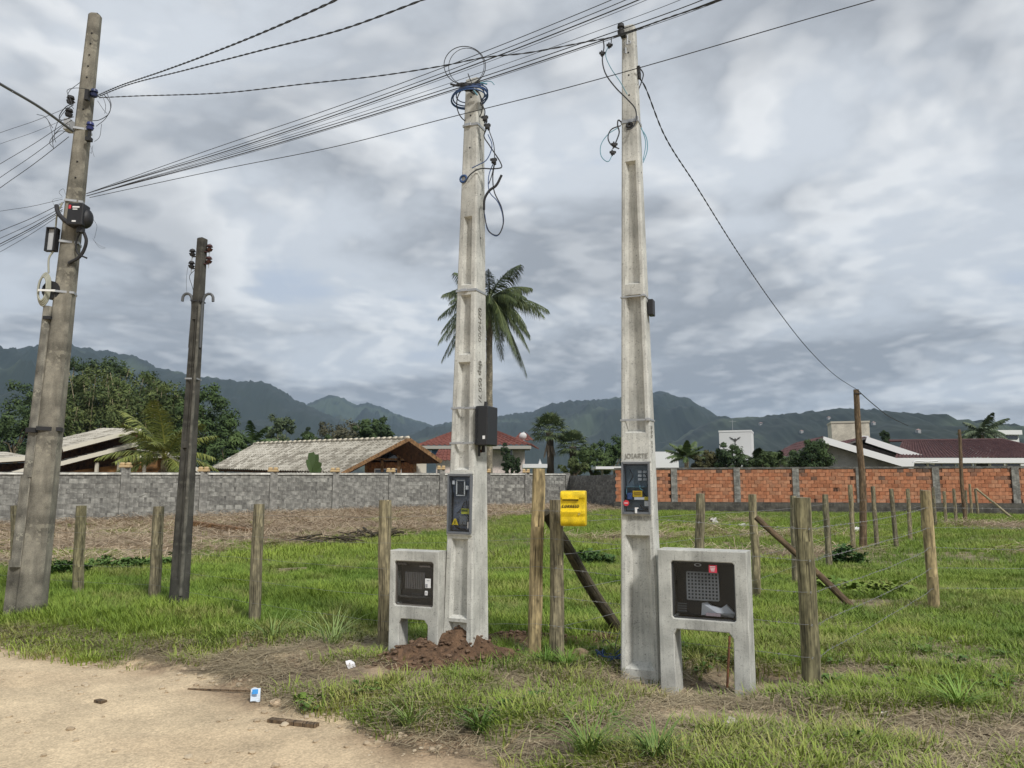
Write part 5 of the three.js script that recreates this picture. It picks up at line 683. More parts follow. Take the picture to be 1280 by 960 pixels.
// ---- old leaning utility pole
const oldZ = 9.85, oldFoot = at(38, 769, oldZ), oldTop = at(119, 20, oldZ), oldLean = -Math.atan2(oldTop.x - oldFoot.x, oldTop.y - oldFoot.y), Yo = (py) => (heightAt(80, py, oldZ) - oldFoot.y) / Math.cos(oldLean);
{
  const H = Yo(20), turn = -0.40, t = thing('utility_pole', 'tall leaning weathered concrete utility pole carrying the overhead cables', 'pole', [oldFoot.x, oldFoot.y, -oldZ]); t.rotation.z = oldLean;
  const g = shaft(H, 0.30, 0.155, 0.24, 0.13, [], { rim: () => 0.05, e: 0.05, c: 0.03 }), { X, Z } = g.userData; part(t, 'shaft', g.clone().rotateY(0.1), M.old);
  const ductM = mat([0.22, 0.215, 0.2], 0.85, { map: sized(tOld, 0.9) });
  part(t, 'cable_duct', metres(merge([cyl(0.076, 0.072, Yo(595) - Yo(706), -X(1) - 0.045, Yo(706), 0.07, 14), cyl(0.068, 0.052, Yo(385) - Yo(597), -X(2.4) - 0.035, Yo(597), 0.07, 14), cyl(0.083, 0.083, 0.07, -X(1) - 0.045, Yo(708), 0.07, 14)])), ductM);
  part(t, 'side_rib', metres(box(0.15, Yo(700) + 0.3, 0.12, -X(0.4) - 0.06, Yo(700) / 2 - 0.15, 0.04)), M.old);
  const band = (py, m = M.galv, h = 0.03) => part(t, 'steel_band', strap(X(Yo(py)) * 2.05, Z(Yo(py)) * 2.1, h, Yo(py)).rotateY(0.32), m);
  band(368, M.galv, 0.028); band(539, M.black, 0.05); band(280); band(306); band(255); band(165); part(t, 'duct_clip', merge([box(0.12, 0.06, 0.1, -X(1.9) - 0.02, Yo(539), 0.12), box(0.1, 0.04, 0.08, -X(3) - 0.0, Yo(400), 0.1)]), M.black);
  for (const py of [45, 58, 72, 86, 100, 140, 205, 225]) part(t, 'dark_hole_disc', new THREE.CylinderGeometry(0.011, 0.011, 0.012, 8).rotateX(Math.PI / 2).translate(0.02, Yo(py), Z(Yo(py)) * 1.02), M.ink);  // solid dark discs in place of the shaded holes down the pole
  // splice case and its loop
  const cy = Yo(275), bx = part(t, 'splice_box', merge([rbox(0.21, 0.30, 0.17, 0.02, X(cy) + 0.06, cy, 0.17), new THREE.SphereGeometry(0.11, 14, 10).scale(0.8, 1.2, 0.9).translate(X(cy) + 0.14, cy - 0.02, 0.13), cyl(0.05, 0.05, 0.1, X(cy) + 0.1, cy - 0.22, 0.15)]), M.black, 'black cable splice box with a red and white label');
  part(bx, 'box_label', merge([fill(0.09, 0.02, X(cy) + 0.07, cy + 0.09, 0.257), fill(0.06, 0.012, X(cy) + 0.06, cy + 0.06, 0.257), fill(0.05, 0.02, X(cy) + 0.06, cy - 0.1, 0.257)]), M.paper); part(bx, 'red_label', fill(0.03, 0.05, X(cy) - 0.01, cy + 0.09, 0.257), M.red);
  part(t, 'cable_loop', merge([tube([V(-X(cy) - 0.05, cy + 0.14, 0.14), V(-X(cy) + 0.02, cy + 0.02, 0.2), V(0.05, cy - 0.1, 0.22), V(X(cy), cy - 0.12, 0.2)], 0.028, 24, 8), tube([V(X(cy) + 0.12, cy - 0.18, 0.14), V(X(cy) + 0.17, cy - 0.32, 0.12), V(X(cy) + 0.10, cy - 0.52, 0.1), V(X(cy) - 0.04, cy - 0.62, 0.1)], 0.022, 24, 8), tube([V(X(cy) + 0.1, cy - 0.2, 0.15), V(X(cy) + 0.04, cy - 0.34, 0.12), V(X(cy) + 0.06, cy - 0.48, 0.1), V(X(cy) + 0.2, cy - 0.55, 0.12)], 0.012, 24, 6)]), M.rubber);
  // open frame box on the left side and the slack coil below
  const fy = Yo(303), fx = -X(fy) - 0.08; part(t, 'terminal_frame', merge([box(0.012, 0.31, 0.06, fx - 0.07, fy, 0.1), box(0.022, 0.31, 0.1, fx + 0.055, fy, 0.1), box(0.13, 0.012, 0.06, fx - 0.01, fy + 0.155, 0.1), box(0.13, 0.014, 0.06, fx - 0.01, fy - 0.155, 0.1)]), M.black); part(t, 'terminal_plate', box(0.105, 0.29, 0.01, fx - 0.01, fy, 0.08), mat([0.5, 0.52, 0.54], 0.6));
  const ky = Yo(368), kx = -X(ky) - 0.06, coil = []; for (let k = 0; k < 4; k++) coil.push(tube([0, 1, 2, 3, 4, 5, 6, 7, 8].map((i) => V(kx - 0.03 + Math.cos(i / 8 * 6.283) * (0.075 - k * 0.007), ky + 0.03 + Math.sin(i / 8 * 6.283) * (0.22 - k * 0.02), 0.12 + k * 0.015)), 0.012, 40, 6)); part(t, 'slack_coil', merge(coil), M.paleCable); part(t, 'coil_drum', new THREE.CylinderGeometry(0.12, 0.12, 0.08, 16).rotateX(Math.PI / 2).translate(kx + 0.04, ky + 0.03, 0.06), M.black); part(t, 'pale_lead', merge([tube([V(kx, ky + 0.25, 0.12), V(fx, fy - 0.25, 0.12), V(fx + 0.03, fy - 0.16, 0.1)], 0.012), tube([V(-X(fy) - 0.04, fy + 0.16, 0.12), V(-X(fy) - 0.03, fy + 0.35, 0.13), V(-X(fy) + 0.02, Yo(258), 0.13)], 0.012)]), M.paleCable); part(t, 'coil_strap', box(0.22, 0.025, 0.01, kx + 0.05, ky + 0.0, 0.2), M.white);
  // racks for the low-voltage lines
  const ins = (x, py, m) => { const y = Yo(py); return merge([cyl(0.04, 0.05, 0.035, x, y - 0.035, 0.1), cyl(0.028, 0.028, 0.03, x, y, 0.1), cyl(0.05, 0.04, 0.035, x, y + 0.03, 0.1)]); }; part(t, 'insulator', ins(X(Yo(122)) + 0.07, 122), mat([0.02, 0.03, 0.09], 0.4)); part(t, 'insulator', ins(X(Yo(162)) + 0.06, 163), mat([0.03, 0.04, 0.16], 0.4)); part(t, 'insulator', ins(-X(Yo(130)) - 0.06, 131), M.rubber); part(t, 'insulator', ins(-X(Yo(148)) - 0.06, 147), M.rubber); part(t, 'anchor_clamp', box(0.05, 0.14, 0.06, X(Yo(125)) + 0.0, Yo(125), 0.13), M.rubber); part(t, 'anchor_clamp', merge([box(0.07, 0.05, 0.07, X(Yo(176)) + 0.06, Yo(178), 0.1), box(0.03, 0.13, 0.03, X(Yo(170)) + 0.06, Yo(170), 0.1)]), M.rubber);
  part(t, 'arm_bracket', rbox(0.08, 0.16, 0.14, 0.01, -X(Yo(163)) - 0.02, Yo(163), 0.13), mat([0.4, 0.41, 0.42], 0.6));
}
{ // street lamp on a thin arm bolted to the old pole
  const a = at(91, 164, oldZ - 0.2), b = at(2, 106, oldZ - 1.5), c = at(-45, 78, oldZ - 2.2), t = thing('street_lamp', 'street lamp arm reaching out from the old utility pole', 'street lamp', [a.x, a.y, a.z]); partW(t, 'arm', tube([a, a.clone().lerp(b, 0.5).add(V(0, 0.03, 0)), b, c], 0.017, 30, 8), M.pvc);
  partW(t, 'lamp_head', merge([rbox(0.5, 0.1, 0.2, 0.04, c.x - 0.2, c.y + 0.02, c.z), rbox(0.12, 0.1, 0.14, 0.03, b.x - 0.12, b.y + 0.05, b.z)]), M.pvc); partW(t, 'diffuser', new THREE.SphereGeometry(0.12, 14, 8).scale(1.5, 0.5, 0.8).translate(c.x - 0.25, c.y - 0.04, c.z), mat([0.6, 0.6, 0.58], 0.3));
}
// ---- dark slim pole with porcelain insulators
{
  const z = 10.3, f = at(223, 758, z), top = at(253, 299, z), Y = (py) => heightAt(238, py, z) - f.y, H = Y(299), t = thing('service_pole', 'slim black-stained concrete pole with insulators and two curved pipes', 'pole', [f.x, f.y, -z]); t.rotation.z = -Math.atan2(top.x - f.x, H);
  const g = shaft(H, 0.185, 0.11, 0.19, 0.11, [[0.35, Y(560), 0.03], [Y(552), Y(400), 0.03]], { rim: (y) => lerp(0.045, 0.03, y / H), e: 0.03 }), { X, Z } = g.userData; part(t, 'shaft', g.clone().rotateY(-0.35), M.oldDark);
  part(t, 'pale_strip', metres(new THREE.CylinderGeometry(0.02, 0.026, H - 1.1, 8).translate(0.06, H / 2 - 0.4, 0.095)), mat([0.10, 0.098, 0.09], 0.8, { map: sized(tOld, 0.7) }));  // lighter rounded strip running up the dark shaft
  for (const [sx, py] of [[1, 310], [1, 325], [-1, 316], [-1, 331]]) { const y = Y(py), x = sx * (X(y) + 0.06); part(t, 'insulator', merge([cyl(0.03, 0.045, 0.03, x, y - 0.05, 0.02), cyl(0.024, 0.024, 0.03, x, y - 0.02, 0.02), cyl(0.045, 0.03, 0.03, x, y + 0.01, 0.02), box(0.07, 0.014, 0.03, x - sx * 0.03, y - 0.06, 0.02)]), sx > 0 ? M.porcelain : M.rubber); }
  part(t, 'rack_rod', merge([cyl(0.007, 0.007, Y(305) - Y(335), X(Y(320)) + 0.06, Y(335), 0.02, 6), cyl(0.007, 0.007, Y(311) - Y(341), -X(Y(320)) - 0.06, Y(341), 0.02, 6)]), M.galv);
  const py = Y(372); for (const s of [-1, 1]) part(t, 'gooseneck_pipe', tube([V(s * 0.07, py - 0.7, 0.02), V(s * 0.074, py - 0.05, 0.02), V(s * 0.11, py + 0.035, 0.02), V(s * 0.16, py + 0.05, 0.02), V(s * 0.20, py + 0.02, 0.02), V(s * 0.21, py - 0.06, 0.02)], 0.019, 30, 10), M.pvc);
  part(t, 'steel_band', strap(X(Y(378)) * 2.2, Z(Y(378)) * 2.1, 0.015, Y(378)), M.rubber); part(t, 'steel_band', strap(X(Y(475)) * 2.15, Z(Y(475)) * 2.1, 0.02, Y(475)), M.galv); for (const q of [305, 318, 334, 346, 360]) part(t, 'dark_hole_disc', new THREE.CylinderGeometry(0.008, 0.008, 0.01, 8).rotateX(Math.PI / 2).translate(0.02, Y(q), Z(Y(q)) + 0.002), M.ink);  // the discs at the end paint hole darkness onto the face
  partW(t, 'loose_wire', new THREE.BufferGeometry().copy(merge([tube([at(240, 337, z), at(233, 345, z), at(236, 357, z), at(238, 366, z), at(234, 376, z)], 0.004, 30, 5), tube([at(240, 318, z), at(232, 330, z), at(229, 350, z), at(230, 370, z)], 0.002, 30, 4)])), M.cable);
}
// ================================================================ overhead cables
const lineA = [-5.8, 9.75], lineB = [2.0, 5.45];                                  // the street's line of poles, as [x, depth]
const cableOf = (name, label, pts, r, m, group, seg) => solo(name, tube(pts, r, seg ?? pts.length * 8, 6), m, label, 'cable', group);
const twisted = (name, label, pts, r, turnLen, group) => { const c = new THREE.CatmullRomCurve3(pts, false, 'centripetal'), L = c.getLength(), N = Math.ceil(L / turnLen * 8), fr = c.computeFrenetFrames(N, false), gs = []; for (let s = 0; s < 2; s++) { const q = []; for (let i = 0; i <= N; i++) { const a = i / 8 * 6.283 + s * Math.PI; q.push(c.getPointAt(i / N).addScaledVector(fr.normals[i], Math.cos(a) * r).addScaledVector(fr.binormals[i], Math.sin(a) * r)); } gs.push(new THREE.TubeGeometry(new THREE.CatmullRomCurve3(q), N * 2, r, 5)); } return solo(name, merge(gs), M.cable, label, 'cable', group); };
const PW = (p, a = lineA, b = lineB) => p.map(([x, y]) => onWall(x, y, a, b));
{
  const low = 'thin black line in the bundle sweeping past both concrete poles', lg = 'bundle of thin lines along the street';
  for (const [y0, y1, x2, r] of [[181, 99, 764, 0.006], [187, 104, 782, 0.006], [190, 107, 798, 0.009], [192, 110, 808, 0.004], [194, 113, 850, 0.004], [196, 117, 878, 0.007], [198.5, 121, 896, 0.009], [200, 123, 903, 0.004]]) {
    const a = [108, y1 > 112 ? 245 : 242], b = [280, y0]; const yAt = (x) => lerp(b[1], 0, (x - 280) / (x2 - 280)); const sag = (x) => 4 * (x - 280) * (x2 - x) / (x2 - 280) ** 2 * 6;
    cableOf('overhead_line', low, PW([a, [190, lerp(a[1], b[1], 0.5) + 1], b, [400, yAt(400) + sag(400)], [520, yAt(520) + sag(520)], [640, yAt(640) + sag(640)], [740, yAt(740) + sag(740)], [x2, 0], [x2 + 150, -66]]), r * 0.62, M.cable, lg);
  }
  cableOf('overhead_line', 'single thin line strung lowest, passing in front of both concrete poles', PW([[112, 247], [280, 211], [420, 183], [565, 146], [700, 112], [830, 76], [960, 38], [1092, 0], [1300, -60]]), 0.0042, M.cable);
  twisted('twisted_cable', 'upper twisted cable rising from the old pole out overhead', PW([[122, 119], [150, 107], [200, 90], [260, 68], [330, 40], [420, 0], [560, -70]], [-5.8, 9.8], [-1.2, 4.2]), 0.0038, 0.26);
  twisted('twisted_cable', 'second twisted cable rising from the old pole, just below the upper one', PW([[122, 121], [160, 106], [230, 88], [330, 62], [430, 36], [528, 0], [660, -50]], [-5.8, 9.8], [-0.6, 4.3]), 0.0036, 0.26);
  const p = PW([[124, 122], [170, 120], [280, 116], [380, 105], [480, 94], [555, 82], [605, 72], [660, 66], [730, 52]]); const e = at(775, 45, rgtZ - 0.15); p[p.length - 1] = at(730, 53, 6.55); twisted('twisted_cable', 'long twisted service cable from old pole to the right pole top', [...p, e], 0.0038, 0.26); twisted('twisted_cable', 'twisted cable leaving the right pole top out overhead', [e.clone(), at(830, 24, 6.2), at(900, 0, 5.7), at(1000, -40, 5.2)], 0.0038, 0.26);
  // lines going away to the left
  const off = 'thin line running off the old pole away along the street', og = 'lines leaving the old pole up the street';
  for (const [x0, y0, y1, r] of [[88, 133, 166, 0.005], [86, 147, 180, 0.004], [84, 152, 205, 0.006], [84, 162, 222, 0.006], [86, 171, 235, 0.007], [78, 249, 264, 0.005], [80, 253, 289, 0.007], [78, 259, 298, 0.006], [78, 262, 305, 0.009], [78, 264, 308, 0.006], [76, 268, 315, 0.005]]) cableOf('overhead_line', off, PW([[x0, y0], [x0 * 0.5, lerp(y0, y1, 0.5) + 1.5], [0, y1], [-80, y1 + (y1 - y0) * 0.95]]), r * 0.62, M.cable, og);
  // jumpers knotted round the old pole's head
  const z = oldZ - 0.25, j = (pts, r = 0.004) => tube(pts.map(([x, y, d = 0]) => at(x, y, z + d)), r, pts.length * 8, 5);
  solo('jumper_wires', merge([j([[100, 103], [86, 115], [85, 125], [92, 136]]), j([[112, 112], [95, 110], [84, 113], [88, 124], [90, 132]]), j([[94, 128], [82, 134], [74, 146], [76, 150], [92, 146]], 0.006), j([[92, 131], [80, 140], [70, 158], [68, 172], [70, 178]]), j([[90, 150], [78, 158], [66, 172], [67, 186]]), j([[88, 166], [74, 164], [62, 178], [66, 184]]), j([[60, 150], [64, 162], [67, 178]], 0.003), j([[46, 143], [56, 146], [66, 160]], 0.004)]), M.cable, 'tangle of jumper wires on the street side of old pole head', 'cable');
  solo('jumper_wires', merge([j([[130, 118], [138, 130], [136, 142], [124, 150], [116, 151]], 0.005), j([[134, 117], [139, 132], [132, 148], [120, 158]], 0.004), j([[128, 119], [132, 132], [131, 142]], 0.003), j([[122, 126], [130, 138], [134, 142]], 0.003), j([[127, 155], [124, 172], [118, 177]], 0.003), j([[113, 182], [116, 190], [118, 196]], 0.002), j([[116, 182], [114, 192], [113, 190]], 0.002)]), M.cable, 'looped jumper wires hanging on the field side of old pole head', 'cable');
  solo('loose_wire', merge([j([[115, 272], [121, 282], [120, 290], [118, 298]], 0.002), j([[117, 300], [123, 306], [132, 310]], 0.0015), j([[116, 298], [124, 309], [131, 311]], 0.0015), j([[78, 246], [74, 240], [79, 236], [82, 243]], 0.002), j([[80, 252], [68, 256], [66, 250], [78, 247]], 0.0015)]), M.cable, 'fine stray wires curling off the splice box', 'cable');
}
{ // coils on the middle pole
  const z = midZ - 0.16, ring = (cx, cy, rx, ry, tilt, r, n = 24, d = 0.14) => { const q = []; for (let i = 0; i <= n; i++) { const a = i / n * 6.283, x = Math.cos(a) * rx, y = Math.sin(a) * ry; q.push(at(cx + x * Math.cos(tilt) - y * Math.sin(tilt), cy + x * Math.sin(tilt) + y * Math.cos(tilt), z + Math.sin(a) * d)); } return tube(q, r, n * 2, 6); };
  const bl = []; for (const [x, y, rx, ry, t, r] of [[587, 122, 23, 13, -0.18, 0.008], [588, 120, 22, 12, -0.2, 0.007], [586, 124, 22, 12.5, -0.12, 0.007], [590, 117, 20, 11, -0.22, 0.006], [585, 121, 21, 13, -0.25, 0.006]]) bl.push(ring(x, y, rx, ry, t, r)); solo('cable_coil', merge(bl), M.blueCable, 'dark blue cable coil hung round the middle pole top', 'cable coil');
  solo('cable_coil', merge([ring(581, 82, 26, 24, 0.2, 0.0045, 30, -0.05), ring(583, 83, 22, 23, 0.4, 0.0035, 30, -0.1), ring(587, 131, 16, 22, -0.1, 0.0055, 26, 0.1)]), M.cable, 'thin black cable rings standing above the middle pole top', 'cable coil');
  const w = (p, r) => tube(p.map(([x, y]) => at(x, y, z)), r, p.length * 8, 6);
  solo('cable_tie', merge([w([[563, 105], [572, 107], [585, 106], [600, 104]], 0.011), w([[566, 108], [578, 104], [592, 108], [604, 105]], 0.009), w([[574, 110], [584, 112], [594, 118]], 0.008), w([[585, 92], [588, 100], [592, 108]], 0.005), rbox(0.1, 0.07, 0.08, 0.02, ...at(586, 109, z).toArray())]), M.rubber, 'black lashed knot of cable on the middle pole top', 'cable tie');
  solo('loose_wire', merge([w([[596, 104], [606, 102], [614, 102], [618, 106]], 0.004), w([[592, 106], [602, 104], [609, 105]], 0.008), w([[594, 116], [597, 119], [592, 113]], 0.008)]), M.tealCable, 'pale blue cable end sticking out of the coil', 'cable');
  solo('service_drop', merge([w([[600, 128], [606, 138], [605, 150], [608, 160], [605, 170], [612, 182], [626, 204], [627, 209], [617, 211], [600, 211], [588, 218], [582, 227]], 0.0065), w([[607, 150], [612, 165], [617, 180], [618, 200], [615, 218], [611, 230]], 0.005), w([[618, 205], [616, 222], [618, 240], [627, 260], [629, 280], [622, 294], [612, 290], [606, 272], [605, 262]], 0.0065)]), M.cable, 'black service wires looping down the side of the middle pole', 'cable');
  solo('service_drop', merge([w([[610, 168], [615, 182], [608, 200], [598, 206], [590, 210]], 0.005), w([[617, 203], [611, 220], [612, 240], [622, 252], [628, 268], [628, 284], [621, 295], [610, 288], [606, 268]], 0.005)]), M.blueCable, 'blue service wire looping beside the black ones', 'cable');
  solo('cable_end', w([[605, 262], [606, 248], [612, 238], [620, 232], [627, 219]], 0.013), M.rubber, 'thick black cable stub curving out of the middle pole', 'cable');
  for (const [px, py, l] of [[606, 148, 'black connector at the pole edge, uppermost of three'], [609, 158, 'black connector hanging below the uppermost one'], [617, 201, 'black connector in the loop of the service wires']]) { const p = at(px, py, z - 0.03); solo('wire_connector', merge([rbox(0.045, 0.05, 0.035, 0.008, p.x, p.y, p.z), cyl(0.012, 0.012, 0.07, p.x + 0.015, p.y - 0.04, p.z, 8), box(0.07, 0.018, 0.02, p.x, p.y + 0.012, p.z)]), M.rubber, l + ' on the middle pole', 'connector'); }
}
{ // wires on the right pole
  const z = rgtZ - 0.14, w = (p, r) => tube(p.map(([x, y, d = 0]) => at(x, y, z + d)), r, p.length * 8, 6);
  solo('service_drop', merge([w([[754, 50], [755, 58], [754, 66], [753, 76], [757, 92], [770, 110], [784, 124], [794, 136], [795, 150], [790, 160], [783, 162]], 0.0065), w([[764, 47], [764, 53], [762, 57]], 0.005), w([[777, 153], [773, 150], [772, 156], [774, 165], [771, 175], [766, 186]], 0.007)]), M.cable, 'black tap wire dropping from overhead line to right pole', 'cable'); solo('service_drop', merge([w([[761, 57], [757, 68], [763, 84], [775, 102], [784, 118]], 0.004), w([[772, 160], [760, 168], [751, 182], [752, 196], [760, 202], [766, 192]], 0.004)]), M.tealCable, 'pale blue tap wire beside the black one on right pole', 'cable');
  solo('service_drop', w([[776, 157], [764, 162], [760, 172], [764, 181], [774, 186]], 0.006), M.rubber, 'small black wire loop at the right pole band', 'cable'); solo('service_drop', merge([w([[801, 160, 0.1], [808, 172, 0.1], [809, 188, 0.1], [804, 203, 0.1]], 0.0045), w([[802, 160, 0.1], [807, 178, 0.1], [804, 200, 0.1]], 0.004)]), M.tealCable, 'pale blue wire bowing out behind the right pole', 'cable');
  for (const [px, py, l] of [[753, 67, 'lower black tap connector under the overhead line'], [762, 57, 'upper black tap connector under the overhead line'], [768, 181, 'black connector just under the white band of right pole'], [766, 191, 'lowest black connector in the pale loop of right pole']]) { const p = at(px, py, z); solo('wire_connector', merge([rbox(0.04, 0.035, 0.03, 0.008, p.x, p.y, p.z), box(0.06, 0.016, 0.02, p.x, p.y + 0.006, p.z), cyl(0.008, 0.008, 0.06, p.x - 0.006, p.y - 0.03, p.z, 6)]), M.rubber, l, 'connector'); }
  const top = at(1071, 487, 19.7), pts = [[798, 82, 6.9], [797, 92, 6.95], [806, 108, 7.1], [830, 168, 7.7], [870, 232, 8.8], [920, 312, 10.4], [970, 385, 12.8], [1010, 436, 15.3], [1045, 470, 17.9]].map(([x, y, d]) => at(x, y, d)); twisted('twisted_cable', 'twisted cable sagging from the right pole to rustic tall post', [...pts, top], 0.0042, 0.26); twisted('twisted_cable', 'twisted cable running on from rustic tall post to the houses', [top.clone(), at(1090, 504, 24), at(1112, 521, 32), at(1135, 532, 44)], 0.008, 0.4);
  solo('loose_wire', w([[799, 84, 0.15], [804, 92, 0.15], [802, 102, 0.15], [798, 112, 0.15]], 0.006), M.rubber, 'short black tail hooked at the right pole side clamp', 'cable');
}
// ================================================================ fence posts, braces, wire, letter box
const woodGrey = [[0.20, 0.185, 0.145], [0.17, 0.16, 0.125], [0.235, 0.215, 0.16]].map((c) => mat(c, 0.95, { map: sized(tWood, 0.34, 1.3), bumpMap: sized(bWood, 0.34, 1.3), bumpScale: 0.004 })), woodMoss = mat([0.165, 0.158, 0.11], 0.95, { map: sized(tWood, 0.34, 1.3), bumpMap: sized(bWood, 0.34, 1.3), bumpScale: 0.004 }), woodNew = mat([0.33, 0.275, 0.18], 0.9, { map: sized(tWood, 0.4, 1.5), bumpMap: sized(bWood, 0.4, 1.5), bumpScale: 0.003 }), woodBrown = mat([0.13, 0.095, 0.068], 0.95, { map: sized(tWood, 0.4, 1.4), bumpMap: sized(bWood, 0.4, 1.4), bumpScale: 0.005 }), woodDark = mat([0.062, 0.055, 0.042], 0.95, { map: sized(tWood, 0.34, 1.2), bumpMap: sized(bWood, 0.34, 1.2), bumpScale: 0.005 });
const endGrain = mat([0.24, 0.21, 0.15], 0.95, { map: sized(tSpeck, 0.3) });
function log(a, b, r0, r1, seed, seg = 14, rad = 16) {                      // a round timber, uneven, from a to b, with sawn end
  const d = b.clone().sub(a), L = d.length(); d.normalize(); const s = V(1, 0, 0).addScaledVector(d, -d.x).normalize(), t = d.clone().cross(s), pos = [], uv = [], idx = [];
  for (let i = 0; i <= seg; i++) { const k = i / seg, c = a.clone().lerp(b, k); c.addScaledVector(s, (fbm(k * 2.2, seed, 5, 2) - 0.5) * 0.035 * L / 1.6).addScaledVector(t, (fbm(k * 2.2, seed + 9, 7, 2) - 0.5) * 0.03); for (let j = 0; j <= rad; j++) { const an = j / rad * 6.2832, r = lerp(r0, r1, k) * (0.93 + 0.14 * fbm((j % rad) * 0.7, k * 5 + seed, 11, 2, 0)) * (i === seg ? 0.95 : 1); pos.push(...c.clone().addScaledVector(s, Math.cos(an) * r).addScaledVector(t, Math.sin(an) * r).toArray()); uv.push(an * r0 + seed * 0.37, k * L + seed * 0.61); } }
  for (let i = 0; i < seg; i++) for (let j = 0; j < rad; j++) { const p = i * (rad + 1) + j, q = p + rad + 1; idx.push(p, q, p + 1, q, q + 1, p + 1); }
  const g = new THREE.BufferGeometry(); g.setAttribute('position', new THREE.Float32BufferAttribute(pos, 3)); g.setAttribute('uv', new THREE.Float32BufferAttribute(uv, 2)); g.setIndex(idx); g.computeVertexNormals();
  const ring = []; for (let j = 0; j <= rad; j++) { const o = (seg * (rad + 1) + j) * 3; ring.push(V(pos[o], pos[o + 1], pos[o + 2])); } const ce = b.clone().addScaledVector(d, 0.004); const cap = []; for (let j = 0; j < rad; j++) cap.push([ring[j + 1], ring[j], ce]);
  return { body: g, cap: quads(cap) };
}
let postSeed = 1;
function post(label, px, pyTop, base, r, m, o = {}) {                        // base: [px, py] on the ground, or depth
  const g = Array.isArray(base) ? ground(...base) : put(at(px, 640, base).x, base), z = -g.z, top = at(px, pyTop, z), t = thing(o.name ?? 'fence_post', label, 'post', [g.x, g.y, g.z], 0, o.group), k = postSeed++;
  top.z += (h2(k, 3, 9) - 0.5) * 0.05; const l = log(V(g.x, g.y - 0.25, g.z), top, r, r * (o.taper ?? 0.93), k * 3.7, o.seg ?? 14, o.rad ?? 16);
  partW(t, 'shaft', l.body, m); partW(t, 'sawn_end', l.cap, o.end ?? endGrain); t.userData.z = undefined; return { t, g, top };
}
const back = 'weathered round post in the fence row receding to brick wall', bg = 'posts of the fence row receding to the brick wall';
const leftLabel = 'weathered round fence post standing in tall grass near the old poles', lg2 = 'left fence posts in tall grass';
post('weathered fence post half hidden behind the old leaning pole', 18, 632, [22, 728], 0.068, woodGrey[1]);
const P1 = post('mossy leaning fence post between the leaning pole and broad leaves', 103, 632, [98, 746], 0.078, woodMoss);
const P2 = post('split grey fence post beside the slim black-stained pole', 198, 633, [194, 752], 0.080, woodGrey[0]);
const P3 = post('dark grey leaning fence post between slim pole and cabinet stand', 324, 630, [318, 780], 0.070, woodGrey[1]);
const P4 = post('pale fence post just beside the soil-set cabinet stand', 483, 625, [481, 808], 0.072, woodGrey[2]);
const P5 = post('thin yellowish debarked post next to the letter box post', 673, 586, [668, 822], 0.066, woodNew, { taper: 0.92 });
const P6 = post('stout grey post carrying the yellow letter box', 697, 625, [698, 824], 0.068, woodGrey[0]);
const P7 = post('stout knotty fence post to the right of the cabinet stand', 1003, 622, [1014, 860], 0.077, woodMoss);
const P8 = post('pale leaning debarked post in the open grass', 1155, 613, [1168, 763], 0.072, woodNew);
for (const [px, top, x1, y1] of [[875, 617, 876, 770], [942, 618, 945, 751], [991, 620, 994, 730], [1032, 618, 1036, 711]]) post('grey post in the near part of the receding fence row', px, top, [x1, y1], 0.062, woodGrey[postSeed % 3], { group: 'near posts of the receding row' });
for (const [px, top, x1, y1] of [[1063, 606, 1067, 688], [1091, 608, 1097, 684], [1114, 611, 1121, 684], [1134, 611, 1138, 675], [1152, 612, 1154, 668], [1166, 609, 1170, 659], [1180, 614, 1183, 655], [1192, 611, 1195, 654], [1207, 613, 1208, 645], [1212, 605, 1214, 643], [1219, 611, 1223, 643], [1226, 602, 1229, 642], [1232, 603, 1235, 641], [1238, 606, 1239, 642]]) post(back, px, top, [x1, y1], 0.062, woodGrey[postSeed % 3], { group: bg, seg: 8, rad: 10 });
const RP = post('tall crooked rustic post holding up the twisted cable', 1071, 487, [1080, 685], 0.10, woodBrown, { name: 'rustic_post', seg: 26, taper: 0.72 }); partW(RP.t, 'top_knot', new THREE.TorusGeometry(0.085, 0.014, 6, 14).rotateX(Math.PI / 2).translate(RP.top.x, RP.top.y - 0.12, RP.top.z), M.rubber);
post('tall thin rustic post in front of the brick wall', 1199, 537, [1206, 651], 0.085, woodBrown, { name: 'rustic_post', seg: 20, taper: 0.75 });
const pole2 = (label, a, b, r0, r1, m, k) => { const t = thing('brace_pole', label, 'brace', [b.x, b.y, b.z]), l = log(b, a, r0, r1, k); partW(t, 'shaft', l.body, m); partW(t, 'sawn_end', l.cap, endGrain); };
{ const f = ground(781, 792); pole2('dark mossy brace pole slanting behind the letter box post', at(681, 641, -P6.g.z + 0.12), V(f.x, f.y - 0.08, f.z), 0.062, 0.052, woodDark, 91); const f2 = ground(1073, 762); pole2('brown brace pole slanting down through the open grass', at(945, 646, 10.75), V(f2.x, f2.y - 0.03, f2.z), 0.045, 0.04, woodBrown, 93); const f3 = ground(1268, 649); pole2('thin far brace pole leaning near the brick wall corner', at(1220, 611, -f3.z + 1.5), V(f3.x, f3.y - 0.03, f3.z), 0.06, 0.045, woodGrey[2], 95); }
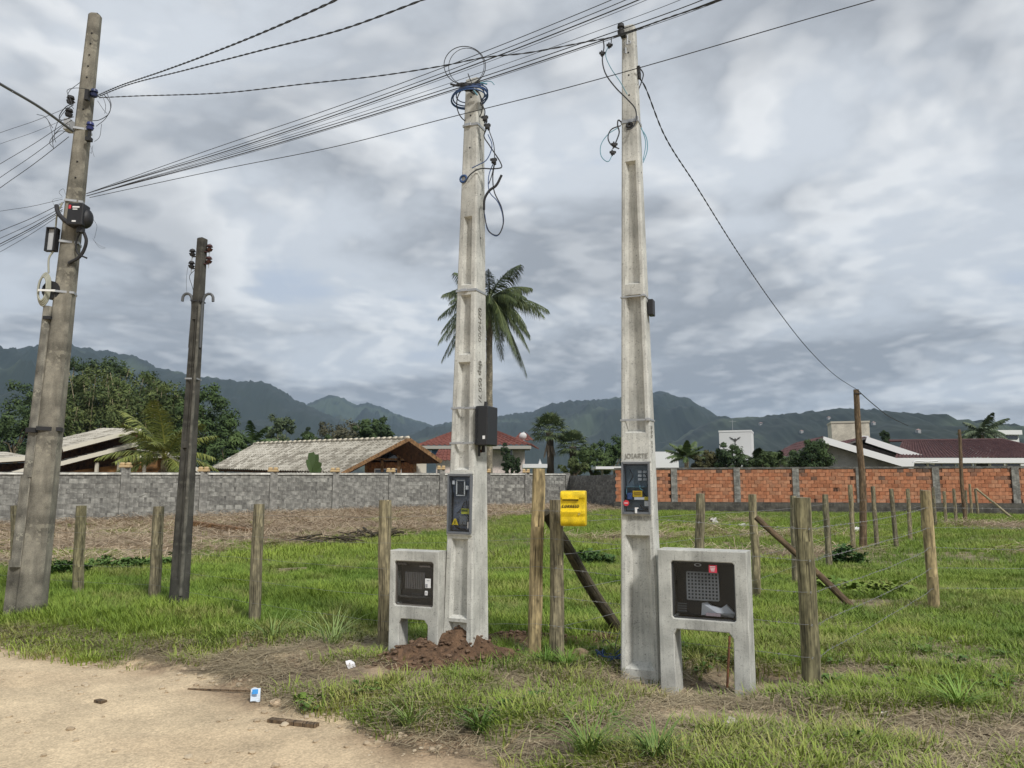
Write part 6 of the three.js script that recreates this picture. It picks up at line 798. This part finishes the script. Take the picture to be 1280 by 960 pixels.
{ // wires: every strand a thin twisted wire with barbs
  const wireM = mat([0.27, 0.27, 0.265], 0.55, { metalness: 0.4 });
  function strand(label, pts, r, group, barbs) { const gs = [tube(pts, r, Math.max(20, pts.length * 2), 5)]; if (barbs) { const c = new THREE.CatmullRomCurve3(pts, false, 'centripetal'), L = c.getLength(); for (let d = 0.06; d < L; d += 0.13) { const p = c.getPointAt(d / L); gs.push(box(0.004, 0.022, 0.002).rotateZ(h2(d * 100, 1, 3) * 3).translate(p.x, p.y, p.z), box(0.02, 0.004, 0.003).rotateZ(h2(d * 100, 2, 3) * 3).translate(p.x, p.y, p.z)); } } solo('fence_wire', merge(gs), wireM, label, 'wire', group); }
  const on = (P, h, f = 0.09) => { const k = h / (P.top.y - P.g.y); return V(lerp(P.g.x, P.top.x, k), P.g.y + h, lerp(P.g.z, P.top.z, k) + f); };
  const spans = (pts, sag) => { const out = []; for (let i = 0; i < pts.length - 1; i++) { const L = pts[i].distanceTo(pts[i + 1]), n = 12; for (let k = 0; k < n; k++) { const t = k / n, p = pts[i].clone().lerp(pts[i + 1], t); p.y -= 4 * t * (1 - t) * sag * L * 0.5 + (h2(i * 17 + k, sag * 1e4, 5) - 0.5) * 0.008; out.push(p); } } out.push(pts[pts.length - 1]); return out; };
  const NTH = ['lowest of five', 'second of five from the ground', 'third of five from the ground', 'fourth of five from the ground', 'topmost of five'];
  [0.26, 0.52, 0.78, 1.04, 1.30].forEach((h, i) => {
    strand('barbed wire of the front fence, ' + NTH[i], spans([on(P5, h + 0.06), on(P6, h + 0.05), on(P7, h), on(P8, h + 0.03, 0.05), V(9.5, h + 0.02, -10.6), V(16, h, -11.3)], 0.006 + 0.005 * (i % 3)), 0.0017, 'front fence strands', true);
    strand('slack wire to the left posts, ' + NTH[i], spans([on(P5, h + 0.06), on(P4, h), on(P3, h * 0.97), on(P2, h * 0.92), on(P1, h * 0.9), V(-8.5, h * 0.9, -12.6)], 0.008 + 0.006 * (i % 2)), 0.0013, 'left fence strands', false);
  });
  [0.3, 0.62, 0.95, 1.25].forEach((h, i) => { const q = [[697, 824], [876, 770], [945, 751], [994, 730], [1036, 711], [1067, 688], [1121, 684], [1154, 668], [1183, 655], [1214, 643]].map(([x, y]) => { const g = ground(x, y); return V(g.x, g.y + h, g.z + 0.07); }); strand('thin wire of the receding row, ' + ['lowest of four', 'second of four from the ground', 'third of four from the ground', 'topmost of four'][i], spans(q, 0.004), 0.002, 'receding row strands', false); });
}
{ // yellow letter box
  const z = 7.02, c = at(717, 636, z), t = thing('letter_box', 'yellow plastic letter box on the stout grey post', 'letter box', [c.x, c.y - 0.14, c.z], -0.16), m = mat([0.78, 0.55, 0.01], 0.45, { map: sized(tSpeck, 0.5) }), W = 0.225, H = 0.29;
  const s = new THREE.Shape(), o = 0.16; // side outline: z forward is +x of the shape
  s.moveTo(-0.1, 0.0); s.lineTo(0.045, 0.0); s.quadraticCurveTo(0.085, 0.0, 0.088, 0.04); s.lineTo(0.088, 0.075); s.lineTo(0.096, 0.10); s.lineTo(0.095, 0.118); s.lineTo(0.078, 0.135); s.quadraticCurveTo(0.06, 0.2, 0.088, 0.245); s.lineTo(0.088, 0.26); s.quadraticCurveTo(0.085, H, 0.055, H); s.lineTo(-0.1, H); s.closePath();
  const body = new THREE.ExtrudeGeometry(s, { depth: W - 0.03, bevelEnabled: true, bevelThickness: 0.015, bevelSize: 0.012, bevelSegments: 4, curveSegments: 8 }).rotateY(-Math.PI / 2).translate((W - 0.03) / 2, 0, 0);
  part(t, 'body', body, m); part(t, 'slot_hood', rbox(0.15, 0.016, 0.03, 0.006, -0.02, 0.232, 0.098), m); part(t, 'slot', box(0.14, 0.007, 0.008, -0.02, 0.219, 0.0945), M.ink); part(t, 'door_lip', rbox(0.17, 0.014, 0.02, 0.005, -0.015, 0.112, 0.103), m); part(t, 'lock', merge([new THREE.CylinderGeometry(0.009, 0.009, 0.012, 12).rotateX(Math.PI / 2).translate(0.055, 0.095, 0.108), box(0.016, 0.004, 0.006, 0.062, 0.106, 0.112)]), mat([0.5, 0.4, 0.1], 0.4));
  const w = words('CORREIO', 0.026, 0.003); const sh = new THREE.Matrix4().makeShear(0, 0, 0.18, 0, 0, 0); w.applyMatrix4(sh).rotateX(0.12); part(t, 'lettering', w.translate(-0.02, 0.165, 0.0905), M.ink); part(t, 'back_bracket', box(0.05, 0.2, 0.03, -0.09, 0.15, -0.1), M.rust);
}
// ================================================================ grass, straw, soil, litter
function blade(rnd, L, w, lean, az, x, z, pos, curl = 1) {
  const dx = Math.cos(az), dz = Math.sin(az), px = -dz * w, pz = dx * w, P = (t) => [x + dx * lean * L * t * t * curl, L * (t - 0.28 * lean * t * t), z + dz * lean * L * t * t * curl], wd = (t) => 1 - t * t * 0.95;
  const T = [0, 0.4, 0.75, 1]; for (let i = 0; i < 3; i++) { const a = P(T[i]), b = P(T[i + 1]), wa = wd(T[i]), wb = wd(T[i + 1]); const A = [a[0] - px * wa, a[1], a[2] - pz * wa], B = [a[0] + px * wa, a[1], a[2] + pz * wa], C = [b[0] + px * wb, b[1], b[2] + pz * wb], D = [b[0] - px * wb, b[1], b[2] - pz * wb]; pos.push(...A, ...B, ...C); if (i < 2) pos.push(...A, ...C, ...D); }
}
function tuft(seed, n, L, w, spread, lean) { const r = RNG(seed), pos = []; for (let i = 0; i < n; i++) { const a = r() * 6.283, d = Math.sqrt(r()) * spread; blade(r, L * (0.45 + r() * 0.75), w * (0.7 + r() * 0.6), lean * (0.3 + r() * 1.1), a + (r() - 0.5) * 2.2, Math.cos(a) * d, Math.sin(a) * d, pos); } const g = new THREE.BufferGeometry(); g.setAttribute('position', new THREE.Float32BufferAttribute(pos, 3)); g.computeVertexNormals(); return g; }
const grassM = new THREE.MeshPhysicalMaterial({ color: 0xffffff, roughness: 0.75, side: THREE.DoubleSide }), strawM = new THREE.MeshStandardMaterial({ color: 0xffffff, roughness: 0.9, side: THREE.DoubleSide }), clodM = new THREE.MeshStandardMaterial({ color: 0xffffff, roughness: 1 });
function scatter(name, geos, material, list, label, category) {              // list: [x, y, z(depth), scale, turn, colour, tilt]
  const by = geos.map(() => []); list.forEach((q, i) => by[Math.floor(h2(i, 7, 31) * geos.length)].push(q));
  const m4 = new THREE.Matrix4(), qt = new THREE.Quaternion(), e = new THREE.Euler(), c = new THREE.Color();
  by.forEach((l, k) => { if (!l.length) return; const m = new THREE.InstancedMesh(geos[k], material, l.length); l.forEach(([x, y, z, s, a, col, tilt = 0, sy = s], i) => { e.set(tilt, a, 0, 'YXZ'); m4.compose(V(x, y, -z), qt.setFromEuler(e), V(s, sy, s)); m.setMatrixAt(i, m4); m.setColorAt(i, c.setRGB(...col)); }); m.instanceMatrix.needsUpdate = true; stuff(name, m, label, category); });
}
const inView = (x, z, pad = 0.6) => z > 1 && Math.abs(x) < z * 0.70 + pad;
const shadeOf = (r, n) => { const a = mix3([0.105, 0.195, 0.02], [0.27, 0.36, 0.042], r); return mix3(a, [0.44, 0.36, 0.16], n); };
{
  const r = RNG(4242), tall = [], short = [], far = [], dry = [];
  const nearG = [1, 2, 3, 4, 5].map((k) => tuft(7000 + k, 22, 0.21, 0.0042, 0.10, 0.75)), shortG = [1, 2, 3, 4, 5].map((k) => tuft(7100 + k, 20, 0.085, 0.0034, 0.10, 0.9)), farG = [1, 2, 3].map((k) => tuft(7200 + k, 14, 0.26, 0.008, 0.16, 0.7));
  // foreground verge and the near field
  for (let i = 0; i < 64000; i++) {
    const z = Math.sqrt(lerp(3.2 ** 2, 15.5 ** 2, r())), x = (r() * 2 - 1) * (z * 0.70 + 0.5), g = grassAt(x, z); if (r() > g) continue;
    const n = fbm(x * 0.7, z * 0.7, 201, 3), yel = sstep(0.50, 0.72, fbm(x * 1.9, z * 1.9, 203, 3)) * 0.55 * r(), inField = sstep(-0.2, 0.9, z - grassEdge(x)), lush = inField * (0.35 + 1.1 * n) * lerp(1, 0.55, sstep(0.5, 2.5, x));
    const col = shadeOf(clamp(n * 0.9 + (r() - 0.5) * 0.7), clamp(yel + 0.2 * r() * r() * sstep(0, 2.5, x) + (1 - inField) * 0.30 * r()));
    if (lush > 0.35 && r() < lush) tall.push([x, hgt(x, z) - 0.01, z, (0.45 + r() * 0.65) * (0.45 + lush * 0.5), r() * 6.28, col]); else short.push([x, hgt(x, z) - 0.005, z, 0.8 + r() * 0.9, r() * 6.28, col]);
  }
  for (let i = 0; i < 75000; i++) {
    const z = Math.sqrt(lerp(15 ** 2, 45 ** 2, r())), x = (r() * 2 - 1) * (z * 0.69 + 0.5); if (behindWall(x, z) < 0.3 || (x > 5.7 && z > 41 - (x - 6) * 0.2)) continue; const g = grassAt(x, z); if (r() > g) continue;
    const n = fbm(x * 0.4, z * 0.4, 207, 3); far.push([x, hgt(x, z) - 0.01, z, (0.5 + r() * 0.5) * (0.4 + 0.6 * n), r() * 6.28, shadeOf(clamp(n * 1.0 + (r() - 0.5) * 0.6), 0.05 * r() + 0.4 * r() * sstep(0.45, 0.7, fbm(x * 0.9, z * 0.9, 209, 3)))]);
  }
  scatter('grass', nearG, grassM, tall, 'tall green grass growing over the near field', 'grass'); scatter('short_grass', shortG, grassM, short, 'short patchy grass along the road verge', 'grass'); scatter('field_grass', farG, grassM, far, 'green grass covering the far part of the field', 'grass');
  // dry stalks: on the verge, on the bare ground and in the cut swathe by the grey wall
  const stalk = [1, 2, 3].map((k) => { const pos = [], q = RNG(7300 + k); for (let i = 0; i < 5; i++) { const a = q() * 6.283, L = 0.10 + q() * 0.12; const x = (q() - 0.5) * 0.12, z = (q() - 0.5) * 0.12, dx = Math.cos(a) * L, dz = Math.sin(a) * L, w = 0.0022, y = 0.006 + q() * 0.02, yy = y + (q() - 0.4) * 0.05; pos.push(x, y, z, x + dx - dz / L * w, yy, z + dz + dx / L * w, x + dx + dz / L * w, yy, z + dz - dx / L * w, x - dz / L * w, y, z + dx / L * w, x + dx, yy + 0.002, z + dz, x + dz / L * w, y, z - dx / L * w); } const g = new THREE.BufferGeometry(); g.setAttribute('position', new THREE.Float32BufferAttribute(pos, 3)); g.computeVertexNormals(); return g; });
  for (let i = 0; i < 60000; i++) { const z = Math.sqrt(lerp(3.2 ** 2, 11 ** 2, r())), x = (r() * 2 - 1) * (z * 0.70 + 0.4), e = z - roadEdge(x); if (e < 0.05) continue; const k = sstep(0.05, 0.5, e) * (1 - lerp(0.85, 0.35, sstep(0.5, 3, x)) * sstep(0, 1.2, z - grassEdge(x) - 0.3)) * sstep(0.30, 0.58, fbm(x * 1.6, z * 1.6, 211, 3)) * (1 - 0.6 * bareAt(x, z)); if (r() > k) continue; dry.push([x, hgt(x, z) + 0.004, z, 0.7 + r() * 0.8, r() * 6.28, mix3(mix3([0.38, 0.31, 0.19], [0.56, 0.47, 0.30], r()), [0.18, 0.14, 0.10], r() * r())]); }
  scatter('dry_stalks', stalk, strawM, dry, 'dry straw stalks lying along the verge', 'straw');
  const cut = []; for (let i = 0; i < 60000; i++) { const z = Math.sqrt(lerp(14 ** 2, 50 ** 2, r())), x = (r() * 2 - 1) * (z * 0.69 + 0.5), s = strawAt(x, z); if (behindWall(x, z) < 0.2 || r() > s) continue; const n = fbm(x * 0.8, z * 0.8, 213, 3); cut.push([x, hgt(x, z) + 0.01, z, 2.2 + r() * 2.6, r() * 6.28, mix3(mix3([0.36, 0.265, 0.175], [0.60, 0.49, 0.34], r()), [0.2, 0.135, 0.09], sstep(0.5, 0.68, n) * r()), (r() - 0.5) * 0.5, 3 + r() * 3]); }
  scatter('cut_straw', stalk, strawM, cut, 'brown cut straw heaped along the foot of the grey wall', 'straw');
  // pebbles and clods along the road edge and on bare soil
  const pebble = [1, 2, 3].map((k) => { const g = new THREE.IcosahedronGeometry(1, 1), p = g.attributes.position; for (let i = 0; i < p.count; i++) { const v = V(p.getX(i), p.getY(i), p.getZ(i)), s = 0.75 + 0.5 * vn(v.x * 1.5 + k * 7 + v.z, v.y * 1.5 + v.z * 0.7, 300 + k); p.setXYZ(i, v.x * s, v.y * s * 0.62, v.z * s); } g.computeVertexNormals(); return g; });
  const peb = []; for (let i = 0; i < 26000; i++) { const z = Math.sqrt(lerp(3.2 ** 2, 11 ** 2, r())), x = (r() * 2 - 1) * (z * 0.70 + 0.4), e = z - roadEdge(x), k = Math.max(Math.exp(-(((e - 0.12) / 0.3) ** 2)) * 0.75, e < 0 ? 0.12 : 0.0, bareAt(x, z) * 0.5) * sstep(0.34, 0.6, fbm(x * 1.2, z * 1.2, 217, 3)); if (r() > k) continue; const s = 0.0035 + Math.pow(r(), 4) * 0.028; peb.push([x, hgt(x, z) + s * 0.2, z, s, r() * 6.28, mix3(mix3([0.42, 0.33, 0.22], [0.55, 0.46, 0.33], r()), [0.20, 0.14, 0.09], bareAt(x, z) * 0.7 + 0.3 * r())]); }
  scatter('pebbles', pebble, clodM, peb, 'small pebbles and clods along the road edge', 'gravel');
  // broad leaves
  const leafG = [1, 2].map((k) => { const pos = [], q = RNG(7400 + k); for (let i = 0; i < 7; i++) { const a = i * 0.9 + q(), L = 0.10 + q() * 0.08, h = 0.04 + q() * 0.10, c = Math.cos(a), s = Math.sin(a), w = L * 0.33; const A = [c * 0.02, h * 0.4, s * 0.02], B = [c * L * 0.55 - s * w, h, s * L * 0.55 + c * w], C = [c * L * 0.55 + s * w, h, s * L * 0.55 - c * w], D = [c * L, h * 0.8, s * L], E = [c * L * 0.55, h - 0.015, s * L * 0.55]; pos.push(...A, ...B, ...E, ...A, ...E, ...C, ...B, ...D, ...E, ...E, ...D, ...C); } const g = new THREE.BufferGeometry(); g.setAttribute('position', new THREE.Float32BufferAttribute(pos, 3)); g.computeVertexNormals(); return g; });
  const weeds = []; for (let i = 0; i < 9000; i++) { const z = Math.sqrt(lerp(5 ** 2, 14 ** 2, r())), x = (r() * 2 - 1) * (z * 0.70 + 0.4), k = grassAt(x, z) * sstep(0.58, 0.70, fbm(x * 0.9 + 3, z * 0.9, 221, 3)) * 0.8; if (r() > k) continue; weeds.push([x, hgt(x, z), z, 0.3 + r() * 0.45, r() * 6.28, mix3([0.07, 0.14, 0.025], [0.14, 0.22, 0.04], r())]); }
  scatter('broadleaf_weeds', leafG, grassM, weeds, 'broad-leaved weeds mixed into the near grass', 'weeds');
  // single plants that stand out
  function plant(label, px, py, n, R, Hh, a, b, seed) { const q = RNG(seed), g = ground(px, py), gs = []; for (let i = 0; i < n; i++) { const l = leafG[i % 2].clone(), s = (R < 0.15 ? 0.4 : 0.65) * (0.8 + q() * 0.7), an = q() * 6.28, d = Math.sqrt(q()) * R; l.scale(s, s, s).rotateY(q() * 6.28).rotateX((q() - 0.5) * 0.8).translate(g.x + Math.cos(an) * d, g.y + q() * Hh * (1 - d / R * 0.6), g.z + Math.sin(an) * d * 0.7); const c = mix3(a, b, q()), cc = new Float32Array(l.attributes.position.count * 3); for (let k = 0; k < cc.length; k += 3) cc.set(c, k); l.setAttribute('color', new THREE.BufferAttribute(cc, 3)); l.computeVertexNormals(); gs.push(l); } const t = thing('weed_clump', label, 'plant', [g.x, g.y, g.z]); partW(t, 'leaves', mergeGeometries(gs), leafM); partW(t, 'stems', merge([0, 1, 2, 3, 4].map((k) => limb([V(g.x + (k - 2) * R * 0.1, g.y - 0.02, g.z), V(g.x + (k - 2) * R * 0.3, g.y + Hh * 0.8, g.z + (k % 2) * 0.1)], 0.008, 0.004, 2, 5))), mat([0.08, 0.11, 0.03], 0.9)); }
  plant('lush dark weed clump between the leaning pole and first post', 78, 722, 70, 0.42, 0.34, [0.05, 0.11, 0.02], [0.11, 0.19, 0.04], 81); plant('lush dark weed clump left of the split grey post', 132, 716, 60, 0.4, 0.3, [0.05, 0.11, 0.02], [0.11, 0.19, 0.04], 82); plant('lush weed clump behind the split grey post', 163, 716, 60, 0.4, 0.28, [0.05, 0.11, 0.02], [0.11, 0.19, 0.04], 83); plant('lush weed clump behind the slim black-stained pole', 208, 712, 46, 0.4, 0.28, [0.05, 0.11, 0.02], [0.11, 0.19, 0.04], 84);
  plant('dark glossy weed clump in the field behind the brace pole', 740, 707, 70, 0.42, 0.34, [0.035, 0.085, 0.02], [0.08, 0.15, 0.03], 85); plant('round dark green bush between the receding fence posts', 1058, 708, 120, 0.38, 0.42, [0.03, 0.08, 0.02], [0.07, 0.14, 0.03], 86); plant('small bright leafy weed at the road edge', 384, 880, 8, 0.09, 0.05, [0.12, 0.2, 0.03], [0.2, 0.28, 0.05], 87); plant('yellow-green leafy clump near the foot of brown brace pole', 1095, 742, 60, 0.55, 0.15, [0.13, 0.2, 0.03], [0.22, 0.28, 0.05], 88); plant('yellow-green leafy clump behind the stout knotty post', 1024, 738, 40, 0.3, 0.2, [0.11, 0.19, 0.03], [0.2, 0.27, 0.05], 89);
  function bigTuft(label, px, py, n, L, seed, cA, cB) { const q = RNG(seed), g = ground(px, py), pos = []; for (let i = 0; i < n; i++) { const a = q() * 6.283, d = Math.sqrt(q()) * L * 0.22; blade(q, L * (0.5 + q() * 0.7), 0.0065, 0.5 + q() * 1.0, a + (q() - 0.5), g.x + Math.cos(a) * d, g.z + Math.sin(a) * d, pos); } for (let i = 1; i < pos.length; i += 3) pos[i] += g.y - 0.01; const gg = new THREE.BufferGeometry(); gg.setAttribute('position', new THREE.Float32BufferAttribute(pos, 3)); gg.computeVertexNormals(); solo('grass_tuft', gg, new THREE.MeshPhysicalMaterial({ color: S(mix3(cA, cB, q())), roughness: 0.7, side: THREE.DoubleSide }), label, 'grass tuft'); }
  bigTuft('tall pale grass tuft at the foot of the soil-set cabinet stand', 415, 806, 46, 0.42, 91, [0.189, 0.270, 0.081], [0.270, 0.351, 0.121]); bigTuft('grass tuft growing round the letter box post foot', 708, 836, 70, 0.2, 92, [0.108, 0.216, 0.027], [0.162, 0.270, 0.041]); bigTuft('grass tuft at the foot of thin yellowish post', 683, 832, 50, 0.2, 93, [0.108, 0.216, 0.027], [0.162, 0.270, 0.041]); bigTuft('broad arching grass tuft on the verge below the dug soil', 512, 910, 60, 0.24, 94, [0.121, 0.203, 0.041], [0.189, 0.270, 0.068]); bigTuft('coarse grass tuft spilling onto the road below right pole', 735, 945, 80, 0.3, 95, [0.095, 0.176, 0.034], [0.149, 0.230, 0.047]); bigTuft('coarse grass tuft at road edge under the cabinet stand', 820, 950, 90, 0.28, 96, [0.095, 0.162, 0.034], [0.149, 0.230, 0.047]); bigTuft('dense short tuft between the two poles on the verge', 600, 915, 80, 0.2, 97, [0.095, 0.176, 0.034], [0.149, 0.243, 0.047]); bigTuft('tall seeding grass behind the dark leaning post', 340, 800, 40, 0.36, 98, [0.176, 0.257, 0.068], [0.243, 0.324, 0.095]); bigTuft('bright coarse grass tuft in the open verge at right', 1200, 885, 70, 0.26, 99, [0.135, 0.257, 0.041], [0.203, 0.324, 0.054]);
  // dug soil round the poles: lumpy heaps with loose clods
  const soilM = mat([0.135, 0.082, 0.05], 1, { map: sized(tEarth, 0.6), bumpMap: sized(bEarth, 0.6), bumpScale: 0.01 });
  function heap(label, px, py, rx, rz, hh, seed, peaks) { const g = ground(px, py), N = 56, pos = [], idx = []; for (let j = 0; j <= N; j++) for (let i = 0; i <= N; i++) { const u = i / N * 2 - 1, v = j / N * 2 - 1, x = g.x + u * rx, z = -g.z + v * rz, d = Math.hypot(u, v) + (fbm(x * 3, z * 3, seed, 3) - 0.5) * 0.5; let y = hh * 0.45 * sstep(1, 0.2, d); for (const [cu, cv, w, k] of peaks) y += hh * k * Math.exp(-(((u - cu) / w) ** 2 + ((v - cv) / w) ** 2)); y *= sstep(1.0, 0.75, d); y += (fbm(x * 14, z * 14, seed + 3, 4) - 0.5) * 0.075 * sstep(1, 0.7, d); pos.push(x, hgt(x, z) + y - 0.02 - 0.05 * sstep(0.8, 1.0, d), -z); } for (let j = 0; j < N; j++) for (let i = 0; i < N; i++) { const a = j * (N + 1) + i, b = a + N + 1; idx.push(a, a + 1, b, a + 1, b + 1, b); } const q = new THREE.BufferGeometry(); q.setAttribute('position', new THREE.Float32BufferAttribute(pos, 3)); q.setIndex(idx); const f = metres(q); f.computeVertexNormals(); solo('soil_heap', f, soilM, label, 'soil heap'); const rr = RNG(seed); const cl = []; for (let i = 0; i < 900; i++) { const a = rr() * 6.28, d = Math.pow(rr(), 0.6) * 1.08, u = Math.cos(a) * d, v = Math.sin(a) * d, x = g.x + u * rx, z = -g.z + v * rz; let y = hh * 0.45 * sstep(1, 0.2, d); for (const [cu, cv, w, k] of peaks) y += hh * k * Math.exp(-(((u - cu) / w) ** 2 + ((v - cv) / w) ** 2)); y *= sstep(1.0, 0.75, d); const s = 0.004 + Math.pow(rr(), 5) * 0.026; cl.push([x, hgt(x, z) + y - 0.01, z, s, rr() * 6.28, mix3([0.10, 0.06, 0.036], [0.2, 0.13, 0.085], rr())]); } scatter('soil_clods', pebble, clodM, cl, 'loose clods on the dug soil', 'soil'); }
  heap('dug brown soil heaped against the middle pole foot', 562, 825, 1.0, 0.46, 0.25, 401, [[0.13, 0.05, 0.22, 0.75], [-0.3, 0.1, 0.28, 0.35], [0.55, 0.1, 0.2, 0.2]]); heap('dug soil spread behind the two close posts', 668, 806, 0.85, 0.34, 0.14, 411, [[-0.3, 0.2, 0.4, 0.6], [0.3, 0, 0.3, 0.3]]);
  heap('low brown soil heap behind the letter box post', 752, 803, 0.5, 0.25, 0.1, 421, [[0, 0, 0.5, 0.5]]);
  // stones, litter, timber
  const stone = (label, px, py, s, c, k) => { const g = ground(px, py), q = pebble[k].clone().scale(s, s * 1.1, s * 0.9).rotateY(px).translate(g.x, g.y + s * 0.3, g.z); solo('stone', q, mat(c, 0.95, { map: sized(tSpeck, 0.4) }), label, 'stone'); };
  stone('brown rounded stone at the foot of the letter box post', 725, 822, 0.085, [0.25, 0.18, 0.115], 0); stone('small pale stone touching the letter box post', 708, 823, 0.05, [0.3, 0.24, 0.16], 1); stone('pale beige stone by the blue litter on road edge', 345, 882, 0.05, [0.52, 0.40, 0.27], 2); stone('small pale stone at the road edge below the verge', 447, 906, 0.03, [0.5, 0.42, 0.3], 0); stone('pale lump of rubble on the grass right of road', 912, 908, 0.06, [0.42, 0.38, 0.31], 1); stone('low pale stone at the bottom grass edge', 870, 925, 0.045, [0.4, 0.36, 0.28], 2);
  function paper(label, px, py, w, h, m, seed, extra) { const g = ground(px, py), N = 6, pg = new THREE.PlaneGeometry(w, h, N, N), p = pg.attributes.position; for (let i = 0; i < p.count; i++) p.setZ(i, (vn(p.getX(i) * 30 + seed, p.getY(i) * 30, seed) - 0.5) * w * 0.45); pg.computeVertexNormals(); pg.rotateX(-0.75).rotateY(seed).translate(g.x, g.y + h * 0.35 + 0.01, g.z); const t = thing('litter', label, 'litter', [g.x, g.y, g.z]); partW(t, 'sheet', pg, m); if (extra) { const e = new THREE.PlaneGeometry(w * 0.6, h * 0.35, 3, 3); e.rotateX(-0.75).rotateY(seed).translate(g.x, g.y + h * 0.5 + 0.02, g.z + 0.012); partW(t, 'print', e, extra); } }
  const ds = (c) => mat(c, 0.6, { side: THREE.DoubleSide }); paper('crumpled blue and white wrapper at the road edge', 319, 877, 0.075, 0.12, ds([0.62, 0.68, 0.74]), 0.3, ds([0.03, 0.25, 0.6])); paper('small crumpled white paper on the bare verge', 438, 835, 0.07, 0.075, ds([0.78, 0.78, 0.8]), 0.8); paper('crushed clear plastic cup in the grass edge', 413, 805, 0.1, 0.07, ds([0.5, 0.55, 0.56]), 1.4); paper('white scrap lying in the right-hand grass', 1106, 895, 0.06, 0.03, ds([0.8, 0.8, 0.78]), 0.2); paper('white scrap caught in grass behind the receding posts', 1072, 665, 0.35, 0.22, ds([0.6, 0.6, 0.58]), 0.5); paper('white sheet scrap in the field beside the fence corner', 930, 658, 0.4, 0.16, ds([0.6, 0.6, 0.58]), 0.1); paper('pale rag heap on the straw behind right pole', 892, 655, 0.6, 0.3, ds([0.45, 0.43, 0.4]), 0.9);
  const plank = (name, label, a, b, w, h, m, cat) => { const p = ground(...a), q = ground(...b); p.y += h / 2; q.y += h / 2; solo(name, beam(p, q, w, h), m, label, cat); };
  plank('wood_scrap', 'short dark split board lying at the road edge', [337, 902], [396, 909], 0.06, 0.025, woodBrown, 'board'); plank('wood_scrap', 'thin pale board lying in the tall grass', [348, 718], [383, 716], 0.1, 0.1, woodGrey[2], 'board'); plank('twig', 'thin pale twig beside the brown brace pole foot', [1075, 764], [1112, 766], 0.02, 0.02, woodNew, 'twig'); plank('twig', 'dry pale stalk lying below the knotty post', [975, 895], [1006, 874], 0.012, 0.012, woodNew, 'twig'); plank('twig', 'long dry stalk on the verge under the right pole', [630, 938], [660, 905], 0.012, 0.012, woodNew, 'twig'); plank('twig', 'dark twig lying on the road edge dirt', [235, 862], [345, 866], 0.012, 0.012, woodBrown, 'twig'); plank('leaf_litter', 'small dark leaf lying on the sandy road', [121, 877], [130, 879], 0.05, 0.02, woodBrown, 'leaf');
  { const g0 = ground(236, 664), g1 = ground(312, 668), t = thing('timber_bench', 'rust-brown plank trestle lying in the cut straw', 'timber', [g0.x, g0.y, g0.z]), m = mat([0.15, 0.085, 0.042], 0.9, { map: sized(tWood, 0.6) }); const a = V(g0.x, g0.y + 0.32, g0.z), b = V(g1.x, g1.y + 0.12, g1.z); partW(t, 'plank', beam(a, b, 0.3, 0.14), m); const c = a.clone().lerp(b, 0.25); partW(t, 'leg', metres(box(0.2, 0.3, 0.2, c.x, c.y - 0.18, c.z)), m); partW(t, 'leg', metres(box(0.14, 0.24, 0.14, lerp(a.x, b.x, 0.72), c.y - 0.22, lerp(a.z, b.z, 0.72))), m); }
  for (const [px, py, n, k] of [[415, 682, 26, 1], [465, 674, 30, 2]]) { const g = ground(px, py), q = RNG(500 + k), gs = []; for (let i = 0; i < n; i++) { const a = q() * 3.14, L = 0.3 + q() * 0.7, c = V(g.x + (q() - 0.5) * 1.5, g.y + 0.04 + q() * 0.2, g.z + (q() - 0.5) * 0.6), d = V(Math.cos(a) * L / 2, (q() - 0.5) * 0.2, Math.sin(a) * L / 2); gs.push(limb([c.clone().sub(d), c.clone().add(V(0, 0.03, 0)), c.clone().add(d)], 0.02 + q() * 0.02, 0.012, 3, 5)); } stuff('brushwood', new THREE.Mesh(merge(gs), woodDark), ['dark charred brushwood heap at the straw edge', 'dark brushwood heap beside the pale post'][k - 1], 'brushwood'); }
  { const g = ground(764, 826), z = -g.z, cl = (dx, dy, rx, ry, m, s) => { const q = []; for (let i = 0; i <= 18; i++) { const a = i / 18 * 6.283; q.push(V(g.x + dx + Math.cos(a) * rx, g.y + 0.02 + dy + 0.05 * Math.max(0, Math.sin(a * 2 + s)), g.z + Math.sin(a) * ry)); } return tube(q, 0.005, 50, 5); }; solo('cable_coil', merge([cl(0, 0, 0.13, 0.07, 0, 0), cl(0.03, 0.02, 0.11, 0.08, 0, 1), cl(-0.02, 0.03, 0.12, 0.06, 0, 2)]), M.blueCable, 'loose blue cable coil on the ground beside right pole', 'cable coil'); const p = (x, y, h) => { const q = ground(x, y); q.y += h; return q; }; solo('loose_wire', merge([tube([p(748, 818, 0.02), p(757, 813, 0.1), p(766, 815, 0.04), p(775, 830, 0.02)], 0.005), tube([p(766, 834, 0.01), p(771, 818, 0.13), p(775, 812, 0.17)], 0.004)]), M.rubber, 'black wire ends sticking up from the blue coil', 'cable'); }
}
scene.traverse((o) => { if (o.isMesh) { o.castShadow = true; o.receiveShadow = true; } });
renderer.render(scene, camera);
